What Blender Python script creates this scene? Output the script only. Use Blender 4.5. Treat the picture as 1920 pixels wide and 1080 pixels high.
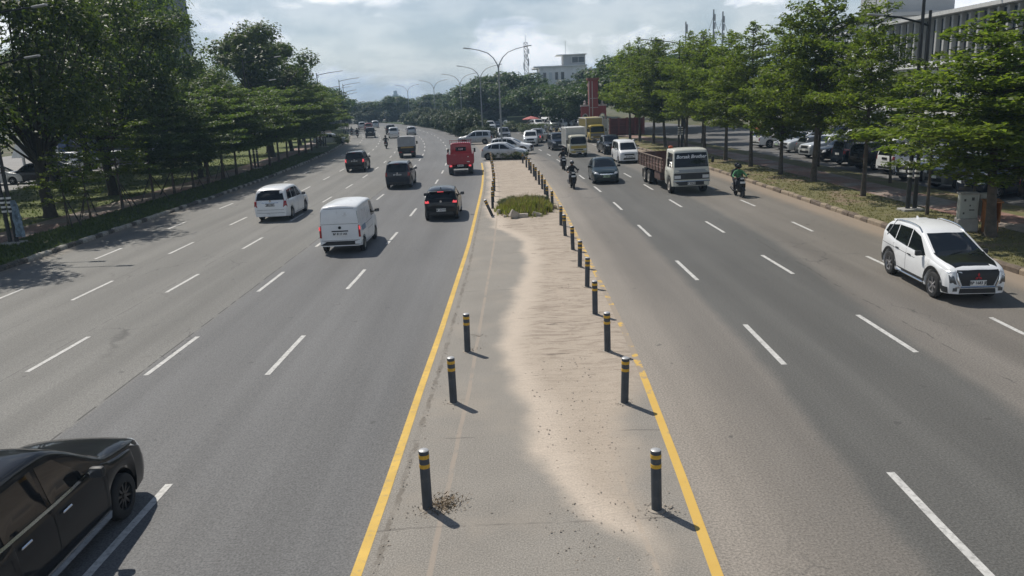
# Wide urban road seen from a footbridge: two carriageways, paved median with bollards, traffic, trees.
import bpy, bmesh, math, random
import numpy as np
from mathutils import Vector, Matrix
from mathutils.bvhtree import BVHTree

for _o in list(bpy.data.objects):
    bpy.data.objects.remove(_o)
scene = bpy.context.scene
COL = scene.collection
R = math.radians

# ---------------------------------------------------------------- camera
CAM_H, FOC, HORIZON, ROLL = 5.6, 1440.0, 185.0, 0.045      # metres, pixels of a 1920 wide frame
PITCH = math.atan((540 - HORIZON) / FOC)
_fw = Vector((0, math.cos(PITCH), -math.sin(PITCH)))
_r0 = Vector((1, 0, 0))
_d0 = Vector((0, -math.sin(PITCH), -math.cos(PITCH)))
_rt = _r0 * math.cos(ROLL) + _d0 * math.sin(ROLL)
_dn = _d0 * math.cos(ROLL) - _r0 * math.sin(ROLL)
cam_data = bpy.data.cameras.new('camera')
cam_data.sensor_width = 36.0
cam_data.lens = FOC / 1920 * 36.0
cam_data.clip_start = 0.1
cam_data.clip_end = 6000
cam = bpy.data.objects.new('camera', cam_data)
COL.objects.link(cam)
_m = Matrix.Identity(4)
for _i in range(3):
    _m[_i][0], _m[_i][1], _m[_i][2] = _rt[_i], -_dn[_i], -_fw[_i]
_m[2][3] = CAM_H
cam.matrix_world = _m
scene.camera = cam

# ---------------------------------------------------------------- sky, sun, exposure
SUN_EL = R(54.0)
SUN_AZ = Vector((-0.632, 0.775, 0))                       # horizontal direction towards the sun
world = bpy.data.worlds.new('World')
scene.world = world
world.use_nodes = True
SKY_STRENGTH, SUN_STRENGTH = 0.075, 4.6
def build_world():
    nt = world.node_tree
    nt.nodes.clear()
    N, Lk = nt.nodes.new, nt.links.new
    out = N('ShaderNodeOutputWorld'); bg = N('ShaderNodeBackground')
    bg.inputs['Strength'].default_value = SKY_STRENGTH
    sky = N('ShaderNodeTexSky'); sky.sky_type = 'NISHITA'; sky.sun_disc = False
    sky.sun_elevation = SUN_EL
    sky.sun_rotation = math.atan2(SUN_AZ.x, SUN_AZ.y)
    sky.air_density = 1.0; sky.dust_density = 0.4; sky.ozone_density = 1.2
    tc = N('ShaderNodeTexCoord')
    cmb = N('ShaderNodeMapping'); cmb.inputs['Scale'].default_value = (1.0, 1.0, 2.4); cmb.inputs['Location'].default_value = (0.35, 0.1, 0.2)
    Lk(tc.outputs['Generated'], cmb.inputs[0])
    n1 = N('ShaderNodeTexNoise'); n1.inputs['Scale'].default_value = 5.2; n1.inputs['Detail'].default_value = 9
    n1.inputs['Roughness'].default_value = 0.56; n1.inputs['Distortion'].default_value = 0.35
    Lk(cmb.outputs[0], n1.inputs['Vector'])
    # broken cumulus: banked up towards the horizon, open overhead
    sep = N('ShaderNodeSeparateXYZ'); Lk(tc.outputs['Generated'], sep.inputs[0])
    el = N('ShaderNodeMapRange'); el.interpolation_type = 'SMOOTHSTEP'; Lk(sep.outputs['Z'], el.inputs[0])
    el.inputs[1].default_value = 0.05; el.inputs[2].default_value = 0.6; el.inputs[3].default_value = 0.0; el.inputs[4].default_value = 0.17
    cov = N('ShaderNodeMath'); cov.operation = 'SUBTRACT'; Lk(n1.outputs['Fac'], cov.inputs[0]); Lk(el.outputs[0], cov.inputs[1])
    cr = N('ShaderNodeValToRGB'); Lk(cov.outputs[0], cr.inputs[0])
    cr.color_ramp.elements[0].position = 0.43; cr.color_ramp.elements[0].color = (0, 0, 0, 1)
    cr.color_ramp.elements[1].position = 0.53; cr.color_ramp.elements[1].color = (1, 1, 1, 1)
    n2 = N('ShaderNodeTexNoise'); n2.inputs['Scale'].default_value = 8.0; n2.inputs['Detail'].default_value = 7
    n2.inputs['Roughness'].default_value = 0.55
    Lk(cmb.outputs[0], n2.inputs['Vector'])
    cc = N('ShaderNodeValToRGB'); Lk(n2.outputs['Fac'], cc.inputs[0])
    cc.color_ramp.elements[0].position = 0.40; cc.color_ramp.elements[0].color = (9.3, 10.5, 11.9, 1)
    cc.color_ramp.elements[1].position = 0.58; cc.color_ramp.elements[1].color = (16.8, 17.0, 17.4, 1)
    # thin veil that thickens towards the horizon
    ve = N('ShaderNodeMapRange'); Lk(sep.outputs['Z'], ve.inputs[0]); ve.inputs[1].default_value = 0.0; ve.inputs[2].default_value = 0.5; ve.inputs[3].default_value = 0.5; ve.inputs[4].default_value = 0.0
    fm = N('ShaderNodeMath'); fm.operation = 'MAXIMUM'; Lk(cr.outputs[0], fm.inputs[0]); Lk(ve.outputs[0], fm.inputs[1])
    mx = N('ShaderNodeMix'); mx.data_type = 'RGBA'
    Lk(fm.outputs[0], mx.inputs[0]); Lk(sky.outputs[0], mx.inputs[6]); Lk(cc.outputs[0], mx.inputs[7])
    Lk(mx.outputs[2], bg.inputs['Color'])
    Lk(bg.outputs[0], out.inputs['Surface'])
build_world()
sun_data = bpy.data.lights.new('sun', 'SUN')
sun_data.energy = SUN_STRENGTH
sun_data.angle = R(0.6)
sun_data.color = (1.0, 0.945, 0.86)
sun = bpy.data.objects.new('sun', sun_data)
COL.objects.link(sun)
_sd = Vector((SUN_AZ.x * math.cos(SUN_EL), SUN_AZ.y * math.cos(SUN_EL), math.sin(SUN_EL)))
sun.rotation_euler = _sd.to_track_quat('Z', 'Y').to_euler()
sun.location = (-30, 30, 60)
vs = scene.view_settings
vs.view_transform = 'Standard'
vs.look = 'None'
vs.exposure = -0.05
vs.gamma = 1.0
vs.use_curve_mapping = False
scene.cycles.max_bounces = 6
scene.cycles.transparent_max_bounces = 4
scene.cycles.use_denoising = True

# ---------------------------------------------------------------- placing helpers
def P(px, py, z=0.0):
    """Point of the plane at height z that this 1920x1080 pixel of the photograph looks at."""
    d = _fw + _rt * ((px - 960) / FOC) + _dn * ((py - 540) / FOC)
    t = (z - CAM_H) / d.z
    return Vector((d.x * t, d.y * t, z))

def at(px, py, Y):
    """Point in the vertical plane at distance Y ahead that this pixel looks at."""
    d = _fw + _rt * ((px - 960) / FOC) + _dn * ((py - 540) / FOC)
    t = Y / d.y
    return Vector((d.x * t, Y, CAM_H + d.z * t))

BEND = 0.00091
def bend(Y):
    return -BEND * max(0.0, Y - 45.0) ** 2
def heading(Y):
    return math.pi / 2 + math.atan(2 * BEND * max(0.0, Y - 45.0))
def road(off, Y, z=0.0):
    return Vector((off + bend(Y), Y, z))

# ---------------------------------------------------------------- mesh helpers
class MB:
    def __init__(self):
        self.v = []; self.f = []; self.m = []; self.cur = 0
    def add(self, verts, faces):
        b = len(self.v)
        self.v.extend([tuple(p) for p in verts])
        for f in faces:
            self.f.append([i + b for i in f]); self.m.append(self.cur)
        return self
    def box(self, c, s, rz=0.0, M=None):
        x, y, z = s[0] / 2, s[1] / 2, s[2] / 2
        vs_ = [Vector((a * x, b * y, d * z)) for d in (-1, 1) for b in (-1, 1) for a in (-1, 1)]
        if M is not None:
            vs_ = [M @ p for p in vs_]
        elif rz:
            q = Matrix.Rotation(rz, 3, 'Z'); vs_ = [q @ p for p in vs_]
        c = Vector(c)
        return self.add([p + c for p in vs_], [(0, 2, 3, 1), (4, 5, 7, 6), (0, 1, 5, 4), (2, 6, 7, 3), (0, 4, 6, 2), (1, 3, 7, 5)])
    def rbox(self, c, s, b=0.02, M=None, seg=1):
        bm = bmesh.new()
        bmesh.ops.create_cube(bm, size=1.0)
        for v in bm.verts:
            v.co = Vector((v.co.x * s[0], v.co.y * s[1], v.co.z * s[2]))
        bmesh.ops.bevel(bm, geom=bm.edges[:], offset=min(b, 0.45 * min(s)), segments=seg, profile=0.5, affect='EDGES')
        c = Vector(c)
        bm.verts.index_update()
        vs_ = [((M @ v.co) if M is not None else v.co) + c for v in bm.verts]
        fs = [[v.index for v in f.verts] for f in bm.faces]
        bm.free()
        return self.add(vs_, fs)
    def tube(self, path, rad, n=8, cap=True, squash=1.0):
        path = [Vector(p) for p in path]
        if not hasattr(rad, '__len__'):
            rad = [rad] * len(path)
        rings = []
        up = Vector((0, 0, 1))
        prev = None
        for i, p in enumerate(path):
            t = (path[min(i + 1, len(path) - 1)] - path[max(i - 1, 0)])
            if t.length < 1e-9: t = Vector((0, 0, 1))
            t.normalize()
            if prev is None:
                a = t.cross(up if abs(t.z) < 0.9 else Vector((1, 0, 0))).normalized()
            else:
                a = (prev - t * prev.dot(t))
                a = a.normalized() if a.length > 1e-6 else t.orthogonal().normalized()
            prev = a
            b = t.cross(a)
            rings.append([p + a * (math.cos(2 * math.pi * k / n) * rad[i]) + b * (math.sin(2 * math.pi * k / n) * rad[i] * squash) for k in range(n)])
        vs_ = [q for r_ in rings for q in r_]
        fs = []
        for i in range(len(path) - 1):
            for k in range(n):
                k2 = (k + 1) % n
                fs.append((i * n + k, i * n + k2, (i + 1) * n + k2, (i + 1) * n + k))
        if cap:
            fs.append(tuple(reversed(range(n))))
            fs.append(tuple(range((len(path) - 1) * n, len(path) * n)))
        return self.add(vs_, fs)
    def lathe(self, prof, n=20, axis='Z', c=(0, 0, 0)):
        """prof: (radius, height) pairs, spun about the axis"""
        vs_, fs = [], []
        for r_, h in prof:
            for k in range(n):
                a = 2 * math.pi * k / n
                x, y = r_ * math.cos(a), r_ * math.sin(a)
                vs_.append({'Z': (x, y, h), 'Y': (x, h, y), 'X': (h, x, y)}[axis])
        for i in range(len(prof) - 1):
            for k in range(n):
                k2 = (k + 1) % n
                q = (i * n + k, i * n + k2, (i + 1) * n + k2, (i + 1) * n + k)
                fs.append(q if axis != 'Y' else q[::-1])
        c = Vector(c)
        return self.add([Vector(p) + c for p in vs_], fs)
    def prism(self, poly, axis, a, b):
        """closed 2D polygon extruded along an axis from a to b"""
        def to(p, h):
            return {'X': (h, p[0], p[1]), 'Y': (p[0], h, p[1]), 'Z': (p[0], p[1], h)}[axis]
        n = len(poly)
        vs_ = [to(p, a) for p in poly] + [to(p, b) for p in poly]
        fs = [tuple(range(n)), tuple(reversed(range(n, 2 * n)))]
        for i in range(n):
            j = (i + 1) % n
            fs.append((i, i + n, j + n, j))
        return self.add(vs_, fs)
    def mesh(self, name, mats=(), smooth=None, fix=True):
        me = bpy.data.meshes.new(name)
        me.from_pydata(self.v, [], self.f)
        if fix:
            bm = bmesh.new(); bm.from_mesh(me)
            bmesh.ops.recalc_face_normals(bm, faces=bm.faces[:])
            bm.to_mesh(me); bm.free()
        for m in mats:
            me.materials.append(m)
        if len(mats) > 1:
            me.polygons.foreach_set('material_index', self.m)
        if smooth is not None:
            me.polygons.foreach_set('use_smooth', [True] * len(me.polygons))
            me.set_sharp_from_angle(angle=R(smooth))
        me.update()
        return me

def np_mesh(name, v, quads, mat_, attr=None):
    me = bpy.data.meshes.new(name)
    nv, nf = len(v), len(quads)
    me.vertices.add(nv); me.vertices.foreach_set('co', np.asarray(v, dtype=np.float32).ravel())
    me.loops.add(nf * 4); me.loops.foreach_set('vertex_index', np.asarray(quads, dtype=np.int32).ravel())
    me.polygons.add(nf)
    me.polygons.foreach_set('loop_start', np.arange(nf, dtype=np.int32) * 4)
    me.polygons.foreach_set('loop_total', np.full(nf, 4, dtype=np.int32))
    if attr is not None:
        a = me.attributes.new('lv', 'FLOAT', 'FACE'); a.data.foreach_set('value', np.asarray(attr, dtype=np.float32))
    me.materials.append(mat_)
    me.update(calc_edges=True)
    me.validate()
    return me

def obj(name, me, parent=None, loc=None, rot=None, scale=None):
    o = bpy.data.objects.new(name, me)
    COL.objects.link(o)
    if parent is not None: o.parent = parent
    if loc is not None: o.location = loc
    if rot is not None: o.rotation_euler = rot if hasattr(rot, '__len__') else (0, 0, rot)
    if scale is not None: o.scale = scale if hasattr(scale, '__len__') else (scale, scale, scale)
    return o
def tag(o, label=None, cat=None, group=None, kind=None):
    if label: o['label'] = label
    if cat: o['category'] = cat
    if group: o['group'] = group
    if kind: o['kind'] = kind
    return o
def thing(name, label, cat, loc=(0, 0, 0), rot=0.0, group=None, scale=None):
    o = obj(name, None, None, loc, rot, scale)
    o.empty_display_size = 0.2
    return tag(o, label, cat, group)

# ---------------------------------------------------------------- materials
MATS = {}
def principled(name):
    m = bpy.data.materials.new(name)
    m.use_nodes = True
    nt = m.node_tree
    return m, nt, nt.nodes['Principled BSDF']
def mat(name, color, rough=0.6, metal=0.0, spec=0.5, coat=0.0, var=0.0, vscale=3.0, bump=0.0, bscale=40.0, emit=None, dirt=None):
    """procedural surface: base colour with soft noise variation, optional relief, optional dirt (colour, amount, scale)"""
    if name in MATS: return MATS[name]
    m, nt, b = principled(name)
    N, Lk = nt.nodes.new, nt.links.new
    b.inputs['Roughness'].default_value = rough
    b.inputs['Metallic'].default_value = metal
    b.inputs['Specular IOR Level'].default_value = spec
    b.inputs['Coat Weight'].default_value = coat
    b.inputs['Coat Roughness'].default_value = 0.03
    b.inputs['Base Color'].default_value = (*color, 1)
    if var or bump or dirt:
        tc = N('ShaderNodeTexCoord')
    src = None
    if var:
        n = N('ShaderNodeTexNoise'); n.inputs['Scale'].default_value = vscale; n.inputs['Detail'].default_value = 6
        Lk(tc.outputs['Object'], n.inputs['Vector'])
        mr = N('ShaderNodeMapRange'); mr.inputs[1].default_value = 0.3; mr.inputs[2].default_value = 0.7
        mr.inputs[3].default_value = 1 - var; mr.inputs[4].default_value = 1 + var
        Lk(n.outputs['Fac'], mr.inputs[0])
        mu = N('ShaderNodeVectorMath'); mu.operation = 'SCALE'; mu.inputs[0].default_value = color
        Lk(mr.outputs[0], mu.inputs['Scale'])
        src = mu.outputs[0]
    if dirt:
        n = N('ShaderNodeTexNoise'); n.inputs['Scale'].default_value = dirt[2]; n.inputs['Detail'].default_value = 8; n.inputs['Roughness'].default_value = 0.65
        Lk(tc.outputs['Object'], n.inputs['Vector'])
        mr = N('ShaderNodeMapRange'); mr.inputs[1].default_value = 0.62 - dirt[1] * 0.35; mr.inputs[2].default_value = 0.72
        mr.inputs[4].default_value = min(1.0, 0.35 + dirt[1])
        Lk(n.outputs['Fac'], mr.inputs[0])
        mx = N('ShaderNodeMix'); mx.data_type = 'RGBA'
        Lk(mr.outputs[0], mx.inputs[0])
        if src is not None: Lk(src, mx.inputs[6])
        else: mx.inputs[6].default_value = (*color, 1)
        mx.inputs[7].default_value = (*dirt[0], 1)
        src = mx.outputs[2]
    if src is not None: Lk(src, b.inputs['Base Color'])
    if bump:
        n = N('ShaderNodeTexNoise'); n.inputs['Scale'].default_value = bscale; n.inputs['Detail'].default_value = 4
        Lk(tc.outputs['Object'], n.inputs['Vector'])
        bp = N('ShaderNodeBump'); bp.inputs['Strength'].default_value = bump; bp.inputs['Distance'].default_value = 0.02
        Lk(n.outputs['Fac'], bp.inputs['Height']); Lk(bp.outputs[0], b.inputs['Normal'])
    if emit:
        b.inputs['Emission Color'].default_value = (*emit[0], 1); b.inputs['Emission Strength'].default_value = emit[1]
    MATS[name] = m
    return m
def paint(name, color, metal=0.0, rough=0.32):
    return mat('paint_' + name, color, rough=rough, metal=metal, coat=0.35 if max(color) > 0.1 else 0.6, spec=0.4 if max(color) > 0.1 else 0.06, var=0.04, vscale=2.0, dirt=((0.22, 0.19, 0.15), 0.05, 1.6) if max(color) > 0.1 else None)

def foliage(name, c_dark, c_light, trans=0.38):
    m, nt, b = principled(name)
    N, Lk = nt.nodes.new, nt.links.new
    at_ = N('ShaderNodeAttribute'); at_.attribute_name = 'lv'
    oi = N('ShaderNodeObjectInfo')
    mx = N('ShaderNodeMix'); mx.data_type = 'RGBA'
    mx.inputs[6].default_value = (*c_dark, 1); mx.inputs[7].default_value = (*c_light, 1)
    Lk(at_.outputs['Fac'], mx.inputs[0])
    mr = N('ShaderNodeMapRange'); mr.inputs[3].default_value = 0.78; mr.inputs[4].default_value = 1.2
    Lk(oi.outputs['Random'], mr.inputs[0])
    sc = N('ShaderNodeVectorMath'); sc.operation = 'SCALE'
    Lk(mx.outputs[2], sc.inputs[0]); Lk(mr.outputs[0], sc.inputs['Scale'])
    Lk(sc.outputs[0], b.inputs['Base Color'])
    b.inputs['Roughness'].default_value = 0.5
    b.inputs['Specular IOR Level'].default_value = 0.35
    tr = N('ShaderNodeBsdfTranslucent')
    g = N('ShaderNodeVectorMath'); g.operation = 'MULTIPLY'; g.inputs[1].default_value = (1.5, 1.6, 0.7)
    Lk(sc.outputs[0], g.inputs[0]); Lk(g.outputs[0], tr.inputs['Color'])
    ms = N('ShaderNodeMixShader'); ms.inputs[0].default_value = trans
    out = nt.nodes['Material Output']
    Lk(b.outputs[0], ms.inputs[1]); Lk(tr.outputs[0], ms.inputs[2]); Lk(ms.outputs[0], out.inputs['Surface'])
    MATS[name] = m
    return m

M_GLASS = mat('tinted_glass', (0.008, 0.010, 0.012), rough=0.025, spec=0.42)
M_GLASSB = mat('window_glass', (0.03, 0.04, 0.05), rough=0.08, spec=0.6)
M_RUBBER = mat('tyre_rubber', (0.018, 0.018, 0.018), rough=0.85, var=0.2, vscale=8)
M_RIM = mat('alloy_rim', (0.42, 0.42, 0.43), rough=0.35, metal=0.8)
M_RIMD = mat('dark_rim', (0.04, 0.04, 0.042), rough=0.4, metal=0.6)
M_STEEL = mat('steel_rim_dusty', (0.32, 0.30, 0.27), rough=0.7, metal=0.2, var=0.2, vscale=6)
M_BLACK = mat('black_plastic', (0.016, 0.017, 0.018), rough=0.55, var=0.15, vscale=5)
M_UNDER = mat('underbody_black', (0.008, 0.008, 0.008), rough=0.9)
M_CHROME = mat('chrome_trim', (0.7, 0.7, 0.7), rough=0.15, metal=1.0)
M_LAMP = mat('clear_lamp', (0.62, 0.64, 0.66), rough=0.12, spec=0.7, coat=0.6)
M_LAMPD = mat('smoked_lamp', (0.06, 0.065, 0.07), rough=0.1, spec=0.7, coat=0.6)
M_RED = mat('red_lamp', (0.30, 0.012, 0.012), rough=0.15, coat=0.6)
M_REDLIT = mat('red_lamp_lit', (0.5, 0.02, 0.02), rough=0.2, emit=((1.0, 0.12, 0.14), 0.75))
M_AMBER = mat('amber_lamp_lit', (0.6, 0.2, 0.02), rough=0.2, emit=((1.0, 0.35, 0.05), 2.2))
M_PLATEW = mat('white_plate', (0.72, 0.72, 0.70), rough=0.4)
M_PLATEK = mat('black_plate', (0.02, 0.02, 0.02), rough=0.4)
M_INKK = mat('plate_ink_black', (0.015, 0.015, 0.015), rough=0.5)
M_INKW = mat('plate_ink_white', (0.75, 0.75, 0.75), rough=0.5)
M_SEAM = mat('panel_gap', (0.01, 0.01, 0.01), rough=0.9)
# ---------------------------------------------------------------- vehicle builders
def text_mesh(s, size, mat_, shear=0.0, bold=0.0):
    cu = bpy.data.curves.new('lettering', 'FONT')
    cu.body = s; cu.size = size; cu.align_x = 'CENTER'; cu.align_y = 'CENTER'; cu.shear = shear; cu.offset = bold
    cu.resolution_u = 2
    o = bpy.data.objects.new('lettering', cu)
    COL.objects.link(o)
    dg = bpy.context.evaluated_depsgraph_get()
    me = bpy.data.meshes.new_from_object(o.evaluated_get(dg))
    bpy.data.objects.remove(o); bpy.data.curves.remove(cu)
    me.materials.clear(); me.materials.append(mat_)
    return me
def basis(xv, yv, o):
    """matrix whose x and y axes lie along xv and yv, at o"""
    xv, yv = Vector(xv).normalized(), Vector(yv).normalized()
    zv = xv.cross(yv)
    m = Matrix.Identity(4)
    for i in range(3):
        m[i][0], m[i][1], m[i][2], m[i][3] = xv[i], yv[i], zv[i], o[i]
    return m
def lerp_tab(tab, x):
    return float(np.interp(x, [p[0] for p in tab], [p[1] for p in tab]))
def chaikin(pts, it=2):
    for _ in range(it):
        q = [pts[0]]
        for a, b in zip(pts, pts[1:]):
            q.append((0.75 * a[0] + 0.25 * b[0], 0.75 * a[1] + 0.25 * b[1]))
            q.append((0.25 * a[0] + 0.75 * b[0], 0.25 * a[1] + 0.75 * b[1]))
        q.append(pts[-1])
        pts = q
    return pts

class Body:
    """car shell lofted through vertical cross sections; s runs from the front bumper (0) to the rear (L)"""
    def __init__(self, L, W, top, belt, axles, wr, gc=0.2, tumble=0.27, taper_f=0.80, taper_r=0.88, crown=0.04, zf=None, edge=0.08, arch=0.065, smooth_it=2):
        self.L, self.W, self.axles, self.wr = L, W, axles, wr
        top = chaikin(top, smooth_it)
        top = [(min(max(a, 0), L), b) for a, b in top]
        self.top, self.belt, self.gc, self.tumble = top, belt, gc, tumble
        hw = W / 2
        plan = [(0, taper_f), (0.05, taper_f + (1 - taper_f) * 0.42), (0.18, taper_f + (1 - taper_f) * 0.72), (0.5, 0.985), (1.0, 1.0), (L - 0.6, 1.0), (L - 0.25, 0.985), (L - 0.08, 1 - (1 - taper_r) * 0.5), (L, taper_r)]
        ra = wr + arch
        xs = set(round(p[0], 3) for p in top)
        for s in np.arange(0, L, 0.16): xs.add(round(float(s), 3))
        for a in axles:
            for k in range(13):
                xs.add(round(a - ra * math.cos(math.pi * k / 12), 3))
            xs.add(round(a - ra - 0.004, 3)); xs.add(round(a + ra + 0.004, 3))
        for s in (0.05, 0.1, 0.18, L - 0.25, L - 0.15, L - 0.08, L - 0.03): xs.add(round(s, 3))
        xs = sorted(x for x in xs if 0 <= x <= L)
        out = [xs[0]]
        for x in xs[1:]:
            if x - out[-1] > 0.0035: out.append(x)
        out[-1] = L
        def zbot(s):
            z = gc + 0.05 * max(0, 1 - s / 0.5) + 0.08 * max(0, 1 - (L - s) / 0.6)
            for a in axles:
                if abs(s - a) < ra:
                    z = max(z, wr + math.sqrt(max(0.0, ra * ra - (s - a) ** 2)) * 0.98)
            return z
        self.zbot = zbot
        rings = []
        for s in out:
            zt = lerp_tab(top, s); zb = zbot(s); w = hw * lerp_tab(plan, s)
            ze = zt - edge
            bl = min(lerp_tab(belt, s), ze - 0.03)
            zb = min(zb, bl - 0.06)
            ring = [(0.0, zb), (w * 0.80, zb), (w * 0.955, zb + 0.012)]
            for t, k in ((0.12, 0.975), (0.32, 0.995), (0.55, 1.0), (0.72, 0.998), (0.80, 0.985), (0.93, 0.975), (1.0, 0.955)):
                ring.append((w * k, zb + 0.012 + (bl - zb - 0.012) * t))
            wb = w * 0.955
            for t in (0.12, 0.4, 0.7, 1.0):
                z = bl + (ze - bl) * t
                ring.append((wb - (z - bl) * tumble - 0.012 * min(1, t * 8), z))
            ye = ring[-1][0]
            ring += [(ye - edge * 0.28, zt - edge * 0.42), (ye - edge * 0.85, zt - edge * 0.1), (ye - edge * 2.2, zt + crown * 0.25), (ye * 0.45, zt + crown * 0.8), (0.0, zt + crown)]
            rings.append([(self.X(s), y, z) for y, z in ring])
        n = len(rings[0])
        self.n = n
        mb = MB()
        for r_ in rings: mb.v.extend(r_)
        nr = len(rings)
        for r_ in rings: mb.v.extend([(x, -y, z) for x, y, z in r_])
        o2 = nr * n
        for i in range(nr - 1):
            for k in range(n - 1):
                mb.f.append([i * n + k, i * n + k + 1, (i + 1) * n + k + 1, (i + 1) * n + k])
                mb.f.append([o2 + i * n + k, o2 + (i + 1) * n + k, o2 + (i + 1) * n + k + 1, o2 + i * n + k + 1])
        for i in (0, nr - 1):
            for k in range(n - 1):
                mb.f.append([i * n + k, i * n + k + 1, o2 + i * n + k + 1, o2 + i * n + k])
        mb.m = [0] * len(mb.f)
        me = mb.mesh('body')
        bm = bmesh.new(); bm.from_mesh(me)
        bmesh.ops.remove_doubles(bm, verts=bm.verts[:], dist=0.0015)
        bmesh.ops.recalc_face_normals(bm, faces=bm.faces[:])
        self.bvh = BVHTree.FromBMesh(bm)
        bm.to_mesh(me); bm.free()
        me.polygons.foreach_set('use_smooth', [True] * len(me.polygons))
        me.set_sharp_from_angle(angle=R(38))
        self.me = me
    def X(self, s): return self.L / 2 - s
    def zt(self, s): return lerp_tab(self.top, s)
    def zb(self, s): return lerp_tab(self.belt, s)
    def hit(self, a, b, d):
        """d: 'L','R' side rays (a=s,b=z); 'F','B' end rays (a=y,b=z); 'T' from above (a=s,b=y)"""
        if d in 'LR':
            sg = 1 if d == 'L' else -1
            o, v = Vector((self.X(a), sg * 4, b)), Vector((0, -sg, 0))
        elif d == 'F': o, v = Vector((6, a, b)), Vector((-1, 0, 0))
        elif d == 'B': o, v = Vector((-6, a, b)), Vector((1, 0, 0))
        else: o, v = Vector((self.X(a), b, 6)), Vector((0, 0, -1))
        p, nrm, _, _ = self.bvh.ray_cast(o, v)
        if p is None:
            q, nrm, _, _ = self.bvh.find_nearest(o + v * 4)
            p = q
        if nrm.dot(v) > 0: nrm = -nrm
        return p, nrm
    def patch(self, mb, poly, d, off=0.006, rings=3, step=0.12, skirt=0.02):
        """thin raised panel following the shell inside a 2D outline"""
        pts = []
        m = len(poly)
        for i in range(m):
            a, b = Vector(poly[i]), Vector(poly[(i + 1) % m])
            k = max(1, int((b - a).length / step))
            for j in range(k): pts.append(a + (b - a) * (j / k))
        c = sum(pts, Vector((0, 0))) / len(pts)
        n = len(pts)
        vs_, fs = [], []
        for p in pts:
            h, nr = self.hit(p.x, p.y, d); vs_.append(h - nr * skirt)
        for r_ in range(rings):
            t = 1 - r_ / rings
            for p in pts:
                q = c + (p - c) * t
                h, nr = self.hit(q.x, q.y, d); vs_.append(h + nr * off)
        h, nr = self.hit(c.x, c.y, d); vs_.append(h + nr * off)
        for r_ in range(rings):
            for i in range(n):
                j = (i + 1) % n
                fs.append((r_ * n + i, r_ * n + j, (r_ + 1) * n + j, (r_ + 1) * n + i))
        for i in range(n):
            fs.append((rings * n + i, rings * n + (i + 1) % n, (rings + 1) * n))
        mb.add(vs_, fs)
        return mb
    def line(self, mb, pts, d, w=0.012, off=0.003):
        """narrow strip along a 2D polyline on the shell"""
        q = []
        for a, b in zip(pts, pts[1:]):
            a, b = Vector(a), Vector(b)
            k = max(1, int((b - a).length / 0.1))
            q += [a + (b - a) * (j / k) for j in range(k)]
        q.append(Vector(pts[-1]))
        vs_, fs = [], []
        for i, p in enumerate(q):
            t = q[min(i + 1, len(q) - 1)] - q[max(0, i - 1)]
            t = Vector((-t.y, t.x)).normalized() * (w / 2)
            for s in (1, -1):
                h, nr = self.hit(p.x + t.x * s, p.y + t.y * s, d); vs_.append(h + nr * off)
        for i in range(len(q) - 1):
            fs.append((2 * i, 2 * i + 1, 2 * i + 3, 2 * i + 2))
        mb.add(vs_, fs)

def tyre_mesh(r, w):
    mb = MB()
    pr = [(r * 0.62, -w / 2), (r * 0.86, -w / 2 - 0.005), (r * 0.96, -w / 2 + 0.01), (r, -w / 2 + 0.035), (r, w / 2 - 0.035), (r * 0.96, w / 2 - 0.01), (r * 0.86, w / 2 + 0.005), (r * 0.62, w / 2), (r * 0.60, 0), (r * 0.62, -w / 2)]
    mb.lathe(pr, 24, 'Y')
    return mb.mesh('tyre', [M_RUBBER], smooth=45)
def rim_mesh(r, w, style, m):
    """outer face towards +y"""
    mb = MB()
    ri = r * 0.66
    mb.lathe([(ri, w / 2 - 0.005), (ri * 0.93, w / 2), (ri * 0.90, w / 2 - 0.03), (ri * 0.88, -w / 2)], 24, 'Y')
    mb.cur = 1
    mb.lathe([(0.001, w / 2 - 0.09), (ri * 0.9, w / 2 - 0.09)], 20, 'Y')
    mb.cur = 0
    if style == 'steel':
        mb.lathe([(0.001, w / 2 - 0.02), (ri * 0.3, w / 2 - 0.015), (ri * 0.42, w / 2 - 0.05), (ri * 0.72, w / 2 - 0.03), (ri * 0.9, w / 2 - 0.05)], 20, 'Y')
        for k in range(8):
            a = 2 * math.pi * k / 8
            mb.lathe([(0.016, w / 2 - 0.03), (0.012, w / 2 - 0.012), (0.001, w / 2 - 0.01)], 6, 'Y', c=(math.cos(a) * ri * 0.3, 0, math.sin(a) * ri * 0.3))
    else:
        n = int(style)
        for k in range(n):
            a = 2 * math.pi * k / n + 0.3
            M_ = Matrix.Rotation(-a, 3, 'Y')
            mb.box(M_ @ Vector((ri * 0.53, w / 2 - 0.035, 0)), (ri * 0.86, 0.03, ri * 0.17), M=M_)
        mb.lathe([(0.001, w / 2 - 0.008), (ri * 0.2, w / 2 - 0.01), (ri * 0.22, w / 2 - 0.05)], 12, 'Y')
    return mb.mesh('rim', [m, M_UNDER], smooth=40)

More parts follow.
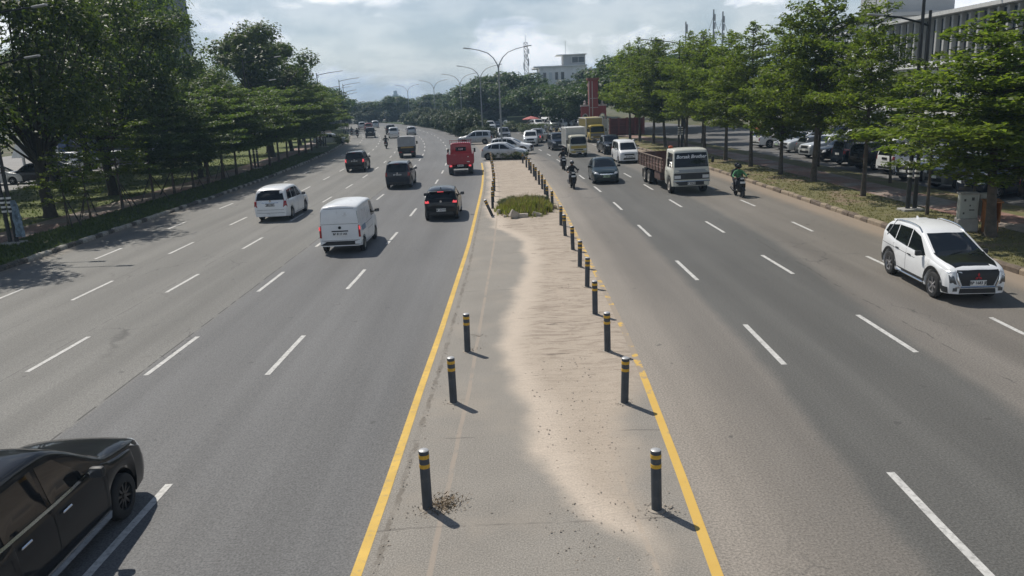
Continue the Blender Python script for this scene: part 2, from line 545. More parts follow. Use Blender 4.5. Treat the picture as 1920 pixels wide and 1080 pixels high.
class Proto:
    def __init__(self): self.parts = []; self.rear = 0; self.front = 0
    def add(self, name, me, key=None, parent=-1, loc=(0, 0, 0), rot=(0, 0, 0), label=None):
        self.parts.append((name, me, key, parent, loc, rot, label)); return len(self.parts) - 1
    def put(self, name, label, cat, loc, rot, paints=None, group=None, scale=1.0, only=None, skip=()):
        """a copy of the vehicle standing at loc, heading rot"""
        root = thing(name, label, cat, loc, rot, group, scale)
        made = {}
        for i, (pn, me, key, par, l, r_, lab) in enumerate(self.parts):
            if pn in skip or (only and pn not in only) or (par >= 0 and par not in made): continue
            o = obj(pn, me, root if par < 0 else made[par], l, r_)
            if key and paints and key in paints:
                o.material_slots[0].link = 'OBJECT'; o.material_slots[0].material = paints[key]
            if lab: o['label'] = lab
            made[i] = o
        return root
    def wheels(self, axx, half, r, w, style, m, dual=()):
        ty, rm = tyre_mesh(r, w), rim_mesh(r, w, style, m)
        for i, ax in enumerate(axx):
            for s in (1, -1):
                k = self.add('wheel', ty, loc=(ax, s * (half - w / 2), r), rot=(0, 0, 0 if s > 0 else math.pi))
                self.add('rim', rm, parent=k)

def plate(pr, text, pos, front, white=True, size=(0.46, 0.14), parent=-1, base=None):
    sg = 1 if front else -1
    mb = MB(); mb.rbox(pos, (0.02, size[0], size[1]), 0.006)
    k = pr.add('number_plate', mb.mesh('number_plate', [base or (M_PLATEW if white else M_PLATEK)]), parent=parent)
    t = text_mesh(text, size[1] * 0.78, M_INKK if white else M_INKW, bold=0.004)
    t.transform(basis((0, sg, 0), (0, 0, 1), (pos[0] + sg * 0.0125, pos[1], pos[2])))
    pr.add('plate_lettering', t, parent=k)

PAINTM = mat('paint_default', (0.5, 0.5, 0.5))
def car(sp):
    """sp: a dict of proportions; returns a Proto with shell, panes, lamps, trim, wheels"""
    b = Body(sp['L'], sp['W'], sp['top'], sp['belt'], sp['axles'], sp['wr'], sp.get('gc', 0.2), sp.get('tumble', 0.27), sp.get('tf', 0.8), sp.get('tr', 0.88), sp.get('crown', 0.04), edge=sp.get('edge', 0.08), smooth_it=sp.get('it', 2))
    pr = Proto(); L, W = sp['L'], sp['W']
    b.me.materials.append(PAINTM)
    body = pr.add('body', b.me, 'paint')
    # side windows: (s_bottom0, s_top0, s_bottom1, s_top1)
    gap = sp.get('roofgap', 0.13)
    for q in sp['side']:
        pane = len(q) > 4
        for d in 'LR':
            poly = [(q[0], b.zb(q[0]) + 0.035), (q[2], b.zb(q[2]) + 0.035), (q[3], min(b.zt(q[3]) - gap, sp.get('wtop', 9))), (q[1], min(b.zt(q[1]) - gap, sp.get('wtop', 9)))]
            mb = MB(); b.patch(mb, poly, d, 0.005)
            pr.add('side_window', mb.mesh('side_window', [M_GLASS], smooth=30), 'sideglass')
    # windscreen and rear window as front/rear outlines (half widths)
    def end_pane(nm, d, z0, z1, w0, w1, key=None, mat_=M_GLASS, rings=4):
        mb = MB()
        b.patch(mb, [(-w0, z0), (w0, z0), (w1, z1), (0, z1 + 0.015), (-w1, z1)], d, 0.006, rings, 0.14)
        return pr.add(nm, mb.mesh(nm, [mat_], smooth=30), key)
    if sp.get('ws'):
        k = end_pane('windscreen', 'F', *sp['ws'])
        if sp.get('wipers', True):
            for yy in (-0.35, 0.2):
                mb = MB()
                pts = []
                for t in (0, 0.5, 1):
                    h, nr = b.hit(yy + t * 0.42, sp['ws'][0] + 0.03 + 0.05 * t, 'F'); pts.append(h + nr * 0.02)
                mb.tube(pts, 0.01, 5)
                pr.add('wiper', mb.mesh('wiper', [M_BLACK]), parent=k)
    if sp.get('rw'):
        end_pane('rear_window', 'B', *sp['rw'])
    # lamps: outline on y>0, mirrored
    for nm, d, poly, mm, key in sp.get('lamps', []):
        for s in (1, -1):
            mb = MB(); b.patch(mb, [(y * s if d in 'FB' else y, z) for y, z in poly], d if d in 'FB' else ('L' if s > 0 else 'R'), 0.012, 2, 0.1)
            pr.add(nm, mb.mesh(nm, [mm], smooth=35), key)
    for nm, d, poly, mm, key in sp.get('panels', []):
        mb = MB(); b.patch(mb, poly, d, 0.009, 3, 0.14)
        pr.add(nm, mb.mesh(nm, [mm], smooth=35), key)
    # door gaps
    for ln, ds in [(l, 'LR') for l in sp.get('seams', [])] + [(l, 'B') for l in sp.get('rseams', [])]:
        for d in ds:
            mb = MB(); b.line(mb, ln, d)
            pr.add('panel_gap', mb.mesh('panel_gap', [M_SEAM], fix=False))
    # cladding along sills and arches
    if sp.get('sill'):
        for d in 'LR':
            mb = MB(); a0, a1 = sp['axles'][0] + sp['wr'] + 0.08, sp['axles'][1] - sp['wr'] - 0.08
            b.patch(mb, [(a0, sp['gc'] + 0.02), (a1, sp['gc'] + 0.02), (a1, sp['gc'] + 0.13), (a0, sp['gc'] + 0.13)], d, 0.012, 2, 0.2)
            pr.add('sill_trim', mb.mesh('sill_trim', [sp['sill']]))
    if sp.get('archtrim'):
        for a in sp['axles']:
            for d in 'LR':
                mb = MB(); ra = sp['wr'] + 0.075
                pts = [(a + (ra + 0.052) * math.cos(t), sp['wr'] + (ra + 0.045) * math.sin(t)) for t in np.linspace(0.0, math.pi, 13)]
                b.line(mb, pts, d, 0.085, 0.014)
                pr.add('arch_trim', mb.mesh('arch_trim', [M_BLACK]))
    for s0, z0 in sp.get('handles', []):
        for d in 'LR':
            h, nr = b.hit(s0, z0, d)
            mb = MB(); mb.rbox(h + nr * 0.025, (0.2, 0.025, 0.035), 0.012)
            pr.add('door_handle', mb.mesh('door_handle', [sp.get('hmat', PAINTM)]), 'paint' if 'hmat' not in sp else None)
    if sp.get('mirror'):
        s0, z0 = sp['mirror']
        for d, sg in (('L', 1), ('R', -1)):
            h, nr = b.hit(s0, z0, d)
            mb = MB(); mb.rbox((h.x - 0.02, h.y + sg * 0.17, z0 + 0.04), (0.11, 0.2, 0.15), 0.045, seg=2)
            mb.tube([(h.x, h.y - sg * 0.02, z0 - 0.02), (h.x, h.y + sg * 0.12, z0)], 0.025, 6)
            k = pr.add('wing_mirror', mb.mesh('wing_mirror', [sp.get('mmat', PAINTM)], smooth=40), None if 'mmat' in sp else 'paint')
            g = MB(); g.rbox((h.x - 0.078, h.y + sg * 0.17, z0 + 0.04), (0.006, 0.16, 0.11), 0.003)
            pr.add('mirror_glass', g.mesh('mirror_glass', [M_LAMPD]), parent=k)
    # underbody
    mb = MB(); mb.box((0, 0, sp.get('gc', 0.2) + 0.2), (L - 0.5, W - 0.52, 0.34))
    pr.add('underbody', mb.mesh('underbody', [M_UNDER]))
    pr.wheels([b.X(a) for a in sp['axles']], sp.get('track', W / 2 - 0.015), sp['wr'], sp.get('ww', 0.2), sp.get('rim', '5'), sp.get('rimmat', M_RIM))
    if sp.get('rails'):
        s0, s1, m_ = sp['rails']
        for sg in (1, -1):
            mb = MB(); pts = []
            for t in np.linspace(0, 1, 9):
                s = s0 + (s1 - s0) * t
                yy = 0.0
                for y in np.arange(W / 2, 0.2, -0.01):
                    h, nr = b.hit(s, y, 'T')
                    if h.z > b.zt(s) - 0.07: yy = y - 0.04; break
                h, nr = b.hit(s, yy, 'T')
                pts.append((h.x, h.y * sg, h.z + (0.045 if 0 < t < 1 else -0.005)))
            mb.tube(pts, 0.022, 6)
            pr.add('roof_rail', mb.mesh('roof_rail', [m_], smooth=50))
    if sp.get('spoiler'):
        s, w, m_, dz = sp['spoiler']
        z = b.zt(s)
        mb = MB(); mb.rbox((b.X(s) - 0.1, 0, z + dz), (0.3, w, 0.05), 0.02)
        k = pr.add('spoiler', mb.mesh('spoiler', [m_], smooth=40), 'paint' if m_ is PAINTM else None)
        mb = MB(); mb.rbox((b.X(s) - 0.255, 0, z + dz), (0.02, 0.3, 0.028), 0.005)
        pr.add('brake_lamp', mb.mesh('brake_lamp', [M_RED]), 'brake', parent=k)
    if sp.get('antenna'):
        s = sp['antenna']; h, nr = b.hit(s, 0, 'T')
        mb = MB(); mb.prism([(-0.09, 0), (0.07, 0), (-0.08, 0.075)], 'Y', -0.02, 0.02)
        for i, v in enumerate(mb.v): mb.v[i] = (v[0] + h.x, v[1], v[2] + h.z - 0.005)
        pr.add('antenna', mb.mesh('antenna', [PAINTM]), 'paint')
    if sp.get('exhaust'):
        mb = MB(); mb.tube([(-L / 2 + 0.25, sp['exhaust'], 0.27), (-L / 2 - 0.02, sp['exhaust'], 0.26)], 0.035, 10)
        pr.add('exhaust_pipe', mb.mesh('exhaust_pipe', [M_CHROME], smooth=40))
    for (txt, z, front, white) in sp.get('plates', []):
        h, nr = b.hit(0, z, 'F' if front else 'B')
        plate(pr, txt, (h.x + (0.02 if front else -0.02), 0, z), front, white, base=sp.get('platebase'))
    if sp.get('badge'):
        z, front, m_ = sp['badge']
        h, nr = b.hit(0, z, 'F' if front else 'B')
        mb = MB(); mb.lathe([(0.001, 0.0), (0.055, 0.0), (0.06, 0.02), (0.001, 0.025)] , 14, 'X', c=(h.x + (0 if front else -0.025), 0, z))
        pr.add('badge', mb.mesh('badge', [m_], smooth=40))
    pr.front, pr.rear, pr.body = b.X(sp['axles'][0]), b.X(sp['axles'][-1]), b
    return pr

_protos = {}
def proto(kind):
    if kind not in _protos: _protos[kind] = globals()['make_' + kind]()
    return _protos[kind]

def make_mpv(**kw):      # tall seven-seat people carrier
    return car(dict(dict(L=4.58, W=1.76, wr=0.325, axles=(0.86, 3.61), gc=0.2, tumble=0.22,
        top=[(0, 0.60), (0.02, 0.78), (0.12, 0.90), (0.45, 0.99), (1.12, 1.08), (1.30, 1.16), (1.98, 1.62), (2.35, 1.70), (3.2, 1.71), (3.95, 1.67), (4.28, 1.58), (4.40, 1.30), (4.50, 1.02), (4.55, 0.92), (4.58, 0.72)],
        belt=[(0, 0.85), (1.1, 1.02), (2.0, 1.02), (4.58, 1.07)],
        side=[(1.62, 2.10, 2.42, 2.44), (2.50, 2.52, 3.32, 3.30), (3.40, 3.38, 4.18, 3.98)],
        ws=(1.14, 1.58, 0.66, 0.55), rw=(1.10, 1.57, 0.72, 0.60),
        lamps=[('headlamp', 'F', [(0.42, 0.68), (0.76, 0.74), (0.80, 0.90), (0.50, 0.84)], M_LAMP, None),
               ('tail_lamp', 'B', [(0.66, 0.74), (0.84, 0.74), (0.80, 1.14), (0.70, 1.14)], M_RED, 'tail')],
        panels=[('grille', 'F', [(-0.40, 0.68), (0.40, 0.68), (0.42, 0.82), (-0.42, 0.82)], M_BLACK, None),
                ('lower_grille', 'F', [(-0.55, 0.36), (0.55, 0.36), (0.5, 0.50), (-0.5, 0.50)], M_BLACK, None),
                ('plate_trim', 'B', [(-0.42, 0.955), (0.42, 0.955), (0.42, 0.985), (-0.42, 0.985)], M_CHROME, None)],
        seams=[[(1.32, 0.35), (1.32, 1.0)], [(2.46, 0.28), (2.46, 1.02)], [(3.30, 0.75), (3.34, 1.03)], [(1.32, 0.28), (3.1, 0.28)]],
        rseams=[[(-0.78, 0.62), (0.78, 0.62)], [(-0.8, 0.46), (0.8, 0.46)]],
        handles=[(2.22, 0.90), (3.05, 0.92)], mirror=(1.62, 1.06), mmat=None or M_BLACK,
        plates=[('BP 1704 ZA', 0.87, False, False), ('BP 1704 ZA', 0.55, True, False)], badge=(1.045, False, M_CHROME), wipers=True), **kw))
def make_dark_mpv():
    pr = make_mpv(rimmat=M_RIMD, hmat=M_CHROME, sill=M_CHROME, rim='10')
    for d in 'LR':
        mb = MB(); pr.body.line(mb, [(1.42, 1.045), (2.4, 1.045), (4.25, 1.085)], d, 0.035, 0.012)
        pr.add('window_trim', mb.mesh('window_trim', [M_CHROME], fix=False))
    return pr
def make_van():      # cab-forward panel van
    pr = car(dict(L=4.05, W=1.665, wr=0.29, axles=(0.72, 3.37), gc=0.24, tumble=0.10, edge=0.10, tf=0.84, tr=0.95, crown=0.05,
        top=[(0, 0.66), (0.02, 0.86), (0.10, 0.98), (0.32, 1.14), (0.50, 1.28), (0.95, 1.78), (1.2, 1.86), (2.6, 1.89), (3.85, 1.87), (3.98, 1.78), (4.02, 1.5), (4.04, 1.0), (4.05, 0.62)],
        belt=[(0, 0.9), (0.5, 1.06), (4.05, 1.10)],
        side=[(0.66, 1.02, 1.42, 1.42)], ws=(1.17, 1.70, 0.64, 0.56),
        lamps=[('headlamp', 'F', [(0.45, 0.70), (0.74, 0.74), (0.74, 0.92), (0.50, 0.88)], M_LAMP, None),
               ('tail_lamp', 'B', [(0.715, 0.66), (0.792, 0.66), (0.785, 1.14), (0.715, 1.14)], M_RED, None)],
        panels=[('bumper', 'B', [(-0.815, 0.36), (0.815, 0.36), (0.815, 0.52), (-0.815, 0.52)], M_BLACK, None),
                ('rear_panel', 'B', [(-0.66, 1.22), (0.66, 1.22), (0.62, 1.72), (-0.62, 1.72)], PAINTM, 'paint'),
                ('plate_handle', 'B', [(-0.32, 0.885), (0.32, 0.885), (0.32, 0.93), (-0.32, 0.93)], M_BLACK, None),
                ('grille', 'F', [(-0.4, 0.72), (0.4, 0.72), (0.4, 0.82), (-0.4, 0.82)], M_BLACK, None)],
        seams=[[(1.5, 0.35), (1.5, 1.7)], [(0.62, 0.7), (0.62, 1.1)], [(2.55, 0.35), (2.55, 1.7)], [(1.5, 0.32), (3.0, 0.32)], [(1.5, 1.02), (3.9, 1.02)], [(1.5, 0.75), (2.55, 0.75)]],
        rseams=[[(-0.74, 0.55), (0.74, 0.55)], [(-0.74, 1.18), (0.74, 1.18)], [(-0.74, 1.18), (-0.68, 1.76)], [(0.74, 1.18), (0.68, 1.76)], [(-0.68, 1.77), (0.68, 1.77)]],
        handles=[(1.36, 0.98), (1.66, 0.98)], mirror=(0.74, 1.2), mmat=M_BLACK, rim='steel', rimmat=M_STEEL, ww=0.17,
        plates=[('BP 8117 AA', 0.80, False, True)], badge=(1.04, False, M_SEAM)))
    b = pr.body
    for d in 'LR':
        for s0, s1 in ((1.72, 2.42), (2.72, 3.5)):
            mb = MB(); b.patch(mb, [(s0, 1.2), (s1, 1.2), (s1 - 0.02, 1.62), (s0 + 0.02, 1.62)], d, 0.012, 2, 0.2)
            pr.add('side_panel', mb.mesh('side_panel', [PAINTM], smooth=30), 'paint')
        mb = MB(); b.patch(mb, [(3.0, 0.86), (3.75, 0.86), (3.75, 1.06), (3.0, 1.06)], d, 0.006, 2, 0.2)
        k = pr.add('sticker', mb.mesh('sticker', [mat('sticker_blue', (0.16, 0.24, 0.34), rough=0.4, var=0.3, vscale=6)]))
    for s in (1, -1):
        mb = MB(); mb.rbox((-2.035, s * 0.777, 1.02), (0.02, 0.055, 0.14), 0.01)
        pr.add('brake_lamp', mb.mesh('brake_lamp', [M_REDLIT]))
    return pr
def make_hatch():    # small five-door hatchback
    return car(dict(L=3.68, W=1.665, wr=0.29, axles=(0.72, 3.20), gc=0.18, tumble=0.30,
        top=[(0, 0.58), (0.02, 0.74), (0.12, 0.84), (0.5, 0.94), (0.95, 1.02), (1.12, 1.08), (1.70, 1.44), (2.05, 1.50), (2.7, 1.49), (3.25, 1.42), (3.40, 1.34), (3.54, 1.06), (3.62, 0.94), (3.66, 0.86), (3.68, 0.66)],
        belt=[(0, 0.8), (0.95, 0.94), (2.0, 0.95), (3.68, 1.02)],
        side=[(1.42, 1.82, 2.14, 2.16), (2.22, 2.24, 2.96, 2.86)], ws=(1.07, 1.40, 0.62, 0.52), rw=(1.05, 1.36, 0.60, 0.54),
        lamps=[('headlamp', 'F', [(0.44, 0.62), (0.74, 0.70), (0.76, 0.82), (0.5, 0.74)], M_LAMP, None),
               ('tail_lamp', 'B', [(0.56, 0.86), (0.765, 0.84), (0.765, 0.95), (0.60, 0.97)], M_RED, 'tail')],
        panels=[('grille', 'F', [(-0.42, 0.34), (0.42, 0.34), (0.46, 0.6), (-0.46, 0.6)], M_BLACK, None),
                ('bumper', 'B', [(-0.6, 0.30), (0.6, 0.30), (0.55, 0.42), (-0.55, 0.42)], M_BLACK, None)],
        seams=[[(1.16, 0.35), (1.12, 0.92)], [(2.18, 0.26), (2.18, 0.95)], [(2.95, 0.6), (2.98, 0.98)], [(1.16, 0.26), (2.85, 0.26)]],
        rseams=[[(-0.7, 0.62), (0.7, 0.62)], [(-0.7, 0.62), (-0.68, 1.0)], [(0.7, 0.62), (0.68, 1.0)]],
        handles=[(2.02, 0.86), (2.84, 0.89)], mirror=(1.44, 1.0), spoiler=(3.3, 1.05, PAINTM, -0.01), antenna=3.05,
        plates=[('BP 1519 IV', 0.52, False, True), ('BP 1519 IV', 0.46, True, True)], badge=(0.93, False, M_CHROME), rimmat=M_RIM, rim='8'))
def make_suv():      # boxy sport utility
    return car(dict(L=4.4, W=1.78, wr=0.36, axles=(0.85, 3.50), gc=0.25, tumble=0.2,
        top=[(0, 0.66), (0.02, 0.90), (0.10, 1.0), (0.5, 1.08), (1.15, 1.14), (1.32, 1.22), (1.88, 1.68), (2.2, 1.76), (3.2, 1.77), (4.05, 1.74), (4.22, 1.64), (4.32, 1.30), (4.38, 1.06), (4.39, 0.95), (4.4, 0.74)],
        belt=[(0, 0.95), (1.1, 1.08), (4.4, 1.14)],
        side=[(1.62, 2.02, 2.34, 2.36), (2.42, 2.44, 3.16, 3.16), (3.24, 3.24, 4.02, 3.88)], ws=(1.20, 1.64, 0.68, 0.58), rw=(1.16, 1.62, 0.68, 0.60),
        lamps=[('headlamp', 'F', [(0.46, 0.78), (0.78, 0.80), (0.78, 0.96), (0.5, 0.92)], M_LAMP, None),
               ('tail_lamp', 'B', [(0.70, 0.86), (0.84, 0.86), (0.82, 1.20), (0.72, 1.20)], M_RED, 'tail')],
        panels=[('grille', 'F', [(-0.42, 0.74), (0.42, 0.74), (0.42, 0.92), (-0.42, 0.92)], M_BLACK, None),
                ('lower_grille', 'F', [(-0.6, 0.38), (0.6, 0.38), (0.55, 0.58), (-0.55, 0.58)], M_BLACK, None),
                ('bumper', 'B', [(-0.8, 0.36), (0.8, 0.36), (0.8, 0.50), (-0.8, 0.50)], M_BLACK, None)],
        seams=[[(1.34, 0.4), (1.34, 1.08)], [(2.38, 0.34), (2.38, 1.1)], [(3.2, 0.8), (3.2, 1.12)], [(1.34, 0.33), (3.0, 0.33)]],
        rseams=[[(-0.72, 0.6), (0.72, 0.6)]], archtrim=True, sill=M_BLACK,
        handles=[(2.18, 0.98), (3.0, 1.0)], mirror=(1.62, 1.14), rails=(2.2, 4.0, M_BLACK), spoiler=(4.05, 1.2, PAINTM, 0.0),
        plates=[('BP 1263 ZN', 0.98, False, False), ('BP 1263 ZN', 0.62, True, True)], badge=(1.09, False, M_CHROME), exhaust=0.5))
def make_crossover():   # high-riding people carrier with split front lamps
    pr = car(dict(L=4.36, W=1.80, wr=0.355, axles=(0.80, 3.58), gc=0.235, tumble=0.30, tf=0.78, tr=0.84, roofgap=0.10,
        top=[(0, 0.58), (0.015, 0.80), (0.08, 0.91), (0.32, 1.0), (0.85, 1.08), (1.05, 1.13), (1.92, 1.57), (2.32, 1.68), (3.0, 1.70), (3.7, 1.655), (4.02, 1.57), (4.16, 1.34), (4.27, 1.10), (4.33, 0.98), (4.36, 0.72)],
        belt=[(0, 0.86), (1.0, 0.99), (2.2, 1.02), (3.2, 1.08), (3.7, 1.16), (4.2, 1.30), (4.5, 1.32)],
        side=[(1.36, 1.94, 2.44, 2.46), (2.49, 2.51, 3.30, 3.28), (3.35, 3.33, 4.04, 3.92)], ws=(1.10, 1.555, 0.72, 0.57), rw=(1.14, 1.55, 0.62, 0.54),
        lamps=[('daylight_lamp', 'F', [(0.60, 0.86), (0.80, 0.83), (0.80, 0.87), (0.62, 0.90)], M_LAMP, None),
               ('headlamp', 'F', [(0.60, 0.54), (0.78, 0.58), (0.79, 0.78), (0.68, 0.76)], M_LAMPD, None),
               ('fog_lamp', 'F', [(0.58, 0.36), (0.70, 0.36), (0.70, 0.45), (0.58, 0.45)], M_LAMPD, None),
               ('tail_lamp', 'B', [(0.62, 0.98), (0.82, 0.98), (0.76, 1.22), (0.66, 1.18)], M_RED, 'tail'),
               ('lower_cladding', 'S', [(1.32, 0.25), (3.16, 0.25), (3.16, 0.40), (1.32, 0.40)], M_BLACK, None),
               ('rear_cladding', 'S', [(4.0, 0.32), (4.30, 0.34), (4.30, 0.56), (4.02, 0.56)], M_BLACK, None),
               ('front_cladding', 'S', [(0.10, 0.30), (0.42, 0.30), (0.42, 0.46), (0.10, 0.46)], M_BLACK, None)],
        panels=[('grille', 'F', [(-0.44, 0.50), (0.44, 0.50), (0.60, 0.84), (0.58, 0.905), (-0.58, 0.905), (-0.60, 0.84)], M_BLACK, None),
                ('lower_grille', 'F', [(-0.52, 0.30), (0.52, 0.30), (0.50, 0.43), (-0.50, 0.43)], M_BLACK, None),
                ('bonnet', 'T', [(0.05, -0.56), (0.05, 0.56), (0.5, 0.69), (1.10, 0.74), (1.14, 0), (1.10, -0.74), (0.5, -0.69)], paint('satin_black', (0.012, 0.013, 0.014)), 'bonnet')],
        seams=[[(1.26, 0.45), (1.20, 0.98)], [(2.46, 0.42), (2.46, 1.02)], [(3.28, 0.75), (3.32, 1.05)], [(1.9, 0.86), (4.3, 0.96)]],
        rseams=[[(-0.7, 0.62), (0.7, 0.62)]], archtrim=True,
        handles=[(2.24, 0.90), (3.04, 0.94)], hmat=M_BLACK, mirror=(1.46, 1.05), mmat=M_BLACK, rails=(2.0, 3.85, M_CHROME), antenna=3.6, spoiler=(3.9, 1.1, PAINTM, 0.0),
        plates=[('BP 1683 JE', 0.58, True, True), ('BP 1683 JE', 0.85, False, True)], rim='6', ww=0.215))
    for sg in (1, -1):
        mb = MB(); mb.rbox((-0.0, sg * 0.87, 0.30), (1.75, 0.1, 0.05), 0.02); pr.add('side_step', mb.mesh('side_step', [M_CHROME]))
    b = pr.body
    for s in (1, -1):   # shield bars either side of the grille
        mb = MB()
        pts = [b.hit(s * y, z, 'F') for y, z in ((0.60, 0.84), (0.58, 0.68), (0.50, 0.49), (0.64, 0.47))]
        mb.tube([h + n * 0.012 for h, n in pts], [0.02, 0.03, 0.03, 0.02], 6)
        pr.add('shield_bar', mb.mesh('shield_bar', [M_CHROME], smooth=40))
    mb = MB(); pts = [b.hit(y, 0.47, 'F') for y in np.linspace(-0.6, 0.6, 9)]
    mb.tube([h + n * 0.01 for h, n in pts], 0.024, 6)
    pr.add('bumper_bar', mb.mesh('bumper_bar', [M_CHROME], smooth=40))
    h, n = b.hit(0, 0.74, 'F')
    for k in range(3):   # three-pointed red badge
        mb = MB(); a = math.pi / 2 + k * 2 * math.pi / 3
        M_ = basis((0, 1, 0), (0, 0, 1), (h.x + 0.02, 0, 0.735))
        c = Vector((math.cos(a) * 0.055, math.sin(a) * 0.055, 0)); t = Vector((math.cos(a), math.sin(a), 0)); u = Vector((-t.y, t.x, 0))
        vs_ = [M_ @ (c + t * 0.055), M_ @ (c + u * 0.032), M_ @ (c - t * 0.055), M_ @ (c - u * 0.032)]
        mb.add(vs_ + [v + Vector((0.012, 0, 0)) for v in vs_], [(0, 1, 2, 3), (4, 5, 6, 7), (0, 1, 5, 4), (1, 2, 6, 5), (2, 3, 7, 6), (3, 0, 4, 7)])
        pr.add('badge_diamond', mb.mesh('badge_diamond', [mat('badge_red', (0.35, 0.02, 0.03), rough=0.3)]))
    return pr
def make_sedan():    # low five-door family car with a long bonnet
    return car(dict(L=4.05, W=1.70, wr=0.30, axles=(0.80, 3.40), gc=0.16, tumble=0.32, tf=0.76,
        top=[(0, 0.52), (0.02, 0.66), (0.10, 0.74), (0.45, 0.86), (0.95, 0.97), (1.12, 1.02), (1.85, 1.44), (2.25, 1.50), (2.9, 1.48), (3.5, 1.36), (3.72, 1.20), (3.88, 1.02), (3.98, 0.92), (4.03, 0.84), (4.05, 0.62)],
        belt=[(0, 0.75), (1.0, 0.90), (2.2, 0.93), (4.05, 1.0)],
        side=[(1.40, 1.96, 2.28, 2.30), (2.36, 2.38, 3.08, 3.0), (3.14, 3.06, 3.42, 3.24)], ws=(1.00, 1.41, 0.66, 0.52), rw=(1.06, 1.38, 0.60, 0.50),
        lamps=[('headlamp', 'F', [(0.42, 0.60), (0.74, 0.66), (0.76, 0.80), (0.5, 0.71)], M_LAMP, None),
               ('tail_lamp', 'B', [(0.60, 0.80), (0.80, 0.80), (0.78, 1.05), (0.68, 1.05)], M_RED, 'tail')],
        panels=[('grille', 'F', [(-0.40, 0.60), (0.40, 0.60), (0.42, 0.66), (-0.42, 0.66)], M_CHROME, None),
                ('lower_grille', 'F', [(-0.6, 0.28), (0.6, 0.28), (0.5, 0.42), (-0.5, 0.42)], M_BLACK, None)],
        seams=[[(1.22, 0.35), (1.16, 0.9)], [(2.32, 0.24), (2.32, 0.93)], [(3.1, 0.6), (3.12, 0.95)], [(1.22, 0.24), (3.0, 0.24)]],
        rseams=[[(-0.7, 0.6), (0.7, 0.6)]], handles=[(2.14, 0.83), (2.94, 0.86)], mirror=(1.46, 0.98), mmat=M_BLACK,
        plates=[('BP 1420 QI', 0.50, True, True), ('BP 1420 QI', 0.74, False, True)], platebase=mat('pale_green_plate', (0.42, 0.55, 0.36), rough=0.4), antenna=3.3))
def make_minivan():  # cab-forward small bus
    return car(dict(L=4.1, W=1.66, wr=0.30, axles=(0.78, 3.40), gc=0.2, tumble=0.15, tf=0.82, tr=0.92,
        top=[(0, 0.62), (0.02, 0.84), (0.10, 0.94), (0.42, 1.08), (0.62, 1.16), (1.18, 1.68), (1.45, 1.79), (2.6, 1.82), (3.7, 1.80), (3.92, 1.70), (4.02, 1.3), (4.07, 0.98), (4.1, 0.66)],
        belt=[(0, 0.9), (0.6, 1.02), (4.1, 1.08)],
        side=[(0.86, 1.30, 1.66, 1.66), (1.74, 1.74, 2.62, 2.62), (2.70, 2.70, 3.72, 3.62)], ws=(1.10, 1.63, 0.66, 0.56), rw=(1.12, 1.62, 0.62, 0.56),
        lamps=[('headlamp', 'F', [(0.42, 0.68), (0.74, 0.72), (0.76, 0.92), (0.5, 0.86)], M_LAMP, None),
               ('tail_lamp', 'B', [(0.68, 0.78), (0.80, 0.78), (0.78, 1.2), (0.70, 1.2)], M_RED, 'tail')],
        panels=[('grille', 'F', [(-0.40, 0.68), (0.40, 0.68), (0.42, 0.80), (-0.42, 0.80)], M_BLACK, None),
                ('lower_grille', 'F', [(-0.5, 0.34), (0.5, 0.34), (0.46, 0.48), (-0.46, 0.48)], M_BLACK, None)],
        seams=[[(1.70, 0.3), (1.70, 1.02)], [(0.98, 0.6), (0.9, 1.0)], [(2.66, 0.3), (2.66, 1.02)]], rseams=[[(-0.7, 0.56), (0.7, 0.56)]],
        handles=[(1.5, 0.92), (1.9, 0.92)], mirror=(0.96, 1.12), plates=[('BP 1392 MD', 0.55, True, True), ('BP 1392 MD', 0.80, False, True)], rimmat=M_RIM))
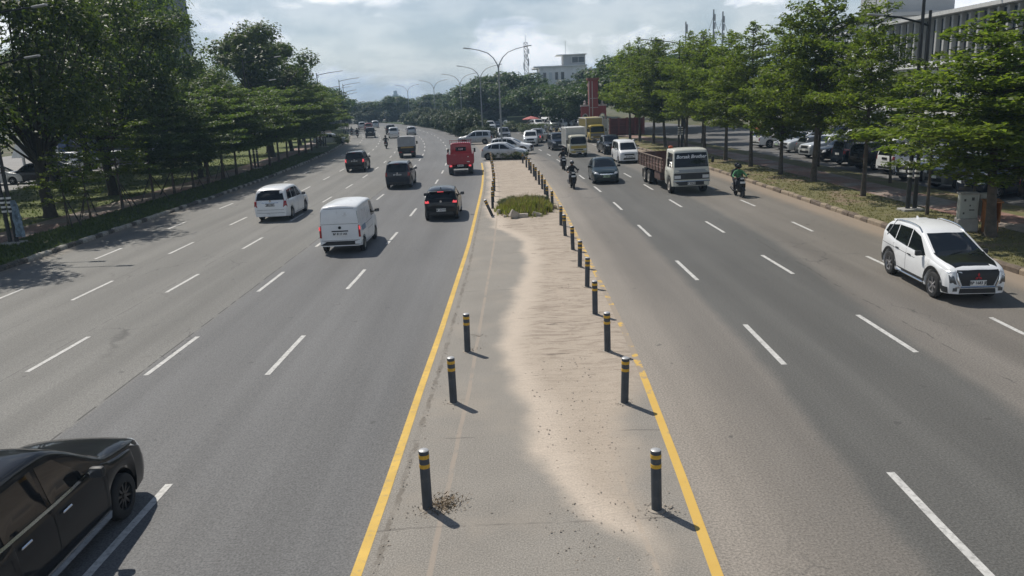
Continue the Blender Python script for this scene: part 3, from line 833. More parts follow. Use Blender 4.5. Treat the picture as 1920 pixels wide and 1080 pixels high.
def make_pickup():   # double-cab pickup with an open bed
    pr = car(dict(L=5.1, W=1.78, wr=0.37, axles=(0.90, 4.0), gc=0.28, tumble=0.22, tf=0.84, tr=0.96,
        top=[(0, 0.72), (0.02, 0.96), (0.12, 1.05), (0.6, 1.12), (1.25, 1.17), (1.42, 1.26), (1.95, 1.66), (2.25, 1.74), (2.9, 1.75), (3.32, 1.72), (3.48, 1.5), (3.56, 1.14), (3.64, 1.10), (5.05, 1.10), (5.09, 1.02), (5.1, 0.8)],
        belt=[(0, 0.98), (1.2, 1.10), (3.4, 1.12), (5.1, 1.04)],
        side=[(1.72, 2.10, 2.44, 2.46), (2.52, 2.54, 3.30, 3.16)], ws=(1.24, 1.62, 0.68, 0.56), rw=(1.20, 1.60, 0.60, 0.54),
        lamps=[('headlamp', 'F', [(0.48, 0.82), (0.78, 0.84), (0.78, 1.0), (0.52, 0.96)], M_LAMP, None),
               ('tail_lamp', 'B', [(0.74, 0.70), (0.85, 0.70), (0.85, 1.0), (0.74, 1.0)], M_RED, 'tail')],
        panels=[('grille', 'F', [(-0.44, 0.78), (0.44, 0.78), (0.46, 0.98), (-0.46, 0.98)], M_BLACK, None),
                ('bed_floor', 'T', [(3.78, -0.66), (3.78, 0.66), (4.98, 0.66), (4.98, -0.66)], M_BLACK, None),
                ('lower_grille', 'F', [(-0.6, 0.42), (0.6, 0.42), (0.55, 0.62), (-0.55, 0.62)], M_BLACK, None),
                ('bumper', 'B', [(-0.8, 0.46), (0.8, 0.46), (0.8, 0.60), (-0.8, 0.60)], M_CHROME, None)],
        seams=[[(1.46, 0.45), (1.46, 1.1)], [(2.48, 0.36), (2.48, 1.1)], [(3.36, 0.4), (3.36, 1.1)], [(3.60, 0.4), (3.60, 1.08)]], rseams=[[(-0.7, 0.64), (0.7, 0.64)]],
        archtrim=True, handles=[(2.28, 1.0), (3.1, 1.02)], mirror=(1.72, 1.16), mmat=M_BLACK, plates=[('BP 8402 ZH', 0.70, False, True), ('BP 8402 ZH', 0.66, True, True)]))
    return pr
# ---------------------------------------------------------------- trucks
def shift(pr, dx):
    pr.parts = [(n, me, k, par, (l[0] + dx, l[1], l[2]) if par < 0 else l, r_, lab) for n, me, k, par, l, r_, lab in pr.parts]
    pr.front += dx; pr.rear += dx
def cab(W, H, Lc, wr, gc, ax, ws, lamps, panels, plates, mirror, seams, ww=0.22, taper=0.93, side=None, **kw):
    z1 = H * 0.52
    return car(dict(L=Lc, W=W, wr=wr, axles=(ax,), gc=gc, tumble=0.06, tf=taper, tr=0.98, edge=0.09, crown=0.03, it=2,
        top=[(0, z1), (0.015, H * 0.56), (0.06, H * 0.60), (0.20, H * 0.86), (0.32, H - 0.06), (0.55, H), (Lc - 0.12, H), (Lc - 0.01, H - 0.08), (Lc, H * 0.7)],
        belt=[(0, z1 - 0.05), (0.2, H * 0.58), (Lc, H * 0.58)], side=side or [(0.30, 0.42, Lc - 0.42, Lc - 0.42)], ws=ws, lamps=lamps, panels=panels, plates=plates,
        mirror=None, seams=seams, handles=[(Lc - 0.55, H * 0.50)], hmat=M_BLACK, rim='steel', rimmat=M_STEEL, ww=ww, roofgap=0.2, **kw))
def truck_mirrors(pr, xs, W, z, m=M_BLACK):
    for s in (1, -1):
        mb = MB(); mb.rbox((xs + 0.06, s * (W / 2 + 0.16), z), (0.06, 0.16, 0.34), 0.03)
        mb.tube([(xs, s * (W / 2 - 0.05), z + 0.15), (xs + 0.05, s * (W / 2 + 0.14), z + 0.14)], 0.014, 5)
        mb.tube([(xs, s * (W / 2 - 0.05), z - 0.2), (xs + 0.05, s * (W / 2 + 0.14), z - 0.12)], 0.014, 5)
        pr.add('wing_mirror', mb.mesh('wing_mirror', [m], smooth=40))
def chassis(pr, x0, x1, z, W, m=M_UNDER):
    for s in (1, -1):
        mb = MB(); mb.box(((x0 + x1) / 2, s * 0.36, z), (abs(x1 - x0), 0.09, 0.2))
        pr.add('chassis_rail', mb.mesh('chassis_rail', [m]))
    mb = MB(); mb.tube([(x1 + 1.0, -W / 2 + 0.3, z - 0.12), (x1 + 1.0, W / 2 - 0.3, z - 0.12)], 0.09, 10)
    pr.add('axle', mb.mesh('axle', [m]))
M_TRUCKDK = mat('truck_dark_grey', (0.03, 0.032, 0.034), rough=0.6, var=0.2, vscale=4)

def box_truck(W, Hc, Lbox, Wbox, Hbox, z0, cabm, boxm, plate_txt, rear_style, canopy=False):
    Lc, wr = 1.65, 0.37
    pr = cab(W, Hc, Lc, wr, 0.34, 0.78, (Hc * 0.60, Hc * 0.91, W * 0.44, W * 0.41),
        [('headlamp', 'F', [(W * 0.28, 0.62), (W * 0.43, 0.62), (W * 0.43, 0.76), (W * 0.30, 0.76)], M_LAMP, None)],
        [('grille', 'F', [(-W * 0.24, 0.64), (W * 0.24, 0.64), (W * 0.24, 0.74), (-W * 0.24, 0.74)], M_BLACK, None),
         ('front_band', 'F', [(-W * 0.42, 0.80), (W * 0.42, 0.80), (W * 0.42, Hc * 0.53), (-W * 0.42, Hc * 0.53)], PAINTM, 'band'),
         ('bumper', 'F', [(-W * 0.46, 0.38), (W * 0.46, 0.38), (W * 0.46, 0.56), (-W * 0.46, 0.56)], PAINTM, 'bumper')],
        [(plate_txt, 0.46, True, False)], None, [[(0.42, 0.8), (0.42, 1.1)], [(Lc - 0.36, 0.5), (Lc - 0.36, Hc * 0.9)]], track=W / 2 - 0.02)
    Lt = Lc + 0.12 + Lbox
    shift(pr, Lt / 2 - Lc / 2)
    xf = Lt / 2
    xr = -Lt / 2 + 0.95
    truck_mirrors(pr, xf - 0.35, W, Hc * 0.72)
    chassis(pr, xf - Lc, -Lt / 2 + 0.05, 0.62, W)
    pr.wheels([xr], W / 2 + 0.0, wr, 0.36, 'steel', M_STEEL)
    xb0, xb1 = -Lt / 2, -Lt / 2 + Lbox
    cx = (xb0 + xb1) / 2
    mb = MB()
    if not canopy:
        mb.rbox((cx, 0, (z0 + Hbox) / 2), (Lbox, Wbox, Hbox - z0), 0.03)
        k = pr.add('cargo_box', mb.mesh('cargo_box', [boxm], smooth=40), 'box')
        n = int(Lbox / 0.22)
        rib = MB(); rib.box((0, 0, 0), (0.06, 0.03, Hbox - z0 - 0.3))
        rme = rib.mesh('rib', [boxm])
        for i in range(n):
            for s in (1, -1):
                pr.add('rib', rme, 'box', k, (xb0 + (i + 0.5) * Lbox / n, s * (Wbox / 2 + 0.012), (z0 + Hbox) / 2))
        rib = MB(); rib.box((0, 0, 0), (0.03, 0.05, Hbox - z0 - 0.3)); rme = rib.mesh('rib', [boxm])
        for i in range(9):
            pr.add('rib', rme, 'box', k, (xb1 + 0.012, (i - 4) * Wbox / 9.5, (z0 + Hbox) / 2))
        fr = MB()
        for s in (1, -1):
            fr.box((xb1 - 0.02, s * (Wbox / 2 - 0.02), (z0 + Hbox) / 2), (0.1, 0.1, Hbox - z0 + 0.03)); fr.box((xb0 + 0.02, s * (Wbox / 2 - 0.02), (z0 + Hbox) / 2), (0.1, 0.1, Hbox - z0 + 0.03))
        fr.box((xb1 - 0.02, 0, Hbox - 0.03), (0.1, Wbox + 0.02, 0.1)); fr.box((xb0 + 0.02, 0, Hbox - 0.03), (0.1, Wbox + 0.02, 0.1))
        for s in (1, -1): fr.box((cx, s * (Wbox / 2), Hbox - 0.03), (Lbox, 0.05, 0.11))
        pr.add('box_frame', fr.mesh('box_frame', [mat('box_frame_white', (0.62, 0.62, 0.60), rough=0.5, var=0.1, dirt=((0.2, 0.17, 0.13), 0.1, 2))]), 'frame')
        for s in (1, -1):
            d = MB(); d.rbox((xb0 - 0.015, s * Wbox * 0.24, (z0 + Hbox) / 2), (0.03, Wbox * 0.46, Hbox - z0 - 0.15), 0.01)
            pr.add('rear_door', d.mesh('rear_door', [boxm]), 'box')
    else:
        zr = z0 + 0.48
        for s in (1, -1):
            d = MB(); d.rbox((cx, s * Wbox / 2, (z0 + zr) / 2), (Lbox, 0.05, zr - z0), 0.01); pr.add('side_board', d.mesh('side_board', [M_TRUCKDK]))
        d = MB(); d.rbox((xb0, 0, (z0 + zr) / 2), (0.05, Wbox, zr - z0), 0.01); tb = pr.add('tailboard', d.mesh('tailboard', [M_TRUCKDK]))
        d = MB(); d.rbox((xb0 - 0.03, -0.1, zr - 0.1), (0.02, Wbox * 0.75, 0.16), 0.005)
        pr.add('reflective_strip', d.mesh('reflective_strip', [mat('ochre_strip', (0.38, 0.24, 0.06), rough=0.5, var=0.2)]), parent=tb)
        d = MB(); d.box((cx, 0, z0), (Lbox, Wbox, 0.06)); pr.add('bed_floor', d.mesh('bed_floor', [M_TRUCKDK]))
        arc = [(-Wbox / 2, zr), (-Wbox / 2 + 0.01, Hbox - 0.22), (-Wbox / 2 + 0.10, Hbox - 0.06), (-Wbox * 0.25, Hbox), (Wbox * 0.25, Hbox), (Wbox / 2 - 0.10, Hbox - 0.06), (Wbox / 2 - 0.01, Hbox - 0.22), (Wbox / 2, zr)]
        c = MB(); c.prism(arc, 'X', xb0 + 0.01, xb1)
        k = pr.add('canopy', c.mesh('canopy', [boxm], smooth=35), 'box')
        e = MB(); e.tube([(xb0, y, z) for y, z in arc[1:-1]], 0.022, 6); pr.add('canopy_edge', e.mesh('canopy_edge', [mat('canvas_pale', (0.55, 0.56, 0.55), rough=0.8)]), parent=k)
    for s in (1, -1):
        t = MB(); t.rbox((xb0 - 0.03, s * (W / 2 - 0.2), 0.62), (0.05, 0.28, 0.12), 0.01); pr.add('tail_lamp', t.mesh('tail_lamp', [M_RED]))
        g = MB(); g.box((xr - 0.55, s * (W / 2 - 0.15), 0.45), (0.02, 0.36, 0.4)); pr.add('mud_flap', g.mesh('mud_flap', [M_BLACK]))
    b = MB(); b.rbox((xb0 + 0.1, 0, 0.48), (0.08, W * 0.9, 0.1), 0.01); pr.add('rear_bumper', b.mesh('rear_bumper', [M_TRUCKDK]))
    pr.rear = xr
    return pr
def make_yellow_truck():
    return box_truck(1.74, 2.0, 3.2, 1.85, 2.65, 0.85, None, mat('box_aluminium', (0.55, 0.55, 0.52), rough=0.5, var=0.12, vscale=2, dirt=((0.25, 0.22, 0.16), 0.12, 2)), 'BP 8236 DG', 0)
def make_big_box_truck():
    return box_truck(1.9, 2.08, 4.6, 2.05, 2.9, 0.9, None, mat('box_ochre', (0.42, 0.35, 0.15), rough=0.55, var=0.15, vscale=2, dirt=((0.2, 0.17, 0.1), 0.15, 2)), 'BP 9120 ZC', 0)
def make_canopy_truck():
    return box_truck(1.62, 1.9, 2.5, 1.78, 2.2, 0.72, None, mat('canvas_grey', (0.34, 0.35, 0.36), rough=0.85, var=0.1, vscale=3), 'BP 8377 GA', 0, canopy=True)

def make_drop_side():   # red light truck with closed drop sides and rails on the cab roof
    W, Hc, Lc, wr, Lb = 1.88, 2.28, 1.6, 0.37, 3.1
    pr = cab(W, Hc, Lc, wr, 0.34, 0.76, (Hc * 0.60, Hc * 0.90, W * 0.44, W * 0.41), [('headlamp', 'F', [(0.5, 0.62), (0.82, 0.62), (0.82, 0.76), (0.55, 0.76)], M_LAMP, None)],
        [('bumper', 'F', [(-0.86, 0.38), (0.86, 0.38), (0.86, 0.56), (-0.86, 0.56)], M_BLACK, None)], [], None, [[(Lc - 0.36, 0.5), (Lc - 0.36, Hc * 0.9)]], track=W / 2 - 0.02,
        rw=(Hc * 0.72, Hc * 0.86, 0.42, 0.42))
    Lt = Lc + 0.1 + Lb
    shift(pr, Lt / 2 - Lc / 2)
    xb0, xb1 = -Lt / 2, -Lt / 2 + Lb
    truck_mirrors(pr, Lt / 2 - 0.35, W, Hc * 0.70)
    chassis(pr, Lt / 2 - Lc, xb0 + 0.05, 0.62, W)
    pr.wheels([xb0 + 0.85], W / 2, wr, 0.34, 'steel', M_STEEL)
    pr.rear = xb0 + 0.85
    Wb, z0, z1 = 2.0, 0.86, 1.62
    d = MB(); d.box(((xb0 + xb1) / 2, 0, z0), (Lb, Wb - 0.02, 0.07)); pr.add('bed_floor', d.mesh('bed_floor', [PAINTM]), 'paint')
    for s in (1, -1):
        d = MB(); d.rbox(((xb0 + xb1) / 2, s * (Wb / 2), (z0 + z1) / 2), (Lb, 0.05, z1 - z0), 0.012)
        for i in range(6): d.box((xb0 + 0.3 + i * 0.5, s * (Wb / 2 + 0.035), (z0 + z1) / 2), (0.05, 0.03, z1 - z0 - 0.06))
        pr.add('side_board', d.mesh('side_board', [PAINTM]), 'paint')
    d = MB(); d.rbox((xb0, 0, (z0 + z1) / 2), (0.05, Wb, z1 - z0), 0.012)
    for z in (z0 + 0.12, z1 - 0.12, (z0 + z1) / 2 + 0.05): d.box((xb0 - 0.032, 0, z), (0.02, Wb - 0.1, 0.035))
    k = pr.add('tailboard', d.mesh('tailboard', [PAINTM]), 'paint')
    t = MB(); t.rbox((xb0 - 0.05, -0.62, z1 - 0.22), (0.01, 0.1, 0.05), 0.003); t.rbox((xb0 - 0.05, -0.62, z0 + 0.16), (0.01, 0.22, 0.06), 0.003)
    pr.add('sticker', t.mesh('sticker', [M_PLATEW]), parent=k)
    for i in range(11):   # uprights and rails on the cab roof
        y = -0.85 + i * 0.17
        u = MB(); u.tube([(xb1 + 0.16, y, Hc - 0.05), (xb1 + 0.16, y, Hc + 0.24)], 0.02, 6); pr.add('rack_upright', u.mesh('rack_upright', [PAINTM]), 'paint')
    for z in (Hc + 0.10, Hc + 0.22):
        u = MB(); u.tube([(xb1 + 0.16, -0.92, z), (xb1 + 0.16, 0.92, z)], 0.018, 6); pr.add('rack_rail', u.mesh('rack_rail', [M_PLATEW if z < Hc + 0.2 else PAINTM]), 'paint' if z > Hc + 0.2 else None)
    t = text_mesh('1233', 0.2, M_INKW, bold=0.006); t.transform(basis((0, -1, 0), (0, 0, 1), (xb1 + 0.075, 0.02, Hc * 0.79))); pr.add('window_sticker', t)
    for s in (1, -1):
        t = MB(); t.rbox((xb0 - 0.03, s * 0.74, 0.72), (0.05, 0.2, 0.13), 0.02); pr.add('tail_lamp', t.mesh('tail_lamp', [M_REDLIT]))
        g = MB(); g.box((xb0 + 0.3, s * 0.76, 0.45), (0.02, 0.36, 0.42)); pr.add('mud_flap', g.mesh('mud_flap', [M_BLACK]))
    plate(pr, 'BP 8065', (xb0 - 0.04, 0, 0.74), False, True)
    return pr

def make_flatbed():     # heavy three-axle truck with low slatted sides
    W, Hc, Lc, wr, Lb = 2.2, 2.52, 1.85, 0.48, 6.6
    pr = cab(W, Hc, Lc, wr, 0.42, 0.95, (Hc * 0.605, Hc * 0.915, 0.96, 0.90),
        [('headlamp', 'F', [(0.62, 0.90), (0.98, 0.90), (0.98, 1.08), (0.62, 1.08)], M_LAMP, None)],
        [('grille', 'F', [(-1.0, 0.84), (1.0, 0.84), (1.0, 1.20), (-1.0, 1.20)], M_TRUCKDK, None),
         ('front_panel', 'F', [(-0.98, 1.22), (0.98, 1.22), (0.98, 1.40), (-0.98, 1.40)], mat('panel_blue_grey', (0.30, 0.33, 0.35), rough=0.4, var=0.08, dirt=((0.2, 0.17, 0.13), 0.1, 3)), None),
         ('bumper', 'F', [(-1.02, 0.50), (1.02, 0.50), (1.02, 0.76), (-1.02, 0.76)], M_TRUCKDK, None)],
        [('BP 9038 ZB', 0.62, True, True)], None, [[(Lc - 0.30, 0.7), (Lc - 0.30, Hc * 0.93)], [(0.35, 1.15), (0.35, 1.5)]], track=W / 2 - 0.03, ww=0.28)
    Lt = Lc + 0.35 + Lb
    shift(pr, Lt / 2 - Lc / 2)
    xf, xb0 = Lt / 2, -Lt / 2
    xb1 = xb0 + Lb
    truck_mirrors(pr, xf - 0.3, W, Hc * 0.75)
    b = MB(); b.tube([(xf + 0.03, -1.04, 0.74), (xf + 0.03, 1.04, 0.74)], 0.035, 8); pr.add('bumper_bar', b.mesh('bumper_bar', [M_CHROME], smooth=40))
    h = pr.body.hit(0, Hc * 0.83, 'F')[0]
    n = (pr.body.hit(0, Hc * 0.83, 'F')[1])
    up = Vector((0, 0, 1)); up = (up - n * up.dot(n)).normalized()
    t = text_mesh('Borsak Brother', 0.27, mat('white_vinyl', (0.8, 0.8, 0.8), rough=0.5), shear=0.3, bold=0.006)
    t.transform(basis((0, 1, 0), up, h + n * 0.02 + Vector((pr.front - (Lc / 2 - 0.95), 0, 0)))); pr.add('windscreen_lettering', t)
    chassis(pr, xf - 0.4, xb0 + 0.1, 0.82, W, mat('chassis_rust', (0.07, 0.03, 0.022), rough=0.8, var=0.3))
    pr.wheels([xb0 + 1.55, xb0 + 2.75], W / 2, wr, 0.5, 'steel', M_STEEL)
    pr.rear = xb0 + 2.75
    rust = mat('bed_rust_brown', (0.115, 0.062, 0.05), rough=0.75, var=0.3, vscale=3, dirt=((0.26, 0.2, 0.15), 0.2, 2))
    z0, z1, Wb = 1.12, 1.86, 2.3
    d = MB(); d.box(((xb0 + xb1) / 2, 0, z0), (Lb, Wb, 0.12)); pr.add('bed_floor', d.mesh('bed_floor', [rust]))
    plank = MB(); plank.rbox((0, 0, 0), (Lb, 0.04, 0.135), 0.008); pme = plank.mesh('plank', [rust])
    post = MB(); post.box((0, 0, 0), (0.07, 0.05, z1 - z0 + 0.05)); qme = post.mesh('post', [mat('post_dusty', (0.22, 0.165, 0.13), rough=0.8, var=0.2)])
    for s in (1, -1):
        k = pr.add('side_rail', (lambda m_: (m_.box(((xb0 + xb1) / 2, s * (Wb / 2 + 0.01), z1 + 0.03), (Lb + 0.04, 0.07, 0.05)), m_.mesh('side_rail', [mat('post_dusty', (0.22, 0.165, 0.13))]))[1])(MB()))
        for i in range(4): pr.add('plank', pme, None, k, ((xb0 + xb1) / 2, s * (Wb / 2 - 0.02), z0 + 0.13 + i * 0.18))
        for i in range(9): pr.add('post', qme, None, k, (xb0 + 0.1 + i * (Lb - 0.2) / 8, s * (Wb / 2 + 0.03), (z0 + z1) / 2))
    for x in (xb0, xb1):
        d = MB(); d.rbox((x, 0, (z0 + z1) / 2), (0.05, Wb - 0.1, z1 - z0), 0.01); pr.add('headboard' if x > 0 else 'tailboard', d.mesh('end_board', [rust]))
    d = MB()
    for s in (1, -1): d.tube([(xb1 + 0.08, s * 0.9, 1.0), (xb1 + 0.08, s * 0.9, 2.4), (xb1 + 0.08, s * 0.75, 2.5)], 0.03, 6)
    d.tube([(xb1 + 0.08, -0.75, 2.5), (xb1 + 0.08, 0.75, 2.5)], 0.03, 6); pr.add('headboard_frame', d.mesh('headboard_frame', [M_TRUCKDK]))
    d = MB(); d.rbox((xb1 + 0.14, -0.3, 1.7), (0.1, 1.3, 1.1), 0.03); pr.add('cab_guard', d.mesh('cab_guard', [mat('guard_black_red', (0.05, 0.022, 0.02), rough=0.7, var=0.3)]))
    for s in (1, -1):
        d = MB(); d.rbox(((xf - Lc + xb0 + 3.4) / 2, s * 0.85, 0.78), (1.5, 0.5, 0.5), 0.05); pr.add('fuel_tank' if s > 0 else 'tool_box', d.mesh('tank', [mat('tank_brown', (0.10, 0.06, 0.05), rough=0.7, var=0.3)]))
        g = MB(); g.box((xb0 + 0.75, s * 0.8, 0.55), (0.02, 0.5, 0.55)); pr.add('mud_flap', g.mesh('mud_flap', [M_BLACK]))
    d = MB(); d.rbox((xf - Lc + 0.25, -0.8, Hc + 0.06), (0.3, 0.24, 0.16), 0.05); pr.add('roof_marker', d.mesh('roof_marker', [mat('orange_red_cloth', (0.35, 0.08, 0.03), rough=0.8)]))
    return pr

# ---------------------------------------------------------------- motor scooters and riders
def make_scooter():
    pr = Proto()
    r = 0.27
    for nm, x in (('front_wheel', 0.62), ('rear_wheel', -0.62)):
        mb = MB()
        mb.lathe([(r * 0.7, -0.045), (r * 0.93, -0.05), (r, 0), (r * 0.93, 0.05), (r * 0.7, 0.045), (r * 0.68, 0), (r * 0.7, -0.045)], 20, 'Y')
        k = pr.add(nm, mb.mesh(nm, [M_RUBBER], smooth=45), loc=(x, 0, r))
        mb = MB()
        mb.lathe([(0.001, 0.03), (0.05, 0.03), (0.05, -0.03), (0.001, -0.03)], 10, 'Y')
        for i in range(5):
            a = i * 2 * math.pi / 5; M_ = Matrix.Rotation(-a, 3, 'Y'); mb.box(M_ @ Vector((r * 0.38, 0, 0)), (r * 0.66, 0.025, 0.035), M=M_)
        pr.add('rim', mb.mesh('rim', [M_RIMD]), parent=k)
    prof = [((0.42, 0.30), (0.52, 0.62), (0.60, 0.86), (0.50, 0.92), (0.40, 0.66), (0.30, 0.34))]
    mb = MB()
    rings = [((0.66, 0.60), 0.06), ((0.60, 0.78), 0.17), ((0.52, 0.92), 0.20), ((0.40, 0.96), 0.16)]
    # leg shield: stack of rounded cross sections from the floor up to the handlebar
    sec = [(0.26, 0.30, 0.34, 0.16), (0.34, 0.38, 0.30, 0.19), (0.41, 0.56, 0.24, 0.22), (0.46, 0.74, 0.22, 0.20), (0.43, 0.90, 0.20, 0.14), (0.38, 1.0, 0.14, 0.09)]
    pts = []
    for x, z, lx, ly in sec:
        for k in range(12):
            a = 2 * math.pi * k / 12
            pts.append((x + lx / 2 * math.cos(a), ly * math.sin(a), z))
    fs = [(i * 12 + k, i * 12 + (k + 1) % 12, (i + 1) * 12 + (k + 1) % 12, (i + 1) * 12 + k) for i in range(5) for k in range(12)]
    mb.add(pts, fs + [tuple(range(12)), tuple(range(60, 72))])
    # floor and tail
    sec = [(0.30, 0.30, 0.15, 0.05), (0.0, 0.30, 0.16, 0.06), (-0.15, 0.42, 0.16, 0.17), (-0.4, 0.58, 0.17, 0.20), (-0.7, 0.72, 0.13, 0.13), (-0.92, 0.80, 0.05, 0.05)]
    pts = []
    for x, z, ly, lz in sec:
        for k in range(12):
            a = 2 * math.pi * k / 12
            pts.append((x, ly * math.cos(a), z + lz * math.sin(a)))
    fs = [(i * 12 + k, i * 12 + (k + 1) % 12, (i + 1) * 12 + (k + 1) % 12, (i + 1) * 12 + k) for i in range(5) for k in range(12)]
    mb.add(pts, fs + [tuple(range(12)), tuple(range(60, 72))])
    pr.add('body', mb.mesh('body', [PAINTM], smooth=50), 'paint')
    mb = MB(); mb.rbox((-0.36, 0, 0.775), (0.72, 0.24, 0.09), 0.04, seg=2); pr.add('seat', mb.mesh('seat', [M_BLACK], smooth=50))
    mb = MB()
    mb.tube([(0.30, -0.34, 1.0), (0.37, -0.18, 1.02), (0.41, 0, 1.0), (0.37, 0.18, 1.02), (0.30, 0.34, 1.0)], 0.018, 8); pr.add('handlebar', mb.mesh('handlebar', [M_BLACK]))
    mb = MB(); mb.rbox((0.44, 0, 1.02), (0.16, 0.32, 0.15), 0.06, seg=2); k = pr.add('handlebar_cowl', mb.mesh('cowl', [PAINTM], smooth=50), 'paint')
    mb = MB(); mb.rbox((0.52, 0, 1.0), (0.03, 0.2, 0.08), 0.012); pr.add('headlamp', mb.mesh('headlamp', [M_LAMP]), parent=k)
    mb = MB(); mb.rbox((0.615, 0, 0.80), (0.02, 0.26, 0.10), 0.005, M=Matrix.Rotation(R(-15), 3, 'Y')); pr.add('front_plate', mb.mesh('front_plate', [M_PLATEW]))
    for s in (1, -1):
        mb = MB(); mb.tube([(0.36, s * 0.2, 1.02), (0.38, s * 0.3, 1.16)], 0.008, 5); mb.rbox((0.38, s * 0.33, 1.19), (0.025, 0.13, 0.08), 0.01); pr.add('mirror', mb.mesh('mirror', [M_BLACK]))
        mb = MB(); mb.tube([(0.50, s * 0.06, 0.72), (0.62, s * 0.07, 0.27)], 0.025, 6); pr.add('fork', mb.mesh('fork', [M_RIMD]))
    mb = MB()
    arc = [(0.62 + 0.32 * math.cos(a), 0.27 + 0.32 * math.sin(a)) for a in np.linspace(R(25), R(150), 9)]
    arc += [(0.62 + 0.29 * math.cos(a), 0.27 + 0.29 * math.sin(a)) for a in np.linspace(R(150), R(25), 9)]
    mb.prism(arc, 'Y', -0.07, 0.07); pr.add('front_fender', mb.mesh('front_fender', [PAINTM], smooth=40), 'paint')
    mb = MB(); mb.tube([(-0.2, -0.16, 0.28), (-0.45, -0.18, 0.3), (-0.9, -0.18, 0.42)], [0.03, 0.055, 0.06], 8); pr.add('exhaust', mb.mesh('exhaust', [M_RIMD], smooth=50))
    mb = MB(); mb.rbox((-0.95, 0, 0.80), (0.03, 0.18, 0.07), 0.012); pr.add('tail_lamp', mb.mesh('tail_lamp', [M_RED]))
    mb = MB(); mb.rbox((-0.98, 0, 0.58), (0.015, 0.24, 0.10), 0.004); pr.add('rear_plate', mb.mesh('rear_plate', [M_PLATEW]))
    return pr

def skin_body(name, chains, sub=1):
    """one continuous surface grown over joints; chains of (point, radius); points with equal coordinates merge"""
    me = bpy.data.meshes.new(name)
    bm = bmesh.new()
    lay = bm.verts.layers.skin.verify()
    idx = {}
    first = None
    for ch in chains:
        prev = None
        for p, rad in ch:
            key = tuple(round(c, 4) for c in p)
            if key not in idx:
                v = bm.verts.new(p); idx[key] = v
                rr = rad if hasattr(rad, '__len__') else (rad, rad)
                v[lay].radius = rr
                v[lay].use_root = False
                if first is None: first = v; v[lay].use_root = True
            v = idx[key]
            if prev is not None and bm.edges.get((prev, v)) is None: bm.edges.new((prev, v))
            prev = v
    bm.to_mesh(me); bm.free()
    o = bpy.data.objects.new(name, me); COL.objects.link(o)
    o.modifiers.new('s', 'SKIN').use_smooth_shade = True
    if sub:
        m = o.modifiers.new('d', 'SUBSURF'); m.levels = sub; m.render_levels = sub
    dg = bpy.context.evaluated_depsgraph_get()
    res = bpy.data.meshes.new_from_object(o.evaluated_get(dg))
    bpy.data.objects.remove(o); bpy.data.meshes.remove(me)
    return res
M_SKIN = mat('skin_brown', (0.26, 0.14, 0.085), rough=0.5)
M_DENIM = mat('trousers_dark', (0.025, 0.028, 0.036), rough=0.9, var=0.2, vscale=8)
M_SHOE = mat('shoes_black', (0.015, 0.015, 0.015), rough=0.6)
JACKET = mat('jacket_default', (0.02, 0.02, 0.022), rough=0.85)
def rider_mesh(passenger=False):
    dx = -0.42 if passenger else 0.0
    def q(x, y, z): return (x + dx, y, z + (0.03 if passenger else 0))
    ch = [[(q(-0.26, 0, 0.88), (0.16, 0.13)), (q(-0.25, 0, 1.02), (0.165, 0.12)), (q(-0.20, 0, 1.18), (0.185, 0.125)), (q(-0.16, 0, 1.32), (0.15, 0.10)), (q(-0.13, 0, 1.42), 0.058), (q(-0.10, 0, 1.48), 0.075), (q(-0.08, 0, 1.56), 0.095), (q(-0.085, 0, 1.66), 0.07)]]
    for s in (1, -1):
        hand = (0.30, s * 0.30, 1.03) if not passenger else (0.22, s * 0.20, 0.92)
        elb = (0.02, s * 0.36, 1.10) if not passenger else (-0.05, s * 0.30, 1.02)
        w = (hand[0] - 0.05, hand[1], hand[2] + 0.015)
        ch.append([(q(-0.16, 0, 1.32), 0.15), (q(-0.16, s * 0.19, 1.30), 0.072), (q(*elb), 0.052), (q(*w), 0.036), (q(*hand), (0.045, 0.028))])
        for k in range(4):   # fingers closed round the grip
            yy = hand[1] + (k - 1.5) * 0.021
            ch.append([(q(*hand), 0.04), (q(hand[0] + 0.045, yy, hand[2] + 0.012), 0.0095), (q(hand[0] + 0.062, yy, hand[2] - 0.018), 0.009), (q(hand[0] + 0.04, yy, hand[2] - 0.045), 0.008)])
        ch.append([(q(*hand), 0.04), (q(hand[0] - 0.01, hand[1] - s * 0.045, hand[2] - 0.01), 0.011), (q(hand[0] + 0.02, hand[1] - s * 0.05, hand[2] - 0.038), 0.009)])
        ch.append([(q(-0.26, 0, 0.88), 0.16), (q(-0.22, s * 0.11, 0.86), 0.105), (q(0.17, s * 0.19, 0.74), 0.072), (q(0.06 if not passenger else 0.10, s * 0.18, 0.42), 0.05), (q(0.04 if not passenger else 0.06, s * 0.175, 0.34), 0.042), (q(0.17, s * 0.19, 0.325), (0.05, 0.035))])
    me = skin_body('person_body', ch)
    for m in (JACKET, M_DENIM, M_SHOE, M_SKIN): me.materials.append(m)
    for p in me.polygons:
        c = p.center
        x, z = c.x - dx, c.z - (0.03 if passenger else 0)
        i = 0
        if z < 0.36: i = 2
        elif z < 0.94 and not (x > 0.1 and z > 0.88 and abs(c.y) > 0.15): i = 1
        elif z > 1.44: i = 3
        elif x > 0.24 and z > 0.88: i = 3
        p.material_index = i
        p.use_smooth = True
    return me
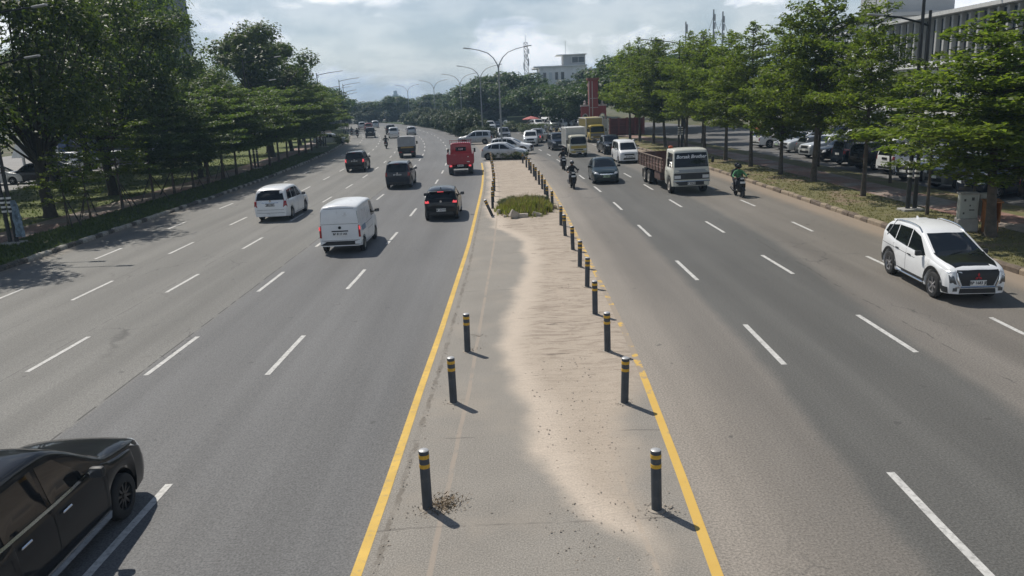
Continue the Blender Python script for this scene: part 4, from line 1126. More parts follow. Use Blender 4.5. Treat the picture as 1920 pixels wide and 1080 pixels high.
def helmet_parts(dx=0.0, dz=0.0):
    c = Vector((-0.08 + dx, 0, 1.585 + dz))
    mb = MB(); pts = []
    n, mm = 16, 9
    for i in range(mm):
        t = -0.62 + (math.pi / 2 + 0.62) * i / (mm - 1)
        for k in range(n):
            a = 2 * math.pi * k / n
            pts.append(c + Vector((0.150 * math.cos(t) * math.cos(a), 0.132 * math.cos(t) * math.sin(a), 0.145 * math.sin(t))))
    mb.add(pts, [(i * n + k, i * n + (k + 1) % n, (i + 1) * n + (k + 1) % n, (i + 1) * n + k) for i in range(mm - 1) for k in range(n)])
    h = mb.mesh('helmet', [PAINTM], smooth=60)
    mb = MB(); pts = []
    for i in range(5):
        t = -0.45 + 0.75 * i / 4
        for k in range(9):
            a = -1.15 + 2.3 * k / 8
            pts.append(c + Vector((0.158 * math.cos(t) * math.cos(a), 0.139 * math.cos(t) * math.sin(a), 0.150 * math.sin(t))))
    mb.add(pts, [(i * 9 + k, i * 9 + k + 1, (i + 1) * 9 + k + 1, (i + 1) * 9 + k) for i in range(4) for k in range(8)])
    return h, mb.mesh('visor', [M_GLASS], smooth=60, fix=False)
_riders = {}
def put_rider(label, loc, rot, jacket, helmet, passenger=False, trousers=None, scale=1.0):
    if passenger not in _riders:
        _riders[passenger] = (rider_mesh(passenger), *helmet_parts(-0.42 if passenger else 0, 0.03 if passenger else 0))
    me, h, v = _riders[passenger]
    o = tag(obj('person', me, None, loc, rot, scale), label, 'person', 'riders on motor scooters')
    o.material_slots[0].link = 'OBJECT'; o.material_slots[0].material = jacket
    if trousers: o.material_slots[1].link = 'OBJECT'; o.material_slots[1].material = trousers
    hh = obj('helmet', h, o); hh.material_slots[0].link = 'OBJECT'; hh.material_slots[0].material = helmet
    obj('visor', v, hh)
    return o
# ---------------------------------------------------------------- trees and plants
F_TERM = foliage('leaves_terminalia', (0.055, 0.092, 0.018), (0.165, 0.205, 0.042), 0.58)
F_YOUNG = foliage('leaves_young_terminalia', (0.040, 0.074, 0.020), (0.115, 0.155, 0.042), 0.55)
F_BROAD = foliage('leaves_broad_dark', (0.030, 0.056, 0.015), (0.108, 0.146, 0.034), 0.48)
F_FAR = foliage('leaves_rain_tree', (0.026, 0.052, 0.018), (0.070, 0.108, 0.030), 0.42)
F_BUSH = foliage('leaves_dark_bush', (0.024, 0.042, 0.016), (0.058, 0.082, 0.028), 0.28)
F_SHRUB = foliage('leaves_shrub', (0.045, 0.070, 0.018), (0.11, 0.14, 0.04), 0.30)
F_GRASS = foliage('grass_blades', (0.075, 0.095, 0.022), (0.17, 0.18, 0.055), 0.30)
M_BARK = mat('bark_grey_brown', (0.085, 0.070, 0.055), rough=0.9, var=0.35, vscale=6, bump=0.5, bscale=25)
M_BARKD = mat('bark_dark', (0.045, 0.038, 0.030), rough=0.9, var=0.35, vscale=6, bump=0.5, bscale=25)
def leaves(c, n, size, rng, aspect=0.45, droop=0.0):
    """one diamond leaf per centre c, lying across normal n"""
    k = len(c)
    n = n / np.maximum(np.linalg.norm(n, axis=1, keepdims=True), 1e-6)
    r_ = rng.normal(size=(k, 3))
    t = np.cross(n, r_); t /= np.maximum(np.linalg.norm(t, axis=1, keepdims=True), 1e-6)
    b = np.cross(n, t)
    s = (size * rng.uniform(0.6, 1.35, size=k))[:, None]
    v = np.empty((k, 4, 3))
    v[:, 0] = c - t * s * 0.5
    v[:, 1] = c + b * s * aspect * 0.5 + n * s * 0.08
    v[:, 2] = c + t * s * 0.5 - n * s * droop
    v[:, 3] = c - b * s * aspect * 0.5 + n * s * 0.08
    q = np.arange(k * 4).reshape(k, 4)
    return v.reshape(-1, 3), q
def crown_mesh(name, cs, ns, size, rng, m, shade=None, aspect=0.45, droop=0.1):
    c, n = np.concatenate(cs), np.concatenate(ns)
    v, q = leaves(c, n, size, rng, aspect, droop)
    lv = np.clip(rng.normal(0.52, 0.28, size=len(c)), 0, 1)
    return np_mesh(name, v, q, m, lv)

def terminalia(seed, H, Rm, z0, tiers, nb, dens, leaf, m, spread=0.34, top_taper=1.15, thick=0.13, bark=M_BARK, rise0=(0.02, 0.22), puff=0.05):
    """tiered tree: whorls of level branches carrying flat sprays of small leaves"""
    rng = np.random.default_rng(seed)
    tr = MB()
    lean = rng.normal(0, 0.02, 2)
    path = [(lean[0] * z, lean[1] * z, z) for z in np.linspace(-0.1, H * 0.97, 9)]
    tr.tube(path, [thick * 1.25] + [max(0.012, thick * (1 - i / 9.2)) for i in range(1, 9)], 8)
    cs, ns = [], []
    for t in range(tiers):
        u = t / (tiers - 1)
        z = z0 + (H - z0) * (u ** 0.92) + rng.normal(0, 0.08)
        env = min(1.0, 0.70 + u * 1.6) * (1 - u ** 1.7) ** 0.8 * top_taper + 0.06
        Rt = Rm * min(1.0, env) * rng.uniform(0.68, 1.2)
        a0 = rng.uniform(0, 6.28)
        n_b = max(3, int(nb * (0.7 + 0.5 * (1 - u))))
        for k in range(n_b):
            a = a0 + 2 * math.pi * k / n_b + rng.normal(0, 0.2)
            L = Rt * rng.uniform(0.55, 1.18)
            rise = rng.uniform(*rise0) + 0.35 * u
            dirv = np.array([math.cos(a), math.sin(a), 0.0]); side = np.array([-dirv[1], dirv[0], 0])
            b0 = np.array([lean[0] * z, lean[1] * z, z])
            bend_ = rng.normal(0, 0.12)
            def pt(s): return b0 + dirv * (L * s) + side * (bend_ * L * s * s) + np.array([0, 0, rise * L * (s - 0.35 * s * s)])
            tr.tube([pt(s) for s in (0, 0.35, 0.7, 0.97)], [max(0.008, thick * 0.33 * (1 - u * 0.6)), max(0.007, thick * 0.2), 0.009, 0.005], 5, cap=False)
            cnt = max(4, int(dens * L * L * 0.55 + dens * L * 0.5))
            s = rng.beta(1.9, 1.15, cnt)
            # rosettes of leaves on the side twigs
            lat = rng.uniform(-1, 1, cnt) * spread * L * (0.25 + 0.95 * s) * (1.12 - s ** 4)
            cen = np.array([pt(x) for x in s]) + side[None, :] * lat[:, None]
            cen[:, 2] += rng.normal(0.03, puff, cnt) + 0.10 * np.abs(lat) / max(L, 0.1)
            m_ = 5
            cc = np.repeat(cen, m_, axis=0) + rng.normal(0, 1, (cnt * m_, 3)) * np.array([0.085, 0.085, 0.035])
            nn = np.tile(np.array([0, 0, 1.0]), (cnt * m_, 1)) + rng.normal(0, 0.5, (cnt * m_, 3))
            cs.append(cc); ns.append(nn)
    return tr.mesh('trunk', [bark], smooth=50), crown_mesh('crown', cs, ns, leaf, rng, m)

def broad_tree(seed, H, Rm, z0, clumps, per, leaf, m, thick=0.3, flat=0.75, bark=M_BARKD, shellness=0.55, dome=1.0):
    """spreading tree: limbs that end in leafy clumps, gaps between the clumps"""
    rng = np.random.default_rng(seed)
    tr = MB()
    hb = z0 * 0.85
    tr.tube([(0, 0, -0.1), (0.02, 0.01, 0.35), (rng.normal(0, 0.08), rng.normal(0, 0.08), hb * 0.6), (rng.normal(0, 0.15), rng.normal(0, 0.15), hb)], [thick * 1.35, thick, thick * 0.85, thick * 0.75], 10)
    zc = (H + z0) / 2
    hz = (H - z0) / 2
    cs, ns = [], []
    cents = []
    for k in range(clumps):
        for _ in range(30):
            d = rng.normal(size=3); d /= np.linalg.norm(d)
            r_ = rng.uniform(shellness, 1.0) ** 0.6
            p = np.array([d[0] * Rm * r_, d[1] * Rm * r_, zc + d[2] * hz * r_ * dome])
            if p[2] < z0 + 0.1: continue
            if all(np.linalg.norm((p - c) / np.array([1, 1, 0.8])) > 0.42 * Rm / clumps ** 0.33 * 1.5 for c in cents): break
        cents.append(p)
    for i, p in enumerate(cents):
        rc = Rm * rng.uniform(0.22, 0.38) * (1.0 if clumps > 20 else 1.25)
        mid = np.array([p[0] * 0.45, p[1] * 0.45, hb + (p[2] - hb) * 0.45]) + rng.normal(0, 0.25, 3)
        th = thick * rng.uniform(0.22, 0.4)
        tr.tube([(0, 0, hb * 0.9), tuple(mid), tuple(p)], [th, th * 0.6, th * 0.2], 6, cap=False)
        n_ = int(per * rng.uniform(0.7, 1.3))
        d = rng.normal(size=(n_, 3)); d /= np.linalg.norm(d, axis=1, keepdims=True)
        r_ = rng.uniform(0.25, 1.0, n_) ** 0.5
        lump = 1 + 0.28 * np.sin(d[:, 0] * 5 + i) * np.cos(d[:, 1] * 4 + 2 * i) + 0.2 * np.sin(d[:, 2] * 7 + d[:, 0] * 6)
        off = d * (rc * r_ * lump)[:, None] * np.array([1, 1, flat])
        cc = p[None, :] + off
        nn = d * 0.7 + np.array([0, 0, 0.75]) + rng.normal(0, 0.45, (n_, 3))
        cs.append(cc); ns.append(nn)
    return tr.mesh('trunk', [bark], smooth=50), crown_mesh('crown', cs, ns, leaf, rng, m, aspect=0.5)

def tuft_mesh(name, pts, h, rng, m, per=8, width=0.012):
    """grass: bent blades, two quads each"""
    pts = np.asarray(pts); k = len(pts) * per
    base = np.repeat(pts, per, axis=0) + rng.normal(0, 1, (k, 3)) * np.array([0.035, 0.035, 0])
    a = rng.uniform(0, 6.28, k); hh = h * rng.uniform(0.45, 1.3, k); ln = rng.uniform(0.1, 0.65, k) * hh
    d = np.stack([np.cos(a), np.sin(a), np.zeros(k)], 1); s = np.stack([-np.sin(a), np.cos(a), np.zeros(k)], 1) * width
    v = np.empty((k, 6, 3))
    mid = base + d * (ln * 0.35)[:, None] + np.array([0, 0, 1]) * (hh * 0.6)[:, None]
    tip = base + d * ln[:, None] + np.array([0, 0, 1]) * hh[:, None]
    v[:, 0] = base - s; v[:, 1] = base + s; v[:, 2] = mid + s * 0.8; v[:, 3] = mid - s * 0.8; v[:, 4] = tip + s * 0.1; v[:, 5] = tip - s * 0.1
    i = np.arange(k)[:, None] * 6
    q = np.concatenate([i + np.array([[0, 1, 2, 3]]), i + np.array([[3, 2, 4, 5]])])
    lv = np.clip(rng.normal(0.5, 0.28, k), 0, 1)
    return np_mesh(name, v.reshape(-1, 3), q, m, np.concatenate([lv, lv]))

_tree_cache = {}
def tree_kind(key):
    if key in _tree_cache: return _tree_cache[key]
    fam, i = key
    if fam == 'term':      # mature tiered tree, 9 m
        t = terminalia(11 + i, 9.0, (3.0, 3.3, 2.7, 3.1, 2.6)[i], (2.5, 2.7, 2.3, 3.0, 2.4)[i], (17, 14, 19, 15, 20)[i], (6, 7, 5, 6, 6)[i], (16, 15, 17, 14, 16)[i], 0.19, F_TERM, rise0=((0.08, 0.42), (0.15, 0.62), (0.02, 0.3), (0.3, 0.75), (0.1, 0.45))[i], puff=(0.11, 0.15, 0.09, 0.17, 0.12)[i], top_taper=(1.15, 1.0, 1.2, 0.95, 1.1)[i])
    elif fam == 'slim':    # narrower tiered tree with an airy top
        t = terminalia(41 + i, 9.5, 2.6, 2.7, 18, 6, 12, 0.18, F_TERM, rise0=(0.1, 0.5), puff=0.1, top_taper=0.95, thick=0.11)
    elif fam == 'young':   # flat layered young tree, 7 m
        t = terminalia(71 + i, 7.0, 2.8, 2.2, 12, 6, 16, 0.17, F_YOUNG, spread=0.4, top_taper=1.3, thick=0.085)
    elif fam == 'sapling':
        t = terminalia(91 + i, 4.6, 1.5, 1.6, 9, 4, 17, 0.15, F_TERM, spread=0.42, top_taper=1.3, thick=0.055)
    elif fam == 'broad':   # tall dense dark tree, 14 m
        t = broad_tree(111 + i, 14.0, 5.2, 3.8, 40, 470, 0.30, F_BROAD, thick=0.34)
    elif fam == 'tall':    # tall tree with an open, ragged crown
        t = broad_tree(141 + i, 15.5, 4.6, 6.0, 30, 480, 0.36, F_BROAD, thick=0.36, shellness=0.45)
    elif fam == 'rain':    # wide low umbrella crown seen far away
        t = broad_tree(171 + i, 9.0, 5.0, 2.9, 34, 230, 0.5, F_FAR, thick=0.22, flat=0.5)
    elif fam == 'bush':
        t = broad_tree(231 + i, 2.4, 1.5, 0.2, 18, 190, 0.24, F_BUSH, thick=0.06, flat=0.9)
    elif fam == 'shrub':
        t = broad_tree(201 + i, 1.6, 1.1, 0.15, 16, 150, 0.17, F_SHRUB, thick=0.05, flat=0.9)
    _tree_cache[key] = t
    return t
def put_tree(name, label, fam, i, loc, h=1.0, w=None, rot=0.0, group=None, cat='tree', stem='trunk', leaf='crown'):
    tm, cm = tree_kind((fam, i))
    o = thing(name, label, cat, loc, rot, group, (w or h, w or h, h))
    obj(stem, tm, o); obj(leaf, cm, o)
    return o
# ---------------------------------------------------------------- ground, roads, median, kerbs
class NT:
    """short-hand for building a surface's node tree"""
    def __init__(self, name):
        self.m, self.nt, self.b = principled(name)
        self.tc = self.nt.nodes.new('ShaderNodeTexCoord')
        self.uv = self.tc.outputs['UV']; self.ob = self.tc.outputs['Object']
        s = self.n('ShaderNodeSeparateXYZ'); self.l(self.uv, s.inputs[0])
        self.u, self.v = s.outputs[0], s.outputs[1]
        MATS[name] = self.m
    def n(self, t): return self.nt.nodes.new(t)
    def l(self, a, b): self.nt.links.new(a, b)
    def set(self, sock, val):
        if hasattr(val, 'is_linked') or hasattr(val, 'links'): self.l(val, sock)
        elif hasattr(val, '__len__') and len(val) == 3 and sock.type == 'RGBA': sock.default_value = (*val, 1)
        else: sock.default_value = val
    def math(self, op, a, b=0.0):
        k = self.n('ShaderNodeMath'); k.operation = op; self.set(k.inputs[0], a); self.set(k.inputs[1], b); return k.outputs[0]
    def noise(self, vec, scale, detail=6, rough=0.55, stretch=None, dist=0.0):
        if stretch:
            mp = self.n('ShaderNodeMapping'); mp.inputs['Scale'].default_value = stretch; self.l(vec, mp.inputs[0]); vec = mp.outputs[0]
        k = self.n('ShaderNodeTexNoise'); k.inputs['Scale'].default_value = scale; k.inputs['Detail'].default_value = detail; k.inputs['Roughness'].default_value = rough
        k.inputs['Distortion'].default_value = dist
        self.l(vec, k.inputs['Vector']); return k.outputs['Fac']
    def rng(self, x, a, b, lo=0.0, hi=1.0, smooth=True):
        k = self.n('ShaderNodeMapRange'); k.interpolation_type = 'SMOOTHSTEP' if smooth else 'LINEAR'
        self.set(k.inputs[0], x); self.set(k.inputs[1], a); self.set(k.inputs[2], b); k.inputs[3].default_value = lo; k.inputs[4].default_value = hi
        return k.outputs[0]
    def mix(self, f, a, b):
        k = self.n('ShaderNodeMix'); k.data_type = 'RGBA'; self.set(k.inputs[0], f); self.set(k.inputs[6], a); self.set(k.inputs[7], b); return k.outputs[2]
    def scale(self, c, f):
        k = self.n('ShaderNodeVectorMath'); k.operation = 'SCALE'; self.set(k.inputs[0], c); self.set(k.inputs['Scale'], f); return k.outputs[0]
    def line(self, x, c, w):
        """1 on a line of half width w at x = c"""
        d = self.math('ABSOLUTE', self.math('SUBTRACT', x, c)); return self.rng(d, w * 0.5, w, 1, 0)
    def tab(self, x, pts, lo, hi, vmin, vmax):
        """piecewise linear look-up of x in lo..hi, values in vmin..vmax"""
        k = self.n('ShaderNodeValToRGB'); e = k.color_ramp.elements
        f = self.rng(x, lo, hi, 0, 1, False); self.l(f, k.inputs[0])
        while len(e) < len(pts): e.new(0.5)
        for i, (p, v) in enumerate(pts):
            e[i].position = (p - lo) / (hi - lo); t = (v - vmin) / (vmax - vmin); e[i].color = (t, t, t, 1)
        sp = self.n('ShaderNodeSeparateColor'); self.l(k.outputs[0], sp.inputs[0])
        return self.math('ADD', self.math('MULTIPLY', sp.outputs[0], vmax - vmin), vmin)
    def wear(self, c, shift, lane_w):
        """oil along lane centres, paler wheel tracks, hairline cracks, patched spots"""
        ph = self.math('COSINE', self.math('MULTIPLY', self.math('ADD', self.u, shift), 2 * math.pi / lane_w))
        k = self.math('MULTIPLY', self.rng(ph, 0.35, 1.0), self.rng(self.noise(self.uv, 0.5, 5, stretch=(1, 0.12, 1)), 0.3, 0.65, 0.25, 1.0))
        c = self.scale(c, self.math('SUBTRACT', 1.0, self.math('MULTIPLY', k, 0.13)))
        vo = self.n('ShaderNodeTexVoronoi'); vo.feature = 'DISTANCE_TO_EDGE'; vo.inputs['Scale'].default_value = 0.33
        wv = self.n('ShaderNodeTexNoise'); wv.inputs['Scale'].default_value = 1.3; wv.inputs['Detail'].default_value = 5; self.l(self.uv, wv.inputs['Vector'])
        ad = self.n('ShaderNodeVectorMath'); ad.operation = 'MULTIPLY_ADD'; self.l(wv.outputs['Color'], ad.inputs[0]); ad.inputs[1].default_value = (1.3, 1.3, 0); self.l(self.uv, ad.inputs[2])
        self.l(ad.outputs[0], vo.inputs['Vector'])
        cr = self.math('MULTIPLY', self.rng(vo.outputs['Distance'], 0.0, 0.012, 1, 0), self.rng(self.noise(self.uv, 0.13, 4, 0.6), 0.54, 0.62, 0, 0.65))
        c = self.mix(cr, c, (0.045, 0.043, 0.04))
        sp = self.rng(self.noise(self.uv, 3.2, 2, 0.4), 0.735, 0.76, 0, 0.5)
        return self.mix(sp, c, (0.05, 0.048, 0.045))
    def bump(self, h, strength, dist):
        k = self.n('ShaderNodeBump'); k.inputs['Strength'].default_value = strength; k.inputs['Distance'].default_value = dist
        self.l(h, k.inputs['Height']); self.l(k.outputs[0], self.b.inputs['Normal'])
    def done(self, col, rough):
        self.set(self.b.inputs['Base Color'], col); self.set(self.b.inputs['Roughness'], rough); self.b.inputs['Specular IOR Level'].default_value = 0.4
        return self.m

def asphalt_left():
    t = NT('asphalt_away')
    wob = t.math('MULTIPLY', t.math('SUBTRACT', t.noise(t.uv, 0.6, 4), 0.5), 0.25)
    u = t.math('ADD', t.u, wob)
    new = t.rng(u, -8.42, -8.30)
    old_c = t.mix(t.noise(t.uv, 0.35, 5, stretch=(1.0, 0.25, 1)), (0.124, 0.121, 0.110), (0.180, 0.174, 0.159))
    new_c = t.mix(t.noise(t.uv, 0.5, 5, stretch=(1.0, 0.2, 1)), (0.098, 0.098, 0.098), (0.150, 0.149, 0.146))
    c = t.mix(new, old_c, new_c)
    # paler, dusty strip by the yellow line and polished wheel paths
    c = t.mix(t.math('MULTIPLY', t.rng(t.u, -2.6, -1.7), 0.45), c, (0.20, 0.19, 0.175))
    wp = t.noise(t.uv, 0.9, 3, stretch=(1.4, 0.05, 1))
    c = t.scale(c, t.rng(wp, 0.3, 0.7, 0.90, 1.09))
    patch = t.noise(t.uv, 0.11, 6, 0.6, stretch=(1.0, 0.5, 1))
    c = t.scale(c, t.rng(patch, 0.35, 0.65, 0.93, 1.07))
    c = t.scale(c, t.rng(t.noise(t.uv, 30, 4, 0.75), 0.28, 0.72, 0.56, 1.48))
    c = t.scale(c, t.rng(t.noise(t.uv, 9, 3), 0.3, 0.7, 0.93, 1.07))
    seam_n = t.rng(t.noise(t.uv, 1.6, 4, stretch=(0.3, 1, 1)), 0.38, 0.52)
    for cu, w, a in ((-8.40, 0.030, 0.85), (-11.45, 0.024, 0.5), (-14.0, 0.03, 0.3)):
        k = t.math('MULTIPLY', t.line(t.math('ADD', t.u, t.math('MULTIPLY', wob, 0.25)), cu, w), t.math('MULTIPLY', seam_n, a))
        c = t.mix(k, c, (0.035, 0.032, 0.03))
    c = t.mix(t.math('MULTIPLY', t.rng(t.u, -18.7, -19.5), 0.6), c, (0.20, 0.17, 0.13))
    stain = t.rng(t.noise(t.uv, 0.7, 6, 0.7, stretch=(1.2, 0.6, 1)), 0.66, 0.74)
    c = t.mix(t.math('MULTIPLY', stain, 0.35), c, (0.06, 0.058, 0.055))
    c = t.wear(c, 3.5, 3.02)
    t.bump(t.noise(t.uv, 55, 3, 0.7), 0.5, 0.008)
    return t.done(c, 0.72)
def asphalt_right():
    t = NT('asphalt_oncoming')
    wob = t.math('MULTIPLY', t.math('SUBTRACT', t.noise(t.uv, 0.8, 7, 0.65), 0.5), 0.42)
    u = t.math('ADD', t.u, wob)
    eL = t.tab(t.v, [(0, 4.5), (8, 4.62), (15, 5.05), (30, 5.3), (60, 4.9), (80, 4.2)], 0, 80, 3, 12)
    eR = t.tab(t.v, [(0, 8.2), (12, 8.5), (18, 8.85), (28, 9.8), (45, 9.8), (80, 9.5)], 0, 80, 3, 12)
    dark = t.math('MULTIPLY', t.rng(t.math('SUBTRACT', u, eL), -0.10, 0.30), t.rng(t.math('SUBTRACT', u, eR), 0.35, -0.20))
    base = t.mix(t.noise(t.uv, 0.4, 5, stretch=(1, 0.3, 1)), (0.140, 0.128, 0.112), (0.190, 0.173, 0.151))
    base = t.mix(t.math('MULTIPLY', t.rng(t.math('ADD', t.u, wob), 4.6, 2.6), 0.8), base, (0.268, 0.237, 0.200))
    base = t.mix(t.math('MULTIPLY', t.rng(t.u, 9, 12), 0.5), base, (0.165, 0.148, 0.125))
    dk = t.mix(t.noise(t.uv, 0.5, 5, stretch=(1, 0.2, 1)), (0.086, 0.084, 0.077), (0.120, 0.117, 0.107))
    c = t.mix(dark, base, dk)
    c = t.scale(c, t.rng(t.noise(t.uv, 0.9, 3, stretch=(1.4, 0.05, 1)), 0.3, 0.7, 0.91, 1.08))
    c = t.scale(c, t.rng(t.noise(t.uv, 30, 4, 0.75), 0.28, 0.72, 0.58, 1.45))
    c = t.scale(c, t.rng(t.noise(t.uv, 0.12, 6, 0.6, stretch=(1.0, 0.5, 1)), 0.35, 0.65, 0.92, 1.08))
    sand = t.rng(t.math('ADD', t.u, t.math('MULTIPLY', wob, 1.8)), 13.3, 14.3)
    c = t.mix(t.math('MULTIPLY', sand, 0.85), c, (0.285, 0.225, 0.168))
    crk = t.math('MULTIPLY', t.line(t.math('ADD', t.u, wob), 9.35, 0.03), t.rng(t.noise(t.uv, 1.3, 4), 0.45, 0.55, 0, 0.6))
    c = t.mix(crk, c, (0.05, 0.045, 0.04))
    stain = t.rng(t.noise(t.uv, 0.6, 6, 0.7, stretch=(1.2, 0.6, 1)), 0.64, 0.74)
    c = t.mix(t.math('MULTIPLY', stain, 0.4), c, (0.06, 0.057, 0.05))
    c = t.wear(c, -4.1, 3.15)
    t.bump(t.noise(t.uv, 55, 3, 0.7), 0.5, 0.008)
    return t.done(c, 0.74)
def median_paving():
    t = NT('median_concrete_and_sand')
    wob = t.math('MULTIPLY', t.math('SUBTRACT', t.noise(t.uv, 0.55, 8, 0.62), 0.5), 1.0)
    x = t.math('ADD', t.u, wob)
    eL = t.tab(t.v, [(0, 1.9), (8.6, 1.5), (9.6, 0.6), (11.5, 0.12), (13.5, 0.1), (15.6, -0.4), (18, -0.35), (21, -0.1), (26, 0.5), (31, 0.35), (34, -0.8), (40, -1.2), (80, -1.4)], 0, 80, -3, 4)
    eR = t.tab(t.v, [(0, 1.2), (9, 1.5), (12.5, 1.7), (15, 2.6), (20, 2.8), (80, 2.8)], 0, 80, -3, 4)
    sand = t.math('MULTIPLY', t.rng(t.math('SUBTRACT', x, eL), -0.18, 0.34), t.rng(t.math('SUBTRACT', x, eR), 0.5, -0.3))
    conc = t.mix(t.noise(t.uv, 0.9, 6), (0.215, 0.198, 0.172), (0.285, 0.263, 0.230))
    conc = t.scale(conc, t.rng(t.noise(t.uv, 42, 3, 0.7), 0.28, 0.72, 0.66, 1.36))
    dust = t.rng(t.noise(t.uv, 0.5, 6, 0.65), 0.45, 0.7, 0, 0.5)
    conc = t.mix(dust, conc, (0.33, 0.29, 0.24))
    sc = t.mix(t.noise(t.uv, 1.2, 7, 0.6), (0.345, 0.287, 0.226), (0.455, 0.385, 0.310))
    inner = t.math('SUBTRACT', x, eL)
    pale = t.math('MULTIPLY', t.rng(inner, 1.0, 0.35), 0.9)
    streak = t.noise(t.uv, 1.7, 8, 0.64, stretch=(0.62, 1.9, 1), dist=1.8)
    far = t.rng(t.v, 12.5, 17)
    sc = t.mix(t.math('MULTIPLY', t.rng(streak, 0.46, 0.64), t.math('MULTIPLY', far, 0.62)), sc, (0.22, 0.175, 0.135))
    sc = t.mix(pale, sc, (0.50, 0.425, 0.345))
    rut = t.rng(t.noise(t.uv, 1.1, 6, 0.7, stretch=(0.5, 3.2, 1), dist=1.7), 0.615, 0.66)
    sc = t.mix(t.math('MULTIPLY', rut, t.math('MULTIPLY', far, 0.8)), sc, (0.085, 0.066, 0.052))
    grit = t.rng(t.noise(t.uv, 16, 2, 0.5), 0.66, 0.72)
    grit_z = t.math('MULTIPLY', t.rng(t.math('SUBTRACT', t.v, 8), 0, 2), t.rng(t.v, 15, 12))
    sc = t.mix(t.math('MULTIPLY', grit, t.math('MULTIPLY', grit_z, 0.75)), sc, (0.16, 0.125, 0.10))
    sc = t.scale(sc, t.rng(t.noise(t.uv, 30, 3, 0.7), 0.3, 0.7, 0.86, 1.14))
    c = t.mix(sand, conc, sc)
    # long saw cuts, worn gutter crack, cross joints
    cu = t.math('ADD', t.u, t.math('MULTIPLY', wob, 0.06))
    k1 = t.tab(t.v, [(0, -1.3), (8, -1.17), (14, -0.95), (29, -0.65), (45, -0.5), (80, -0.6)], 0, 80, -3, 4)
    c = t.mix(t.math('MULTIPLY', t.line(t.math('SUBTRACT', cu, k1), 0.0, 0.05), t.rng(t.noise(t.uv, 1.4, 4), 0.35, 0.5, 0.1, 0.75)), c, (0.34, 0.285, 0.23))
    k2 = t.tab(t.v, [(0, -1.95), (8, -1.86), (16, -1.62), (26, -1.45), (80, -1.45)], 0, 80, -3, 4)
    gut = t.line(t.math('SUBTRACT', t.math('ADD', t.u, t.math('MULTIPLY', t.math('SUBTRACT', t.noise(t.uv, 3.5, 6, 0.7), 0.5), 0.22)), k2), 0.0, 0.06)
    c = t.mix(t.math('MULTIPLY', gut, t.rng(t.noise(t.uv, 2.2, 5, 0.7), 0.40, 0.56, 0.1, 0.6)), c, (0.13, 0.112, 0.09))
    k3 = t.tab(t.v, [(0, 2.0), (9, 1.55), (15, 1.35), (80, 1.3)], 0, 80, -3, 4)
    c = t.mix(t.math('MULTIPLY', t.line(t.math('SUBTRACT', cu, k3), 0.0, 0.05), t.rng(t.noise(t.uv, 2, 4), 0.42, 0.56, 0, 0.55)), c, (0.40, 0.33, 0.26))
    for cv in (9.3, 12.1, 19.6, 22.4, 25.3, 28.0):
        c = t.mix(t.math('MULTIPLY', t.math('MULTIPLY', t.line(t.math('ADD', t.v, t.math('MULTIPLY', wob, 0.1)), cv, 0.028), t.rng(t.noise(t.uv, 1.2, 4), 0.40, 0.55, 0, 0.5)), t.rng(sand, 0.2, 0.8, 1, 0)), c, (0.10, 0.09, 0.08))
    hgt = t.mix(sand, t.noise(t.uv, 50, 3, 0.7), t.math('MULTIPLY', streak, 4.0))
    t.bump(hgt, 0.55, 0.012)
    return t.done(c, 0.9)
def grass_ground(name, c1, c2, soil, amt, sc=1.0):
    t = NT(name)
    c = t.mix(t.noise(t.ob, 0.9 * sc, 7, 0.65), c1, c2)
    c = t.scale(c, t.rng(t.noise(t.ob, 14 * sc, 4, 0.7), 0.25, 0.75, 0.6, 1.45))
    so = t.rng(t.noise(t.ob, 0.45 * sc, 7, 0.65), 0.62 - amt * 0.25, 0.72 - amt * 0.2)
    c = t.mix(so, c, soil)
    t.bump(t.noise(t.ob, 18, 5, 0.7), 0.9, 0.05)
    return t.done(c, 0.95)
def paving(name, c1, c2):
    t = NT(name)
    br = t.n('ShaderNodeTexBrick'); br.inputs['Scale'].default_value = 5.0; br.inputs['Mortar Size'].default_value = 0.012
    t.l(t.uv, br.inputs['Vector']); t.set(br.inputs['Color1'], c1); t.set(br.inputs['Color2'], c2); t.set(br.inputs['Mortar'], tuple(a * 0.6 for a in c1))
    c = t.mix(t.rng(t.noise(t.uv, 0.35, 5), 0.42, 0.6), br.outputs[0], (0.26, 0.225, 0.19))
    c = t.scale(c, t.rng(t.noise(t.uv, 3, 5), 0.3, 0.7, 0.8, 1.2))
    return t.done(c, 0.85)

M_ASPL, M_ASPR, M_MED = asphalt_left(), asphalt_right(), median_paving()
M_LAWN = grass_ground('lawn_grass', (0.085, 0.115, 0.030), (0.150, 0.165, 0.050), (0.16, 0.125, 0.08), 0.15)
M_VERGEL = grass_ground('verge_grass_green', (0.035, 0.058, 0.018), (0.070, 0.095, 0.030), (0.12, 0.095, 0.065), 0.2)
M_VERGER = grass_ground('verge_grass_dry', (0.105, 0.105, 0.040), (0.185, 0.165, 0.070), (0.21, 0.155, 0.105), 0.45)
M_GROUND = grass_ground('open_ground', (0.07, 0.08, 0.035), (0.12, 0.115, 0.055), (0.17, 0.135, 0.09), 0.4, 0.3)
M_PAVEL = paving('paving_pinkish', (0.24, 0.155, 0.135), (0.29, 0.20, 0.17))
M_PAVER = paving('paving_red', (0.22, 0.12, 0.095), (0.28, 0.165, 0.13))
M_LOT = mat('car_park_asphalt', (0.115, 0.112, 0.106), rough=0.8, var=0.25, vscale=0.5, bump=0.3, bscale=30)

